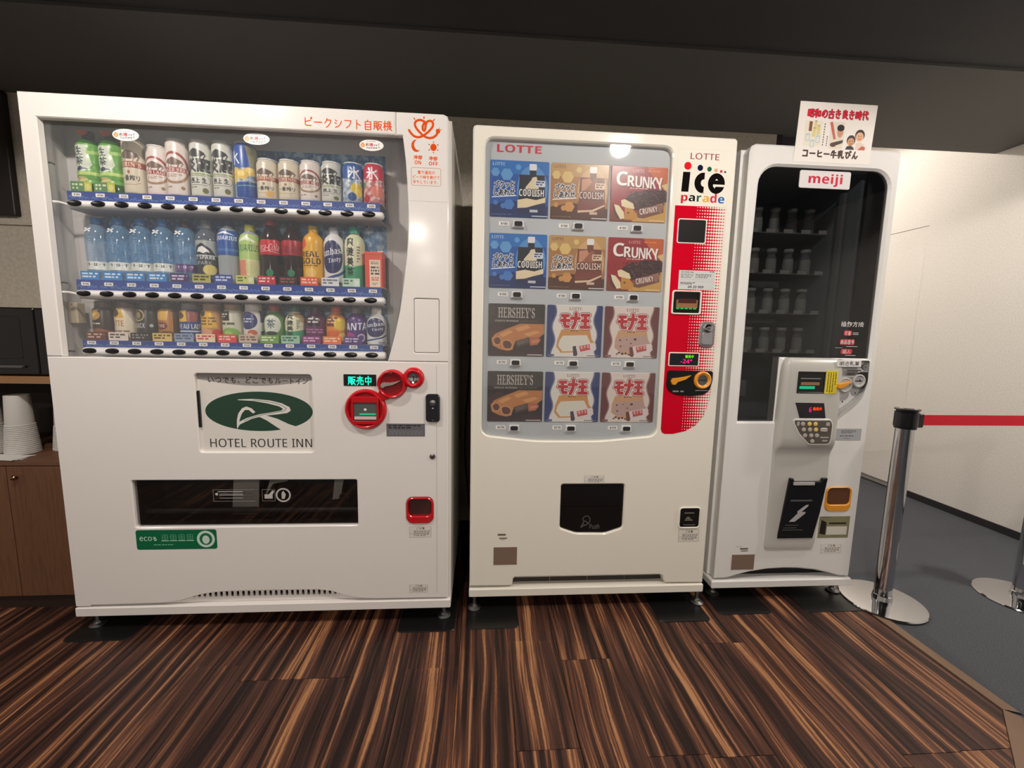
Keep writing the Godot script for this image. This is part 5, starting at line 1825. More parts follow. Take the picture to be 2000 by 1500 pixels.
func build_drink(t: Node3D, key: String, kind: String, tall: float, short: float) -> void:
	var r := 0.0352
	match kind:
		"tall", "can", "mid":
			var h := tall if kind == "tall" else short if kind == "can" else 0.166
			part(t, "can_body", lathe(can_profile(r, h), 28), painted(key))
			part(t, "can_lid", lathe(rim_profile(r, h), 28), mat("can_rim", Color8(226, 226, 224), 0.3))
		"tea":
			part(t, "bottle_body", lathe(bottle_profile("ribbed", r, 0.205), 28), glass("tea_plastic", Color(0.16, 0.42, 0.1, 0.7), 0.15))
			part(t, "label", lathe(bottle_profile("ribbed", r, 0.205, 0.16, 0.78, 0.0004), 28), painted(key))
			part(t, "cap", cap_mesh(0.0165, 0.022), mat("cap_brown", Color8(70, 22, 16), 0.4), Vector3(0, 0.184, 0))
			part(t, "cap_card", plate(half_disc(0.0185), 0.0, 0.001), mat("melon", Color8(240, 96, 60), 0.4), Vector3(-0.002, 0.2045, 0.0185))
			card(t, "tea", Color8(84, 132, 74), Color8(214, 226, 190), Color8(190, 190, 60), 0.066, 0.034)
		"water", "grape":
			var g := kind == "grape"
			part(t, "bottle_body", lathe(bottle_profile("water", r, 0.212), 28), glass("clear_plastic", Color(0.5, 0.7, 0.86, 0.3), 0.08))
			part(t, "label", lathe(bottle_profile("water", r, 0.212, 0.17, 0.3, 0.0005), 28), painted("grape_band" if g else "water_band"))
			part(t, "cap", cap_mesh(0.0165, 0.02), mat("cap_plum", Color8(60, 30, 44), 0.4) if g else mat("cap_sky", Color8(44, 126, 196), 0.35), Vector3(0, 0.193, 0))
			var x := MB.new()
			for a in [0.6, -0.6]:
				var q := Basis(Vector3(0, 0, 1), a)
				var v: Array = [q * Vector3(-0.011, -0.0025, 0), q * Vector3(0.011, -0.0025, 0), q * Vector3(0.011, 0.0025, 0), q * Vector3(-0.011, 0.0025, 0)]
				x.quad(v[0], v[1], v[2], v[3], Vector3(0, 0, 1))
			part(t, "cross_emblem", x.mesh(), mats["white"], Vector3(-0.004, 0.168, 0.0335), Vector3(-0.35, 0, 0))
			var let := part(t, "moulded_letters", letters("I LOHAS", "sans", 0.0, 0.0, 0.052, 0.0085, 0.0), mat("moulded", Color8(176, 200, 220), 0.2), Vector3(-0.003, 0.146, 0.0353), Vector3(0, 0, -PI / 2))
			let.name = "moulded_letters"
			if g:
				card(t, "grape_w", Color8(62, 40, 92), Color8(214, 200, 230))
			else:
				card(t, "water", Color8(44, 128, 196), Color8(222, 236, 246))
		"spark":
			part(t, "bottle_body", lathe(bottle_profile("smooth", r, 0.208), 28), glass("grey_plastic", Color(0.5, 0.54, 0.58, 0.4), 0.08))
			part(t, "label", lathe(bottle_profile("smooth", r, 0.208, 0.14, 0.7, 0.0004), 28), painted(key))
			part(t, "cap", cap_mesh(0.0165, 0.02), mat("cap_grey", Color8(140, 144, 150), 0.4), Vector3(0, 0.189, 0))
			card(t, "spark", Color8(176, 168, 96), Color8(60, 56, 30))
		"sport", "sport_y":
			var y := kind == "sport_y"
			part(t, "bottle_body", lathe(bottle_profile("smooth", r, 0.218 if not y else 0.205), 28), glass("pale_plastic", Color(0.78, 0.82, 0.84, 0.55), 0.12))
			part(t, "label", lathe(bottle_profile("smooth", r, 0.218 if not y else 0.205, 0.45 if not y else 0.12, 0.84, 0.0004), 28), painted(key))
			part(t, "cap", cap_mesh(0.0168, 0.02), mat("cap_lime", Color8(206, 206, 70), 0.4) if y else mat("cap_navy", Color8(30, 40, 110), 0.4), Vector3(0, 0.187 if y else 0.199, 0))
			if y:
				card(t, "sport_y", Color8(206, 200, 120), Color8(90, 120, 60), Color8(200, 206, 150))
			else:
				card(t, "sport", Color8(48, 70, 150), Color8(210, 220, 240))
		"cola", "cola_z":
			part(t, "bottle_body", lathe(bottle_profile("cola", r, 0.222), 28), mat("cola_dark", Color8(36, 14, 14), 0.12))
			part(t, "label", lathe(bottle_profile("cola", r, 0.222, 0.47, 0.7, 0.0005), 28), painted(key))
			part(t, "cap", cap_mesh(0.0155, 0.018), cap_red_or_black(kind == "cola"), Vector3(0, 0.207, 0))
			part(t, "badge", lathe(PackedVector2Array([Vector2(0.013, 0), Vector2(0.012, 0.001), Vector2(0, 0.0012)]), 20), mat("badge_green", Color8(40, 120, 84), 0.4), Vector3(0.006, 0.042, 0.035), Vector3(PI / 2, 0, 0))
			card(t, key, Color8(190, 34, 56) if kind == "cola" else Color8(34, 24, 26), Color8(240, 206, 206) if kind == "cola" else Color8(170, 70, 70))
		"gold":
			part(t, "bottle_body", lathe(bottle_profile("smooth", r, 0.208), 28), mat("amber_plastic", Color8(222, 160, 40), 0.15))
			part(t, "label", lathe(bottle_profile("smooth", r, 0.208, 0.1, 0.82, 0.0004), 28), painted(key))
			part(t, "cap", cap_mesh(0.0168, 0.022), mat("cap_yellow", Color8(216, 176, 40), 0.35), Vector3(0, 0.189, 0))
			card(t, "gold", Color8(226, 84, 50), Color8(244, 214, 200))
		"milky":
			part(t, "bottle_body", lathe(bottle_profile("smooth", r, 0.205), 28), painted(key))
			part(t, "cap", cap_mesh(0.0168, 0.022), mat("cap_pale", Color8(180, 182, 190), 0.4), Vector3(0, 0.186, 0))
			card(t, "milky", Color8(222, 224, 226), Color8(110, 114, 130))
		"herb":
			part(t, "bottle_body", lathe(bottle_profile("smooth", r, 0.208), 28), painted(key))
			part(t, "cap", cap_mesh(0.0185, 0.024), mat("cap_teal", Color8(46, 150, 120), 0.4), Vector3(0, 0.188, 0.002))
			card(t, "herb", Color8(186, 214, 194), Color8(70, 104, 84), Color8(206, 226, 210))
		"carton":
			part(t, "carton_body", slab(-0.031, 0.0, 0.031, 0.122, -0.028, 0.03, 0.002, 0.002), painted(key))
			part(t, "carton_rim", slab(-0.032, 0.117, 0.032, 0.126, -0.028, 0.031, 0.002, 0.001), mat("carton_orange", Color8(228, 80, 46), 0.45))
			part(t, "straw_tab", box(Vector3(0.014, 0.126, 0.0), Vector3(0.034, 0.1285, 0.03)), mats["white"])
		_:
			var small := kind.begins_with("sh_")
			var colors := {"brown": Color8(84, 56, 42), "black": Color8(28, 26, 26), "grey": Color8(120, 116, 122), "tan": Color8(150, 124, 96), "white": Color8(214, 210, 202), "red": Color8(170, 60, 50), "green": Color8(50, 110, 96), "purple": Color8(70, 36, 70), "orange": Color8(214, 92, 50)}
			var word := kind.substr(3)
			part(t, "bottle_body", lathe(bottle_profile("short" if small else "bottle_can", r, 0.136), 28), painted(key))
			var cap := mat("small_cap_" + word, colors[word], 0.45)
			if small:
				part(t, "cap", cap_mesh(0.0175, 0.024), cap, Vector3(0, 0.1125, 0))
			elif word == "white":
				part(t, "cap", cap_mesh(0.0275, 0.026), cap, Vector3(0, 0.1125, 0))
			else:
				part(t, "cap", cap_mesh(0.0265, 0.0225), cap, Vector3(0, 0.1125, 0))
			var cc := {"mocha": [Color8(96, 48, 34), Color8(214, 180, 160)], "latte": [Color8(226, 214, 204), Color8(70, 60, 50)], "black_coffee": [Color8(34, 30, 30), Color8(150, 140, 136)], "gold_coffee": [Color8(216, 190, 110), Color8(80, 50, 24)], "au_lait": [Color8(140, 156, 180), Color8(70, 90, 130)], "caramel": [Color8(236, 214, 180), Color8(190, 60, 50)], "fruit_tea": [Color8(222, 50, 48), Color8(246, 210, 200)], "navy_milk": [Color8(200, 180, 160), Color8(110, 80, 70)], "green_tea": [Color8(110, 160, 70), Color8(226, 236, 200)], "herb_s": [Color8(160, 204, 176), Color8(50, 100, 80)], "grape_jelly": [Color8(130, 44, 116), Color8(226, 180, 214)], "citrus": [Color8(236, 120, 60), Color8(250, 220, 190)], "grape_soda": [Color8(74, 44, 110), Color8(214, 200, 230)], "milky": [Color8(222, 222, 222), Color8(110, 110, 124)]}
			if key != "milky":
				card(t, key + "_s", cc[key][0], cc[key][1], Color.TRANSPARENT, 0.064, 0.028)


func cap_red_or_black(red: bool) -> StandardMaterial3D:
	return mat("cap_crimson", Color8(186, 24, 44), 0.35) if red else mat("cap_black", Color8(22, 22, 22), 0.35)


func half_disc(r: float) -> PackedVector2Array:
	var p := PackedVector2Array()
	for i in 15:
		p.append(Vector2(r * cos(PI + PI * i / 14.0), r * 0.95 * sin(PI + PI * i / 14.0)))
	return p


# ---------------------------------------------------------------- ice cream machine
func outlined(p: Pic, s: String, x0: float, y0: float, x1: float, y1: float, c: Color, edge: Color, t: float, kind := "sans_bold", shear := 0.0, turn := 0.0) -> void:
	for i in 8:
		var d := Vector2.from_angle(TAU * i / 8.0) * t
		p.type(s, x0 + d.x, y0 + d.y, x1 + d.x, y1 + d.y, edge, kind, shear, turn)
	p.type(s, x0, y0, x1, y1, c, kind, shear, turn)


func hexagon(p: Pic, x: float, y: float, r: float, c: Color) -> void:
	p.fill([ellipse(x, y, r, r, 6)], c)


func poster_pouch(dark: bool) -> Pic:
	# a spouted pouch of soft ice cream on a blue or a brown ground
	var top := Color8(38, 112, 188) if not dark else Color8(190, 150, 92)
	var mid := Color8(30, 86, 166) if not dark else Color8(166, 118, 70)
	var low := Color8(24, 46, 100) if not dark else Color8(84, 50, 34)
	var p := Pic.new(self, 320, 300, mid)
	p.rect(0, 0, 320, 70, top)
	p.rect(0, 236, 320, 300, low)
	p.poly([0, 236, 120, 210, 320, 244, 320, 262, 0, 262], low)
	var hx := Color8(96, 158, 212) if not dark else Color8(218, 190, 120)
	for q in [[28, 64, 24], [90, 74, 34], [152, 34, 16]]:
		hexagon(p, q[0], q[1], q[2], hx)
	var hy := Color8(70, 124, 196) if not dark else Color8(206, 150, 84)
	for q in [[30, 224, 14], [104, 232, 30], [72, 240, 16]]:
		hexagon(p, q[0], q[1], q[2], hy)
	p.type("LOTTE", 12, 12, 80, 28, Color8(222, 234, 244) if not dark else Color8(70, 44, 30), "serif")
	# pouch
	var body := Color8(24, 28, 44) if not dark else Color8(116, 66, 46)
	p.fill([ellipse(230, 150, 84, 128, 40)], Color8(84, 146, 206) if not dark else Color8(206, 166, 116))
	p.poly([160, 72, 296, 72, 304, 280, 150, 280], body)
	p.rect(214, 46, 250, 76, body)
	p.rrect(212, 14, 252, 48, 6, Color8(232, 232, 230))
	p.poly([200, 116, 232, 84, 252, 80, 262, 120, 270, 176, 180, 176], Color8(226, 212, 178) if not dark else Color8(150, 96, 70))
	p.poly([170, 82, 214, 76, 226, 96, 190, 140, 168, 150], Color8(20, 24, 40) if not dark else Color8(196, 140, 110))
	p.poly([150, 206, 200, 196, 252, 204, 302, 188, 304, 232, 250, 238, 200, 252, 150, 250], Color8(232, 214, 176) if not dark else Color8(126, 66, 56))
	p.poly([150, 250, 200, 246, 250, 230, 304, 216, 304, 282, 150, 282], Color8(30, 40, 84) if not dark else Color8(92, 48, 36))
	if dark:
		p.poly([150, 250, 230, 244, 300, 214, 304, 222, 240, 254, 152, 262], Color8(226, 196, 166))
	p.rrect(244, 100, 300, 134, 6, Color8(214, 222, 232) if not dark else Color8(224, 200, 176))
	p.fine(250, 106, 294, 130, 2, Color8(50, 56, 90) if not dark else Color8(110, 60, 40), 4)
	outlined(p, "COOLISH", 158, 148, 294, 186, Color8(240, 240, 240) if not dark else Color8(232, 206, 196), Color8(22, 22, 30) if not dark else Color8(70, 30, 22), 3.5)
	p.rrect(218, 256, 262, 270, 2, Color8(200, 204, 212) if not dark else Color8(212, 186, 166))
	p.fine(8, 284, 150, 292, 1, Color8(90, 110, 150) if not dark else Color8(140, 104, 80), 3)
	p.rect(230, 288, 318, 293, Color8(214, 220, 230))
	# slogan
	for pass_ in 2:
		var c := Color8(244, 246, 250) if pass_ == 0 else Color8(24, 26, 34)
		var w := 11.0 if pass_ == 0 else 5.2
		p.glyphs("ゴクッと", 18, 112, 27, 34, w, c, 29, 0.12, false, -0.05)
		p.glyphs("しあわせ", 10, 152, 29, 36, w, c, 31, 0.12, false, -0.05)
	p.line([12, 196, 142, 184], 5, Color8(240, 244, 250))
	return p


func poster_crunch() -> Pic:
	var p := Pic.new(self, 320, 300, Color8(150, 34, 40))
	p.poly([200, 0, 320, 0, 320, 130, 260, 90], Color8(196, 96, 44))
	p.poly([120, 300, 320, 150, 320, 300], Color8(202, 158, 84))
	p.poly([0, 250, 100, 262, 120, 300, 0, 300], Color8(120, 60, 44))
	p.poly([286, 96, 320, 84, 320, 140], Color8(220, 190, 130))
	p.type("LOTTE", 118, 16, 186, 32, Color8(236, 206, 200), "serif")
	p.fine(206, 18, 300, 34, 1, Color8(226, 120, 60), 8)
	# rounded white lettering with a dark drop
	for q in [[3, 5, Color8(74, 14, 20)], [0, 0, Color8(244, 238, 232)]]:
		p.type("C", 30 + q[0], 30 + q[1], 92 + q[0], 106 + q[1], q[2])
		p.type("R", 92 + q[0], 50 + q[1], 134 + q[0], 108 + q[1], q[2])
		p.type("U", 136 + q[0], 52 + q[1], 174 + q[0], 112 + q[1], q[2])
		p.type("N", 178 + q[0], 54 + q[1], 216 + q[0], 114 + q[1], q[2])
		p.type("K", 220 + q[0], 54 + q[1], 256 + q[0], 116 + q[1], q[2])
		p.type("Y", 252 + q[0], 56 + q[1], 296 + q[0], 122 + q[1], q[2], "sans_bold", -0.2)
	p.fine(108, 116, 230, 124, 1, Color8(230, 200, 190), 5)
	# coated bar with crisped bits
	p.poly([60, 196, 110, 150, 200, 124, 310, 122, 320, 134, 320, 186, 250, 206, 170, 232, 120, 240], Color8(64, 34, 38))
	var rng := RandomNumberGenerator.new()
	rng.seed = 3
	for i in 150:
		var x := rng.randf_range(90, 316)
		var y := rng.randf_range(128, 224) - (x - 90) * 0.12
		p.oval(x, y + 12, rng.randf_range(3, 7), rng.randf_range(2, 5), [Color8(34, 16, 22), Color8(116, 72, 66), Color8(82, 46, 46)][i % 3], 8)
	p.poly([60, 186, 80, 178, 130, 200, 140, 228, 118, 234, 66, 216], Color8(232, 216, 178))
	p.poly([12, 206, 36, 212, 70, 250, 76, 284, 50, 290, 24, 262], Color8(84, 44, 40))
	p.poly([22, 208, 50, 214, 80, 250, 84, 284, 60, 288, 34, 246], Color8(234, 220, 184))
	p.poly([84, 222, 130, 230, 160, 262, 150, 290, 84, 290], Color8(196, 140, 60))
	p.oval(104, 252, 7, 6, Color8(120, 76, 40))
	p.poly([150, 244, 170, 226, 280, 200, 304, 214, 306, 244, 190, 280, 160, 276], Color8(120, 78, 68))
	p.type("CRUNKY", 168, 218, 272, 250, Color8(240, 226, 216), "sans_bold", 0.0, -0.22)
	p.poly([262, 204, 290, 198, 304, 214, 292, 246, 276, 240], Color8(150, 108, 96))
	p.rect(226, 288, 312, 293, Color8(230, 206, 160))
	return p


func poster_wafer_bar() -> Pic:
	var p := Pic.new(self, 320, 300, Color8(52, 44, 40))
	p.rect(0, 110, 320, 300, Color8(44, 28, 28))
	p.type("HERSHEY'S", 54, 22, 262, 80, Color8(186, 178, 170), "serif_bold")
	p.type("CHOCO MONAKA", 38, 92, 172, 102, Color8(190, 182, 176))
	p.type("MILKY FLAVOR", 182, 93, 284, 102, Color8(110, 96, 90))
	p.poly([0, 160, 60, 120, 120, 150, 60, 190, 0, 200], Color8(66, 42, 40))
	# wafer with six-sided ends
	p.poly([18, 200, 40, 172, 110, 140, 180, 112, 318, 112, 318, 168, 290, 190, 250, 206, 150, 224, 140, 262, 110, 270, 70, 262, 26, 240], Color8(190, 126, 72))
	for q in [[60, 176, 118, 150, 140, 160, 84, 192], [150, 138, 220, 118, 240, 134, 170, 158], [200, 170, 270, 150, 296, 160, 230, 186]]:
		p.poly(q, Color8(214, 156, 98))
	p.poly([22, 206, 40, 184, 66, 186, 80, 212, 66, 240, 38, 240], Color8(206, 146, 92))
	p.poly([30, 208, 44, 192, 62, 194, 72, 212, 62, 232, 42, 232], Color8(104, 60, 46))
	p.poly([74, 214, 96, 202, 128, 208, 144, 232, 132, 260, 98, 264, 78, 246], Color8(206, 146, 92))
	p.poly([84, 218, 100, 210, 124, 216, 136, 234, 126, 254, 100, 256, 86, 242], Color8(96, 54, 42))
	p.poly([152, 214, 240, 186, 246, 222, 164, 252], Color8(74, 58, 56))
	p.type("HERSHEY'S", 164, 206, 228, 226, Color8(160, 150, 146), "serif", 0.0, -0.3)
	p.poly([232, 190, 288, 186, 300, 206, 280, 232, 240, 238], Color8(176, 104, 72))
	p.poly([246, 206, 284, 200, 292, 214, 252, 226], Color8(206, 132, 96))
	p.poly([20, 270, 150, 276, 300, 250, 320, 300, 0, 300], Color8(58, 34, 34))
	p.rect(224, 288, 312, 294, Color8(200, 192, 186))
	return p


func poster_monaka(brown: bool) -> Pic:
	var side := Color8(44, 56, 110) if not brown else Color8(104, 50, 48)
	var p := Pic.new(self, 320, 300, side)
	var pale := Color8(226, 222, 214) if not brown else Color8(224, 212, 204)
	var mid := PackedVector2Array()
	var edge := PackedVector2Array()
	for i in 31:
		var y := i * 10.0
		mid.append(Vector2(48 + 10 * sin(y / 26.0) - (y / 300.0) * 10, y))
	for i in 31:
		var y := 300.0 - i * 10.0
		mid.append(Vector2(272 + 10 * sin(y / 26.0 + 1.4) + (y / 300.0) * 12, y))
	for q in mid:
		edge.append(Vector2(q.x + (-7 if q.x < 160 else 7), q.y))
	p.fill([edge], side.lightened(0.35))
	p.fill([mid], pale)
	p.type("LOTTE", 126, 12, 198, 28, Color8(110, 60, 50), "serif")
	# monaka
	var crust := Color8(206, 148, 84)
	if not brown:
		p.poly([84, 140, 250, 140, 262, 196, 292, 226, 250, 268, 84, 276, 56, 240, 62, 200], crust)
		p.poly([94, 176, 232, 170, 250, 206, 262, 230, 240, 262, 94, 268, 68, 234, 76, 202], Color8(222, 220, 206))
	else:
		p.poly([84, 140, 250, 140, 262, 196, 292, 226, 250, 268, 110, 276, 64, 240, 66, 190], Color8(204, 160, 116))
		p.poly([80, 180, 246, 166, 280, 226, 240, 262, 90, 262, 70, 226], Color8(190, 158, 150))
		for q in [[96, 196, 6], [134, 192, 4], [184, 190, 9], [100, 232, 6], [160, 214, 5], [92, 270, 8], [112, 276, 9], [132, 274, 8], [80, 278, 6], [150, 280, 7]]:
			p.oval(q[0], q[1], q[2], q[2] * 0.75, Color8(84, 44, 44), 10)
	p.poly([152, 238, 182, 232, 282, 212, 292, 250, 270, 272, 176, 294, 158, 292], Color8(224, 214, 214))
	p.poly([152, 238, 170, 234, 182, 282, 176, 294, 158, 292], Color8(64, 54, 76) if not brown else Color8(110, 52, 46))
	p.poly([190, 236, 250, 222, 256, 254, 198, 268], Color8(196, 70, 66))
	p.glyphs("モナ王", 194, 236, 18, 20, 2.4, Color8(240, 226, 222), 19, 0.0, false, -0.22)
	# big red name, outlined twice
	for q in [[34.0, Color8(92, 22, 30)], [28.0, Color8(240, 226, 220)], [19.0, Color8(186, 30, 40)]]:
		p.glyphs("モナ王", 76, 42, 56, 92, q[0], q[1], 58)
	p.fine(136, 146, 190, 154, 1, Color8(120, 70, 60), 5)
	p.rect(8, 284, 46, 296, side.lightened(0.2))
	p.rect(236, 288, 308, 293, Color8(120, 116, 116))
	return p


func build_ice_machine() -> void:
	var t := thing("ice_cream_vending_machine", "ivory vending machine with twelve square ice cream pictures and a red side strip", "vending machine", Vector3(1.418, 0, -0.057))
	var white: StandardMaterial3D = mats["ivory"]
	var black: StandardMaterial3D = mats["black"]
	var W := 0.962
	var shell := MB.new()
	shell.box(Vector3(0.0, 0.098, -0.74), Vector3(W, 1.815, -0.04))
	part(t, "cabinet_body", shell.mesh(), white)
	# front door with the sunken window
	var win := soften(PackedVector2Array([Vector2(0.044, 1.79), Vector2(0.041, 0.722), Vector2(0.247, 0.7), Vector2(0.498, 0.7), Vector2(0.727, 0.722), Vector2(0.722, 1.79)]), 0.036, 5)
	var flap := soften(PackedVector2Array([Vector2(0.355, 0.525), Vector2(0.355, 0.345), Vector2(0.42, 0.322), Vector2(0.54, 0.32), Vector2(0.61, 0.343), Vector2(0.61, 0.525)]), 0.012, 4)
	var door := PackedVector2Array([Vector2(0.0, 0.1055), Vector2(0.165, 0.104), Vector2(0.172, 0.112), Vector2(0.174, 0.132), Vector2(0.182, 0.14), Vector2(0.778, 0.139), Vector2(0.79, 0.132), Vector2(0.795, 0.112), Vector2(0.803, 0.102), Vector2(W, 0.1), Vector2(W, 1.822), Vector2(W - 0.008, 1.83), Vector2(0.012, 1.83), Vector2(0.003, 1.826), Vector2(0.0, 1.815)])
	part(t, "front_door", plate(door, -0.04, 0.0, 0.005, [win, flap]), white)
	part(t, "plinth", slab(-0.002, 0.062, W + 0.001, 0.096, -0.72, 0.006, 0.002, 0.003), white)
	var kick := MB.new()
	kick.box(Vector3(0.165, 0.097, -0.06), Vector3(0.805, 0.15, -0.045))
	part(t, "kick_recess", kick.mesh(), mat("kick_brown", Color8(52, 44, 42), 0.6))
	for i in 4:
		part(t, "kick_slat", box(Vector3(0.172 + i * 0.157, 0.1, -0.045), Vector3(0.172 + i * 0.157 + 0.155, 0.116, -0.036)), mat("kick_brown", Color.BLACK))
	var back := part(t, "display_panel", plate(inset(ccw(win), -0.004), -0.03, -0.02), mat("panel_grey", Color8(188, 193, 197), 0.55))
	part(back, "maker_lettering", letters("LOTTE", "sans_bold", 0.085, 1.751, 0.245, 1.777, -0.0194), mat("maker_red", Color8(200, 20, 50), 0.4))
	# pictures, buttons, price labels
	var pics := [picture(poster_pouch(false), 0.3), picture(poster_pouch(true), 0.3), picture(poster_crunch(), 0.3), picture(poster_wafer_bar(), 0.3), picture(poster_monaka(false), 0.3), picture(poster_monaka(true), 0.3)]
	var what := ["blue picture of a spouted ice cream pouch", "tan picture of a spouted chocolate pouch", "red picture of a coated crunch bar", "dark picture of a broken wafer bar", "picture of a vanilla wafer with big red characters", "picture of a chocolate-chip wafer with big red characters"]
	var shape := plate(rounded(0.0, 0.0, 0.212, 0.195, 0.005, 3), 0.0, 0.003, 0.0012)
	var holder := plate(PackedVector2Array([Vector2(-0.022, -0.013), Vector2(0.022, -0.013), Vector2(0.019, 0.011), Vector2(-0.019, 0.011)]), 0.0, 0.012, 0.004)
	var knob := plate(rounded(-0.0145, -0.0085, 0.0145, 0.0085, 0.005, 3), 0.012, 0.0145, 0.001)
	var tag := plate(rounded(-0.019, -0.0075, 0.019, 0.0075, 0.0015, 2), 0.0, 0.001)
	for r in 4:
		for c in 3:
			var n: int = c if r < 2 else c + 3
			var x := 0.062 + c * 0.2205
			var y := 1.5285 - r * 0.2523
			var q := part(t, "product_picture", shape, pics[n], Vector3(x, y, -0.02))
			q.set_meta("label", what[n])
			var b := part(t, "select_button", holder, mats["white"], Vector3(x + 0.104, y - 0.024, -0.02))
			part(b, "button_face", knob, black)
			part(t, "price_label", tag, price_material(["180", "180", "180", "180", "180", "180", "170", "170", "170", "170", "170", "170"][r * 3 + c]), Vector3(x + 0.052, y - 0.023, -0.02))
	part(t, "window_cover", plate(inset(ccw(win), 0.001), -0.006, -0.0045, 0.0, [], true), glass("thin_acrylic", Color(0.9, 0.92, 0.93, 0.03), 0.03))

	# red side strip
	var sp := Pic.new(self, 392, 2112, Color8(236, 232, 220))
	paint_ice_strip(sp)
	var strip := PackedVector2Array([Vector2(0.741, 1.785), Vector2(0.741, 0.75), Vector2(0.746, 0.736), Vector2(0.758, 0.7295), Vector2(0.79, 0.7295), Vector2(0.84, 0.741), Vector2(0.88, 0.764), Vector2(0.91, 0.8), Vector2(0.929, 0.86), Vector2(0.937, 0.95), Vector2(0.937, 1.785)])
	part(t, "side_strip", plate(strip, 0.0, 0.0008), picture(sp, 0.15, 0.22))
	var scr := part(t, "notice_screen", slab(0.755, 1.454, 0.866, 1.543, 0.0008, 0.002, 0.008, 0.0006), mats["ivory"])
	part(scr, "screen_glass", slab(0.759, 1.458, 0.862, 1.539, 0.0018, 0.0028, 0.006, 0.0005), mat("screen_black", Color8(36, 36, 36), 0.3))
	var np := Pic.new(self, 280, 140, Color8(206, 208, 208))
	np.fine(18, 10, 120, 22, 1, Color8(120, 120, 120), 3)
	np.fine(16, 26, 110, 60, 3, Color8(130, 130, 130), 4)
	np.fine(130, 26, 250, 58, 3, Color8(110, 110, 112), 5)
	np.line([12, 66, 264, 66], 1, Color8(150, 150, 150))
	np.line([12, 82, 264, 82], 1, Color8(150, 150, 150))
	np.fine(16, 88, 130, 106, 2, Color8(60, 60, 64), 6)
	np.fine(236, 4, 270, 14, 1, Color8(40, 40, 40), 7)
	np.type("69 25 909", 76, 112, 196, 130, Color8(50, 46, 46), "sans_bold", 0.15)
	part(t, "service_sticker", plate(rect(0.772, 1.287, 0.913, 1.357), 0.0008, 0.0014), picture(np, 0.5), Vector3.ZERO, Vector3(0, 0, 0.0))
	# banknote slot
	var slot := part(t, "banknote_slot", plate(rounded(0.751, 1.193, 0.866, 1.283, 0.009), 0.0, 0.006, 0.002, [rounded(0.757, 1.199, 0.86, 1.277, 0.006)]), white)
	part(slot, "slot_recess", slab(0.755, 1.197, 0.862, 1.279, -0.01, 0.0015, 0.005, 0.0005), mat("slot_black", Color8(20, 22, 20), 0.35))
	part(slot, "guide", box(Vector3(0.768, 1.218, 0.0015), Vector3(0.85, 1.248, 0.007)), mat("guide_tan", Color8(150, 108, 74), 0.4))
	part(slot, "guide_label", box(Vector3(0.774, 1.236, 0.007), Vector3(0.844, 1.252, 0.008)), mat("guide_dark", Color8(70, 30, 28), 0.4))
	for i in 5:
		part(slot, "guide_light", box(Vector3(0.77 + i * 0.0165, 1.213, 0.0015), Vector3(0.78 + i * 0.0165, 1.218, 0.0072)), screen("slot_green2", Color(0.25, 0.8, 0.4), 0.6))
	# handle lock
	var plate_mat := mat("lock_plate", Color8(160, 158, 160), 0.35, 0.6)
	var lock := part(t, "handle_lock", slab(0.867, 1.07, 0.928, 1.168, 0.0, 0.008, 0.018, 0.004), plate_mat)
	part(lock, "handle", slab(0.876, 1.08, 0.915, 1.128, 0.008, 0.013, 0.008, 0.002), mat("lock_handle", Color8(176, 174, 178), 0.3, 0.5))
	part(lock, "cylinder", lathe(PackedVector2Array([Vector2(0.016, 0), Vector2(0.0155, 0.008), Vector2(0.009, 0.01), Vector2(0.0, 0.009)]), 24), mats["chrome"], Vector3(0.896, 1.143, 0.008), Vector3(PI / 2, 0, 0))
	part(lock, "keyhole", box(Vector3(0.892, 1.139, 0.017), Vector3(0.9, 1.142, 0.0185)), black)
	# temperature display
	var disp := part(t, "temperature_display", slab(0.753, 0.996, 0.875, 1.05, 0.0, 0.003, 0.005, 0.0012), white)
	part(disp, "display_glass", slab(0.757, 1.0, 0.871, 1.046, 0.002, 0.0036, 0.003, 0.0006), mat("display_dark", Color8(30, 28, 36), 0.15))
	var lm := MB.new()
	add_strokes(lm, "販売中", 0.818, 1.028, 0.011, 0.013, 0.0015, 0.0042, 0.0115)
	part(disp, "status_characters", lm.mesh(), screen("lime_led", Color(0.45, 0.95, 0.05), 1.0))
	part(disp, "temperature_digits", letters("-24°", "sans_bold", 0.8, 1.008, 0.846, 1.024, 0.0042), screen("pink_led", Color(0.95, 0.1, 0.5), 1.0))
	# coin panel
	var coin := soften(PackedVector2Array([Vector2(0.752, 0.98), Vector2(0.75, 0.92), Vector2(0.76, 0.9), Vector2(0.79, 0.886), Vector2(0.85, 0.88), Vector2(0.905, 0.888), Vector2(0.925, 0.905), Vector2(0.934, 0.94), Vector2(0.933, 0.98)]), 0.01, 3)
	var cp := part(t, "coin_panel", plate(coin, 0.0, 0.006, 0.002), black)
	var lever := PackedVector2Array([Vector2(0.765, 0.938), Vector2(0.77, 0.926), Vector2(0.782, 0.926), Vector2(0.79, 0.936), Vector2(0.82, 0.946), Vector2(0.842, 0.962), Vector2(0.815, 0.956), Vector2(0.79, 0.952), Vector2(0.77, 0.95)])
	part(cp, "return_lever", plate(lever, 0.006, 0.016, 0.0008), mat("orange_plastic", Color8(226, 150, 40), 0.35))
	var ring := lathe(PackedVector2Array([Vector2(0.0345, 0.0), Vector2(0.034, 0.006), Vector2(0.029, 0.01), Vector2(0.0205, 0.005), Vector2(0.02, 0.0)]), 36)
	part(cp, "coin_ring", ring, mats["orange_plastic"], Vector3(0.891, 0.944, 0.006), Vector3(PI / 2, 0, 0))
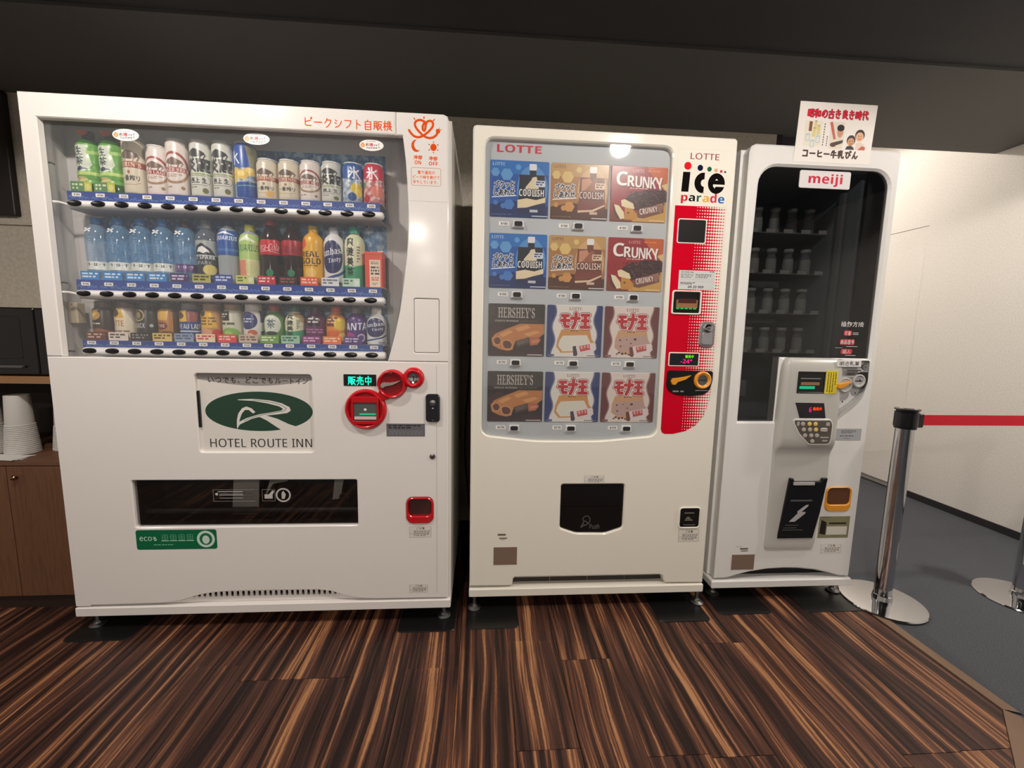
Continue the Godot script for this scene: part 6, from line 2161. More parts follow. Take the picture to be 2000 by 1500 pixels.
	part(cp, "coin_cup", lathe(PackedVector2Array([Vector2(0.0205, 0.002), Vector2(0.0, 0.001)]), 28), mats["steel"], Vector3(0.891, 0.944, 0.006), Vector3(PI / 2, 0, 0))
	part(cp, "coin_gap", box(Vector3(0.876, 0.9425, 0.006), Vector3(0.906, 0.9455, 0.009)), mat("matte_black", Color.BLACK))
	part(cp, "coin_print", print_bars([[0.776, 0.897, 0.8, 0.902], [0.806, 0.897, 0.82, 0.902], [0.866, 0.902, 0.916, 0.905]], 0.0064), mat("print_dim", Color8(150, 146, 140), 0.6))
	# delivery flap
	var bin := part(t, "delivery_bin", box(Vector3(0.345, 0.31, -0.0399), Vector3(0.62, 0.535, -0.0385)), mats["matte_black"])
	var fl := part(t, "delivery_flap", plate(inset(ccw(flap), 0.002), -0.012, -0.008, 0.0015), mat("flap_black", Color8(20, 20, 21), 0.18))
	part(fl, "flap_ridge", box(Vector3(0.36, 0.436, -0.008), Vector3(0.606, 0.444, -0.005)), mat("flap_black", Color.BLACK))
	var cone := MB.new()
	for q in [[0.441, 0.344, 0.456, 0.372], [0.441, 0.344, 0.473, 0.36], [0.456, 0.372, 0.473, 0.36], [0.447, 0.358, 0.462, 0.352], [0.452, 0.37, 0.448, 0.38], [0.448, 0.38, 0.456, 0.39], [0.456, 0.39, 0.468, 0.392], [0.468, 0.392, 0.476, 0.384], [0.476, 0.384, 0.479, 0.372], [0.479, 0.372, 0.473, 0.362]]:
		var a := Vector2(q[0], q[1])
		var b := Vector2(q[2], q[3])
		var n := (b - a).normalized().orthogonal() * 0.0012
		cone.quad(Vector3(a.x + n.x, a.y + n.y, 0), Vector3(b.x + n.x, b.y + n.y, 0), Vector3(b.x - n.x, b.y - n.y, 0), Vector3(a.x - n.x, a.y - n.y, 0), Vector3(0, 0, 1))
	part(fl, "cone_mark", cone.mesh(), mat("print_grey", Color8(104, 104, 104), 0.6), Vector3(0, 0, -0.0076))
	part(fl, "push_lettering", letters("Push", "sans", 0.477, 0.337, 0.517, 0.358, -0.0076), mats["print_grey"])
	caution_sticker(t, 0.445, 0.53, 0.526, 0.562)
	# coin return and plates
	var cr := part(t, "coin_return", plate(rounded(0.838, 0.338, 0.93, 0.429, 0.014), 0.0, 0.004, 0.002, [rounded(0.844, 0.344, 0.924, 0.423, 0.01)]), white)
	part(cr, "return_door", slab(0.844, 0.344, 0.924, 0.423, -0.002, 0.001, 0.009, 0.001), mat("flap_black", Color.BLACK))
	part(cr, "coin_mark", print_bars([[0.862, 0.402, 0.902, 0.405], [0.868, 0.378, 0.89, 0.381], [0.864, 0.372, 0.898, 0.375], [0.872, 0.384, 0.884, 0.387], [0.86, 0.352, 0.91, 0.354]], 0.0014), mat("print_dim", Color.WHITE))
	caution_sticker(t, 0.842, 0.281, 0.93, 0.334)
	part(t, "rating_plate", slab(0.094, 0.195, 0.187, 0.269, 0.0, 0.0012, 0.001, 0.0005), mat("brown_plate", Color8(128, 106, 94), 0.45))
	part(t, "serial_print", print_bars([[0.109, 0.317, 0.141, 0.325], [0.115, 0.304, 0.147, 0.309], [0.12, 0.3, 0.14, 0.302]], 0.0004), mat("print_brown", Color8(110, 100, 92), 0.6))
	for q in [[0.02, -0.015], [W - 0.012, -0.015], [0.03, -0.66], [W - 0.03, -0.66]]:
		levelling_foot(t, q[0], q[1])


func print_bars(list: Array, z: float) -> ArrayMesh:
	var mb := MB.new()
	for q in list:
		mb.quad(Vector3(q[0], q[1], z), Vector3(q[2], q[1], z), Vector3(q[2], q[3], z), Vector3(q[0], q[3], z), Vector3(0, 0, 1))
	return mb.mesh()


func paint_ice_strip(p: Pic) -> void:
	# 2000 px per metre, origin (0.741, 1.785)
	var red := Color8(206, 12, 40)
	p.type("LOTTE", 92, 26, 308, 68, Color8(150, 44, 52), "sans")
	# black lower-case letters drawn from discs and bars
	var k := Color8(20, 18, 18)
	p.poly([44, 158, 98, 158, 92, 296, 38, 296], k)
	p.fill([ellipse(200, 230, 66, 72, 48)], k)
	p.poly([204, 150, 300, 150, 300, 300, 196, 300], Color8(236, 232, 220))
	p.poly([180, 160, 208, 158, 206, 298, 180, 298], k)
	p.oval(206, 230, 24, 26, Color8(236, 232, 220))
	p.fill([ellipse(300, 230, 64, 72, 48)], k)
	p.poly([276, 236, 368, 236, 368, 252, 276, 252], Color8(236, 232, 220))
	p.poly([288, 208, 300, 196, 312, 208], Color8(236, 232, 220))
	p.poly([276, 246, 300, 246, 288, 266], Color8(236, 232, 220))
	for q in [[76, 116, 27, Color8(226, 30, 44)], [170, 126, 21, Color8(28, 26, 60)], [240, 132, 17, Color8(34, 92, 70)], [290, 138, 13, Color8(226, 166, 122)], [330, 144, 10, Color8(206, 60, 84)], [360, 147, 8, Color8(60, 92, 110)]]:
		p.oval(q[0], q[1], q[2], q[2], q[3])
	var cols := [Color8(206, 42, 52), Color8(24, 20, 30), Color8(32, 96, 70), Color8(226, 172, 74), Color8(212, 48, 80), Color8(30, 104, 180)]
	var xs := [[40, 90, 318, 378], [98, 146, 318, 362], [160, 192, 318, 362], [204, 252, 320, 364], [262, 310, 302, 366], [322, 370, 322, 368]]
	for i in 6:
		p.type("parade"[i], xs[i][0], xs[i][2], xs[i][1], xs[i][3], cols[i])
	p.rect(0, 394, 392, 2112, red)
	# halftone: white dots that grow towards the outer edge, round the fittings
	var y := 402.0
	while y < 2110.0:
		var x := 172.0
		while x < 392.0:
			var s := (x - 160.0) / 232.0
			p.oval(x, y, 3.0 + 9.0 * s, 3.0 + 9.0 * s, Color8(235, 226, 216), 10)
			x += 19.5
		y += 22.0


# ---------------------------------------------------------------- milk machine
func build_milk_machine() -> void:
	var t := thing("milk_vending_machine", "narrow white vending machine with dark glass front and grey control tower", "vending machine", Vector3(2.4375, 0, -0.0793))
	var white := mat("cool_white", Color8(230, 229, 226), 0.3)
	var black: StandardMaterial3D = mats["black"]
	var W := 0.6128
	var shell := MB.new()
	shell.box(Vector3(-0.004, 0.098, -0.74), Vector3(0.02, 1.82, -0.045))
	shell.box(Vector3(W - 0.02, 0.098, -0.74), Vector3(W + 0.002, 1.82, -0.045))
	shell.box(Vector3(0.02, 1.775, -0.74), Vector3(W - 0.02, 1.82, -0.045))
	shell.box(Vector3(0.02, 0.098, -0.74), Vector3(W - 0.02, 0.72, -0.045))
	shell.box(Vector3(0.02, 0.72, -0.74), Vector3(W - 0.02, 1.775, -0.5))
	part(t, "cabinet_body", shell.mesh(), white)
	var win := soften(PackedVector2Array([Vector2(0.05, 1.752), Vector2(0.046, 1.42), Vector2(0.05, 0.776), Vector2(0.201, 0.776), Vector2(0.201, 1.036), Vector2(0.577, 1.036), Vector2(0.573, 1.752)]), 0.004, 2)
	# generous rounding at the two upper corners
	win = PackedVector2Array([Vector2(0.05, 0.776), Vector2(0.201, 0.776), Vector2(0.201, 1.036), Vector2(0.577, 1.036), Vector2(0.5735, 1.5), Vector2(0.573, 1.68)])
	for i in 7:
		var a := PI / 2 * i / 6.0
		win.append(Vector2(0.508 + 0.065 * cos(a), 1.687 + 0.065 * sin(a)))
	for i in 7:
		var a := PI / 2 + PI / 2 * i / 6.0
		win.append(Vector2(0.116 + 0.066 * cos(a), 1.686 + 0.066 * sin(a)))
	win.append(Vector2(0.046, 1.42))
	var door := PackedVector2Array([Vector2(0.006, 0.1), Vector2(0.06, 0.1), Vector2(0.105, 0.114), Vector2(0.16, 0.127), Vector2(0.237, 0.138), Vector2(0.31, 0.141), Vector2(0.374, 0.139), Vector2(0.45, 0.13), Vector2(0.515, 0.115), Vector2(0.565, 0.1), Vector2(W - 0.004, 0.099), Vector2(W - 0.004, 1.82), Vector2(W - 0.012, 1.828), Vector2(0.03, 1.828), Vector2(0.014, 1.82), Vector2(0.006, 1.8)])
	part(t, "front_door", plate(door, -0.045, 0.0, 0.008, [win]), white)
	part(t, "plinth", slab(-0.008, 0.06, W + 0.002, 0.094, -0.72, 0.006, 0.003, 0.004), white)
	part(t, "kick_recess", box(Vector3(0.04, 0.094, -0.05), Vector3(0.58, 0.15, -0.044)), mats["matte_black"])
	part(t, "window_glass", plate(inset(win, -0.004), -0.012, -0.009, 0.0, [], true), glass("tinted_glass", Color(0.03, 0.034, 0.042, 0.42), 0.03))
	# interior
	var cave := MB.new()
	cave.box(Vector3(0.021, 0.721, -0.499), Vector3(W - 0.021, 1.774, -0.495))
	cave.box(Vector3(0.021, 0.721, -0.495), Vector3(0.025, 1.774, -0.05))
	cave.box(Vector3(0.025, 0.721, -0.495), Vector3(W - 0.021, 0.725, -0.05))
	part(t, "inner_lining", cave.mesh(), mat("cave_grey", Color8(150, 160, 168), 0.6))
	part(t, "inner_side_wall", box(Vector3(0.5, 0.725, -0.46), Vector3(0.53, 1.774, -0.05)), mats["cave_grey"])
	part(t, "black_border", box(Vector3(0.502, 1.036, -0.03), Vector3(0.585, 1.76, -0.02)), mat("border_black", Color8(22, 23, 27), 0.4))
	part(t, "inner_glass_frame", box(Vector3(0.476, 0.725, -0.12), Vector3(0.49, 1.7, -0.1)), mat("cave_trim", Color8(150, 154, 156), 0.4))
	var glass_mat := glass("bottle_glass", Color(0.85, 0.88, 0.88, 0.3), 0.05)
	var milk := mat("milk", Color8(236, 236, 230), 0.4)
	var bottle := PackedVector2Array([Vector2(0.0, 0.0), Vector2(0.02, 0.0), Vector2(0.0225, 0.004), Vector2(0.0225, 0.055), Vector2(0.0205, 0.066), Vector2(0.015, 0.077), Vector2(0.0145, 0.085), Vector2(0.0185, 0.089), Vector2(0.0185, 0.1)])
	var inside := PackedVector2Array([Vector2(0.0, 0.002), Vector2(0.0195, 0.002), Vector2(0.021, 0.006), Vector2(0.021, 0.055), Vector2(0.019, 0.064), Vector2(0.0, 0.064)])
	var bmesh := lathe(bottle, 20)
	var mmesh := lathe(inside, 20)
	var cap := cap_mesh(0.0195, 0.012)
	var level := ["lowest", "second lowest", "second highest", "highest"]
	for r in 4:
		var y := 1.05 + r * 0.171
		part(t, "bottle_shelf", box(Vector3(0.03, y - 0.006, -0.44), Vector3(0.498, y, -0.2)), mat("cave_trim", Color.WHITE))
		for i in 5:
			part(t, "shelf_label", box(Vector3(0.148 + i * 0.079, y - 0.004, -0.2), Vector3(0.188 + i * 0.079, y + 0.012, -0.197)), mats["white"])
		for i in 5:
			var b := thing("milk_bottle", "small glass milk bottle on the %s shelf behind dark glass" % level[r], "bottle", Vector3(2.4375 + 0.13 + i * 0.079, y, -0.0793 - 0.24), "milk bottles on the %s shelf" % level[r])
			part(b, "glass_body", bmesh, glass_mat)
			part(b, "milk_fill", mmesh, milk)
			part(b, "cap", cap, mats["white"], Vector3(0, 0.096, 0))
	part(t, "lift_rod", tube([Vector3(0.13, 0.725, -0.14), Vector3(0.13, 1.02, -0.14)], 0.006), mats["steel"])
	part(t, "lift_head", slab(0.108, 0.86, 0.15, 0.93, -0.16, -0.12, 0.008, 0.003), mat("cave_trim", Color.WHITE))

	# maker's plate on the glass
	var mp := Pic.new(self, 300, 96, Color8(224, 220, 220))
	mp.type("meiji", 52, 16, 252, 84, Color8(206, 18, 60))
	part(t, "maker_plate", plate(rounded(0.212, 1.68, 0.416, 1.744, 0.007), -0.009, -0.006, 0.001), picture(mp, 0.35))
	# instructions printed on the glass
	var ins := MB.new()
	add_strokes(ins, "操作方法", 0.446, 1.161, 0.0235, 0.022, 0.0026, 0.0, 0.0245)
	part(t, "instruction_heading", ins.mesh(), mat("print_pale", Color8(226, 222, 220), 0.5), Vector3(0, 0, -0.0085))
	var red_tags := MB.new()
	for q in [[0.462, 1.127, 0.496, 1.147], [0.45, 1.09, 0.512, 1.112], [0.458, 1.053, 0.506, 1.073]]:
		add_plate(red_tags, rounded(q[0], q[1], q[2], q[3], 0.006, 3), 0.0, 0.0004)
	part(t, "instruction_tags", red_tags.mesh(), mat("tag_red", Color8(206, 44, 62), 0.5), Vector3(0, 0, -0.0088))
	var steps := MB.new()
	add_strokes(steps, "お金", 0.466, 1.128, 0.012, 0.018, 0.0019, 0.0, 0.0135)
	add_strokes(steps, "商品番号", 0.4515, 1.092, 0.014, 0.018, 0.0019, 0.0, 0.015)
	add_strokes(steps, "購入", 0.466, 1.054, 0.015, 0.018, 0.0019, 0.0, 0.017)
	for q in [[0.5, 1.131, 0.524, 1.133], [0.5, 1.137, 0.524, 1.139], [0.478, 1.083, 0.526, 1.0845], [0.478, 1.047, 0.522, 1.0485], [0.432, 1.077, 0.462, 1.078]]:
		steps.quad(Vector3(q[0], q[1], 0), Vector3(q[2], q[1], 0), Vector3(q[2], q[3], 0), Vector3(q[0], q[3], 0), Vector3(0, 0, 1))
	part(t, "instruction_steps", steps.mesh(), mats["print_pale"], Vector3(0, 0, -0.0080))

	build_control_tower(t)

	# small fittings on the lower door
	var cup := part(t, "coin_return", coin_cup(0.057, 0.053, 0.02), mats["orange_plastic"], Vector3(0.512, 0.449, 0.0))
	part(cup, "cup_recess", slab(-0.05, -0.024, 0.05, 0.046, 0.0003, 0.0018, 0.018, 0.001), mat("cup_brown_shade", Color8(96, 58, 34), 0.35))  # flat slab on the uncut door, recess shade put into its dark brown
	var vp := Pic.new(self, 280, 196, Color8(132, 130, 96))
	vp.poly([20, 30, 70, 56, 66, 168, 12, 156], Color8(30, 28, 20))
	vp.rect(92, 56, 250, 72, Color8(44, 34, 26))
	vp.rect(76, 92, 262, 168, Color8(212, 208, 196))
	vp.fine(20, 8, 120, 14, 1, Color8(70, 70, 50), 3)
	vp.fine(120, 178, 220, 184, 1, Color8(70, 70, 50), 4)
	part(t, "guide_sticker", plate(rect(0.441, 0.277, 0.577, 0.372), 0.0, 0.0008), picture(vp, 0.4))
	var gp := Pic.new(self, 230, 100, Color8(170, 172, 176))
	gp.fine(50, 14, 180, 44, 3, Color8(90, 92, 100), 3)
	gp.fine(44, 60, 190, 72, 1, Color8(50, 52, 58), 5)
	gp.fine(80, 82, 150, 90, 1, Color8(90, 92, 100), 6)
	part(t, "notice_plate", plate(rect(0.467, 0.7, 0.58, 0.749), 0.0, 0.001), picture(gp, 0.35))
	caution_sticker(t, 0.461, 0.208, 0.554, 0.25)
	part(t, "rating_plate", slab(0.073, 0.141, 0.172, 0.208, 0.0, 0.0012, 0.001, 0.0005), mat("brown_plate", Color.WHITE))
	part(t, "serial_print", print_bars([[0.085, 0.243, 0.115, 0.244], [0.105, 0.23, 0.14, 0.237], [0.11, 0.222, 0.14, 0.226]], 0.0004), mats["print_brown"])
	for q in [[0.03, -0.05], [W - 0.03, -0.05], [0.03, -0.66], [W - 0.03, -0.66]]:
		levelling_foot(t, q[0], q[1])


func build_control_tower(t: Node3D) -> void:
	var grey := mat("tower_grey", Color8(188, 186, 180), 0.35)
	var black: StandardMaterial3D = mats["black"]
	# stacked cross-sections: y, left, right, depth, edge radius
	var rings := []
	for s in [[1.036, 0.236, 0.42, 0.004, 0.003], [1.034, 0.224, 0.434, 0.014, 0.01], [1.026, 0.214, 0.444, 0.024, 0.016], [1.01, 0.208, 0.45, 0.03, 0.022], [0.98, 0.206, 0.452, 0.0325, 0.024], [0.9, 0.205, 0.453, 0.033, 0.024], [0.8, 0.204, 0.454, 0.033, 0.024], [0.72, 0.203, 0.455, 0.033, 0.024], [0.69, 0.203, 0.455, 0.031, 0.022], [0.672, 0.203, 0.454, 0.022, 0.016], [0.655, 0.204, 0.452, 0.011, 0.01], [0.63, 0.205, 0.45, 0.008, 0.007], [0.56, 0.206, 0.448, 0.014, 0.008], [0.45, 0.207, 0.442, 0.012, 0.008], [0.3, 0.208, 0.428, 0.008, 0.006], [0.262, 0.208, 0.424, 0.012, 0.007], [0.24, 0.209, 0.42, 0.01, 0.006], [0.235, 0.212, 0.416, 0.003, 0.002]]:
		var ring := []
		var r: float = s[4]
		ring.append(Vector3(s[1], s[0], -0.012))
		for i in 6:
			var a := PI - PI / 2 * i / 5.0
			ring.append(Vector3(s[1] + r + r * cos(a), s[0], s[3] - r + r * sin(a)))
		for i in 6:
			var a := PI / 2 - PI / 2 * i / 5.0
			ring.append(Vector3(s[2] - r + r * cos(a), s[0], s[3] - r + r * sin(a)))
		ring.append(Vector3(s[2], s[0], -0.012))
		rings.append(ring)
	var tower := part(t, "control_tower", loft(rings, 40.0), grey)
	tower.set_meta("label", "grey rounded tower with slot, keypad and bottle door")
	# side panel with coin slot and lever
	var side := soften(PackedVector2Array([Vector2(0.43, 1.034), Vector2(0.43, 0.79), Vector2(0.446, 0.795), Vector2(0.461, 0.822), Vector2(0.515, 0.864), Vector2(0.548, 0.9), Vector2(0.558, 0.94), Vector2(0.556, 1.034)]), 0.012, 3)
	part(t, "coin_panel", plate(side, -0.006, 0.028, 0.004), mat("silver_plastic", Color8(178, 178, 176), 0.35))
	var np := Pic.new(self, 200, 56, Color8(232, 230, 228))
	np.glyphs("明治乳業", 12, 8, 40, 40, 4.2, Color8(34, 34, 38), 44)
	part(t, "owner_label", plate(rect(0.415, 1.005, 0.512, 1.03), 0.028, 0.0335), picture(np, 0.5))
	part(t, "panel_lock", lathe(PackedVector2Array([Vector2(0.011, 0), Vector2(0.0105, 0.005), Vector2(0.006, 0.006), Vector2(0.0, 0.004)]), 20), mats["steel"], Vector3(0.53, 1.004, 0.028), Vector3(PI / 2, 0, 0))
	part(t, "panel_print", print_bars([[0.46, 0.988, 0.52, 0.992], [0.462, 0.972, 0.494, 0.98], [0.503, 0.896, 0.509, 0.903], [0.453, 0.861, 0.459, 0.868]], 0.0284), mat("print_dark", Color8(60, 56, 56), 0.6))
	var dial := PackedVector2Array([Vector2(0.03, 0.0), Vector2(0.0295, 0.004), Vector2(0.026, 0.006), Vector2(0.024, 0.003), Vector2(0.0, 0.002)])
	part(t, "lever_dial", lathe(dial, 32), mats["silver_plastic"], Vector3(0.458, 0.932, 0.028), Vector3(PI / 2, 0, 0))
	part(t, "return_lever", plate(PackedVector2Array([Vector2(0.42, 0.922), Vector2(0.428, 0.918), Vector2(0.455, 0.93), Vector2(0.476, 0.947), Vector2(0.45, 0.942), Vector2(0.421, 0.936)]), 0.03, 0.044, 0.0008), mats["orange_plastic"])
	part(t, "coin_bezel", plate(soften(PackedVector2Array([Vector2(0.504, 0.98), Vector2(0.522, 0.985), Vector2(0.549, 0.985), Vector2(0.552, 0.95), Vector2(0.542, 0.92), Vector2(0.532, 0.918)]), 0.005, 2), 0.028, 0.0295, 0.0005), black)
	part(t, "coin_slot", lathe(PackedVector2Array([Vector2(0.0265, 0.0), Vector2(0.0265, 0.005), Vector2(0.022, 0.007), Vector2(0.018, 0.002), Vector2(0.0, 0.001)]), 32), mats["silver_plastic"], Vector3(0.513, 0.949, 0.028), Vector3(PI / 2, 0, 0))
	part(t, "coin_gap", box(Vector3(0.499, 0.9475, 0.028), Vector3(0.528, 0.9505, 0.0315)), mats["matte_black"])
	# banknote window
	var bill := part(tower, "banknote_window", plate(rounded(0.256, 0.897, 0.37, 0.984, 0.003), 0.026, 0.0345, 0.001, [rect(0.261, 0.902, 0.365, 0.979)]), black)
	part(bill, "slot_recess", box(Vector3(0.258, 0.899, 0.026), Vector3(0.368, 0.982, 0.0332)), mat("slot_black", Color.BLACK))
	part(bill, "guide", box(Vector3(0.27, 0.93, 0.0332), Vector3(0.346, 0.942, 0.0355)), mat("guide_tan", Color.WHITE))
	part(bill, "guide_bar", box(Vector3(0.268, 0.954, 0.0332), Vector3(0.35, 0.958, 0.0355)), mat("grey", Color.WHITE))
	part(bill, "glow_strip", box(Vector3(0.266, 0.915, 0.0332), Vector3(0.328, 0.926, 0.0354)), screen("slot_green3", Color(0.08, 0.75, 0.55), 0.8))
	var yp := Pic.new(self, 90, 200, Color8(228, 208, 44))
	for i in 4:
		yp.fill([rect(14 + i * 18, 12, 22 + i * 18, 18)], Color8(40, 34, 10))
		var rng := RandomNumberGenerator.new()
		rng.seed = 40 + i
		var y := 24.0
		while y < (180.0 if i < 3 else 120.0):
			var l := rng.randf_range(5, 10)
			yp.rect(12 + i * 19, y, 22 + i * 19, y + l, Color8(70, 60, 16))
			y += l + 4
	part(t, "yellow_label", plate(rect(0.372, 0.897, 0.42, 0.988), 0.0322, 0.0345), picture(yp, 0.5), Vector3.ZERO)
	# status display and keypad
	var disp := part(tower, "status_display", plate(PackedVector2Array([Vector2(0.256, 0.86), Vector2(0.28, 0.798), Vector2(0.389, 0.798), Vector2(0.376, 0.86)]), 0.026, 0.0345, 0.001), mat("display_dark", Color.BLACK))
	part(disp, "temperature_digit", letters("6", "sans_bold", 0.315, 0.822, 0.325, 0.842, 0.035), mats["pink_led"])
	var lm := MB.new()
	add_strokes(lm, "販売中", 0.331, 0.829, 0.012, 0.014, 0.0018, 0.035, 0.0125)
	part(disp, "status_characters", lm.mesh(), screen("amber_led", Color(1.0, 0.26, 0.04), 1.2))
	var kp := soften(PackedVector2Array([Vector2(0.258, 0.79), Vector2(0.263, 0.775), Vector2(0.285, 0.738), Vector2(0.33, 0.694), Vector2(0.412, 0.694), Vector2(0.418, 0.71), Vector2(0.419, 0.772), Vector2(0.41, 0.79)]), 0.008, 3)
	part(tower, "keypad_rim", plate(inset(ccw(kp), -0.006), 0.026, 0.0345, 0.002), mat("rim_white", Color8(214, 212, 206), 0.3))
	var pad := part(tower, "keypad", plate(kp, 0.03, 0.036, 0.001), mat("keypad_brown", Color8(86, 80, 74), 0.4))
	var key := lathe(PackedVector2Array([Vector2(0.0085, 0), Vector2(0.008, 0.002), Vector2(0.005, 0.003), Vector2(0.0, 0.0028)]), 14)
	var lit := mat("key_gold", Color8(226, 196, 110), 0.3)
	var n := 0
	for q in [[0.294, 0.775], [0.322, 0.775], [0.347, 0.775], [0.3, 0.752], [0.326, 0.752], [0.351, 0.752], [0.308, 0.728], [0.334, 0.728], [0.358, 0.728], [0.341, 0.705]]:
		part(pad, "key", key, lit if n in [1, 2, 5] else mat("key_pale", Color8(176, 170, 160), 0.35), Vector3(q[0], q[1], 0.036), Vector3(PI / 2, 0, 0))
		n += 1
	part(pad, "cancel_key", slab(0.37, 0.744, 0.4, 0.759, 0.036, 0.0385, 0.006, 0.001), mats["key_pale"])
	part(pad, "keypad_print", print_bars([[0.373, 0.718, 0.409, 0.723], [0.383, 0.704, 0.405, 0.71], [0.27, 0.768, 0.28, 0.784], [0.392, 0.768, 0.408, 0.782]], 0.0364), mats["key_pale"])
	# bottle door, leaning back towards its foot
	var door := part(tower, "bottle_door", bin_mesh(), mat("door_black", Color8(18, 18, 20), 0.2))
	part(door, "door_bar", box(Vector3(-0.048, 0.236, 0.004), Vector3(0.04, 0.247, 0.01)), mat("bar_silver", Color8(180, 178, 176), 0.3))
	part(door, "hand_mark", plate(PackedVector2Array([Vector2(-0.045, 0.075), Vector2(-0.02, 0.075), Vector2(0.02, 0.11), Vector2(0.022, 0.118), Vector2(0.003, 0.117), Vector2(0.03, 0.143), Vector2(0.03, 0.15), Vector2(0.018, 0.146), Vector2(-0.014, 0.12), Vector2(-0.012, 0.111)]), 0.004, 0.0046), mat("mark_silver", Color8(176, 174, 174), 0.4))
	part(door, "door_print", print_bars([[-0.05, 0.164, 0.044, 0.171], [-0.06, 0.058, 0.0, 0.061], [-0.066, 0.046, -0.01, 0.049], [-0.07, 0.037, 0.02, 0.04]], 0.0045), mat("print_smoke", Color8(84, 84, 86), 0.6))
	door.position = Vector3(0.338, 0.284, 0.0115)
	door.rotation = Vector3(0.035, 0, 0)


func bin_mesh() -> ArrayMesh:
	return plate(PackedVector2Array([Vector2(-0.083, 0.0), Vector2(0.07, 0.0), Vector2(0.086, 0.11), Vector2(0.1, 0.262), Vector2(0.078, 0.262), Vector2(0.072, 0.248), Vector2(-0.042, 0.248), Vector2(-0.048, 0.262), Vector2(-0.062, 0.262), Vector2(-0.07, 0.16)]), -0.006, 0.004, 0.002)


# ---------------------------------------------------------------- printed card on the milk machine
func build_sign_card() -> void:
	var p := Pic.new(self, 600, 436, Color8(238, 232, 226))
	for q in [[13.0, Color8(110, 10, 30)], [8.0, Color8(214, 26, 52)]]:
		p.glyphs("昭和の古き良き時代", 64, 46, 50, 66, q[0], q[1], 53)
	p.rect(56, 134, 190, 318, Color8(232, 226, 208))
	# bottles and glasses
	p.rect(88, 140, 112, 210, Color8(130, 84, 60))
	for q in [[126, 140], [152, 172], [120, 190]]:
		p.rrect(q[0], q[1], q[0] + 24, q[1] + 60, 6, Color8(222, 206, 140))
		p.rect(q[0] + 4, q[1] - 8, q[0] + 20, q[1], Color8(150, 160, 140))
	for q in [[70, 226], [150, 236], [110, 270]]:
		p.rrect(q[0], q[1], q[0] + 34, q[1] + 56, 8, Color8(190, 204, 210))
		p.rrect(q[0] + 6, q[1] + 14, q[0] + 28, q[1] + 50, 5, Color8(226, 226, 214))
	p.fine(206, 150, 214, 318, 9, Color8(80, 70, 60), 3)
	p.fine(236, 240, 244, 318, 5, Color8(80, 70, 60), 5)
	# a ball player holding a bat
	p.rect(256, 134, 366, 330, Color8(226, 218, 204))
	p.poly([246, 140, 268, 134, 316, 280, 304, 300], Color8(196, 110, 90))
	p.oval(336, 206, 24, 40, Color8(206, 150, 120))
	p.oval(336, 176, 28, 24, Color8(40, 32, 34))
	p.rect(310, 184, 364, 190, Color8(30, 26, 30))
	p.poly([280, 270, 330, 244, 366, 258, 366, 330, 270, 330], Color8(226, 214, 196))
	p.poly([280, 286, 366, 262, 366, 284, 300, 310], Color8(70, 60, 56))
	p.oval(292, 300, 24, 16, Color8(90, 60, 50))
	# two smiling children
	for q in [[430, 268, 30, Color8(206, 156, 120), -1.0], [494, 228, 34, Color8(226, 178, 140), 1.0]]:
		p.oval(q[0], q[1] - 6, q[2] + 4, q[2] + 8, Color8(52, 36, 34))
		p.oval(q[0], q[1] + 6, q[2] - 3, q[2], q[3])
		p.oval(q[0] - 10, q[1], 3.4, 4.2, Color8(30, 20, 20), 12)
		p.oval(q[0] + 11, q[1], 3.4, 4.2, Color8(30, 20, 20), 12)
		p.line([q[0] - 10, q[1] + 18, q[0], q[1] + 24, q[0] + 12, q[1] + 17], 4, Color8(170, 40, 44))
		p.line([q[0], q[1] + 4, q[0] + 2, q[1] + 11], 2, Color8(170, 110, 84))
	p.poly([392, 330, 404, 306, 432, 300, 456, 312, 462, 330], Color8(40, 40, 50))
	p.poly([466, 330, 474, 280, 506, 272, 540, 292, 546, 330], Color8(226, 206, 190))
	p.poly([490, 330, 520, 300, 548, 306, 548, 330], Color8(196, 90, 64))
	p.glyphs("コーヒー牛乳びん", 60, 340, 50, 60, 11, Color8(62, 30, 22), 56)
	var t := thing("sign_card", "white card with red headline and smiling children, standing atop the narrow machine", "sign", Vector3(2.4375, 1.83, -0.0793))
	part(t, "card", plate(rect(0.175, -0.06, 0.476, 0.146), 0.002, 0.0035), picture(p, 0.55), Vector3.ZERO, Vector3(0.05, 0, 0))


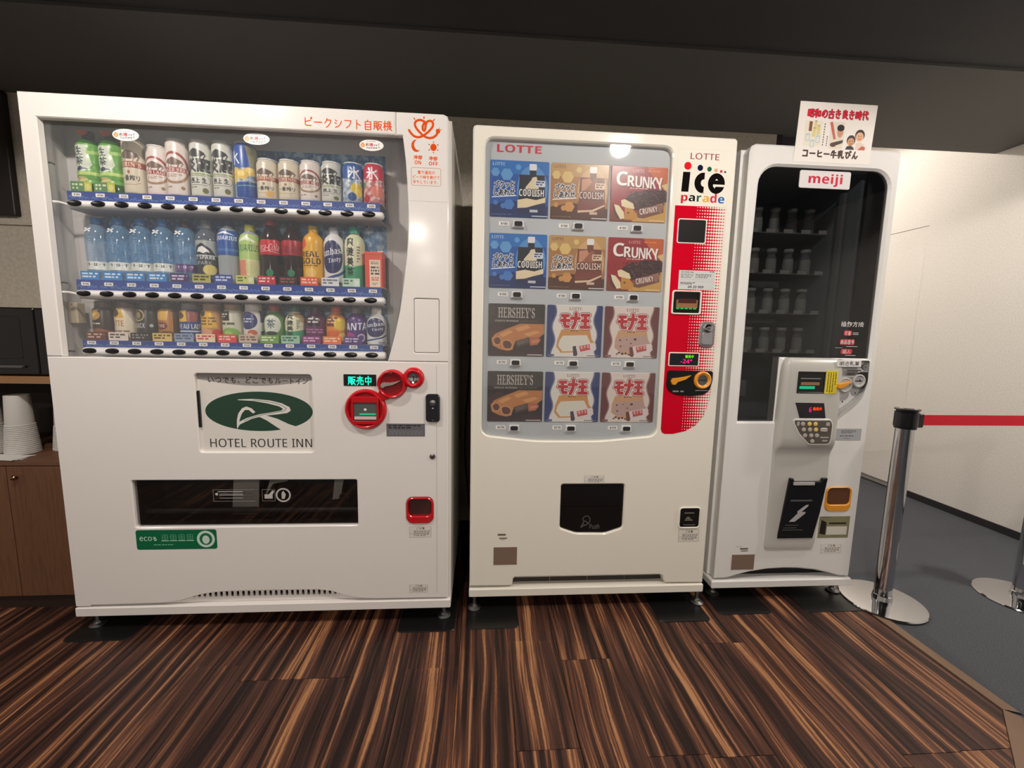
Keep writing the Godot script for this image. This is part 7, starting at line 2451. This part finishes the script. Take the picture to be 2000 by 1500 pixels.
# ---------------------------------------------------------------- belt barrier
func build_stanchions() -> void:
	var chrome: StandardMaterial3D = mats["chrome"]
	var base := PackedVector2Array([Vector2(0.0, 0.0), Vector2(0.148, 0.0), Vector2(0.15, 0.004), Vector2(0.147, 0.008), Vector2(0.12, 0.011), Vector2(0.036, 0.014), Vector2(0.034, 0.034), Vector2(0.0315, 0.036)])
	var list := [[3.178, -0.052, "chrome barrier post with red belt, nearest the narrow machine's side"], [3.83, -0.05, "chrome barrier post where the red belt ends"]]
	list[0][2] = "chrome barrier post with red belt, standing beside the narrow machine"
	for i in 2:
		var q: Array = list[i]
		var t := thing("barrier_post", q[2], "barrier post", Vector3(q[0], -0.004 if i else 0.001, q[1]), "belt barrier posts")
		part(t, "base", lathe(base, 56, 30.0), chrome)
		part(t, "pole", lathe(PackedVector2Array([Vector2(0.031, 0.034), Vector2(0.031, 0.77)]), 40), chrome)
		var head := PackedVector2Array([Vector2(0.03, 0.757), Vector2(0.036, 0.757), Vector2(0.036, 0.764), Vector2(0.039, 0.766), Vector2(0.039, 0.824), Vector2(0.035, 0.828), Vector2(0.035, 0.831), Vector2(0.041, 0.833), Vector2(0.041, 0.838), Vector2(0.034, 0.84), Vector2(0.0, 0.84)])
		var h := part(t, "head", lathe(head, 36, 30.0), mat("head_black", Color8(16, 16, 18), 0.2))
		part(h, "cap_disc", lathe(PackedVector2Array([Vector2(0.031, 0.8395), Vector2(0.03, 0.842), Vector2(0.0, 0.842)]), 30), chrome)
		part(h, "belt_clip", slab(0.03, 0.764, 0.054, 0.82, -0.024, 0.024, 0.003, 0.003), mats["head_black"])
		if i == 0:
			part(t, "belt", box(Vector3(0.05, 0.769, -0.001), Vector3(0.608, 0.812, 0.001)), mat("belt_red", Color8(206, 14, 40), 0.7))


func build_mats() -> void:
	var m := mat("mat_black", Color8(20, 20, 20), 0.3)
	var spots := [[-0.01, 0.21, 0.056, "drinks machine beside the wooden cabinet"], [1.154, 1.366, 0.058, "drinks machine beside the gap"], [1.408, 1.61, 0.05, "ice cream machine beside the gap"], [2.165, 2.372, 0.042, "ice cream machine beside the narrow machine"], [2.425, 2.65, 0.008, "narrow machine next to its neighbour"], [2.795, 3.045, 0.008, "narrow machine beside the barrier post"]]
	for q in spots:
		var t := thing("foot_mat", "thin black anti-slip mat under the foot of the " + q[3], "mat", Vector3(q[0], 0, q[2]), "black mats under the machine feet")
		part(t, "sheet", plate(rounded(0.0, 0.0, q[1] - q[0], 0.26, 0.018, 3), 0.0, 0.003, 0.001), m, Vector3(0, 0.0, 0.0), Vector3(-PI / 2, 0, 0))


func build_cord() -> void:
	var t := thing("power_cord", "black power cord hanging in the dark gap between two machines", "cord", Vector3(1.383, 0.0, -0.8))
	var path := []
	for i in 25:
		var k := i / 24.0
		path.append(Vector3(0.018 * sin(k * 7.0), 0.004 + 1.05 * k * k, 0.05 * cos(k * 5.0)))
	part(t, "cable", tube(path, 0.004, 8), mat("cord_black", Color8(16, 15, 15), 0.5))
	part(t, "plug", slab(-0.014, -0.012, 0.014, 0.012, -0.012, 0.012, 0.004, 0.003), mats["cord_black"], path[-1])
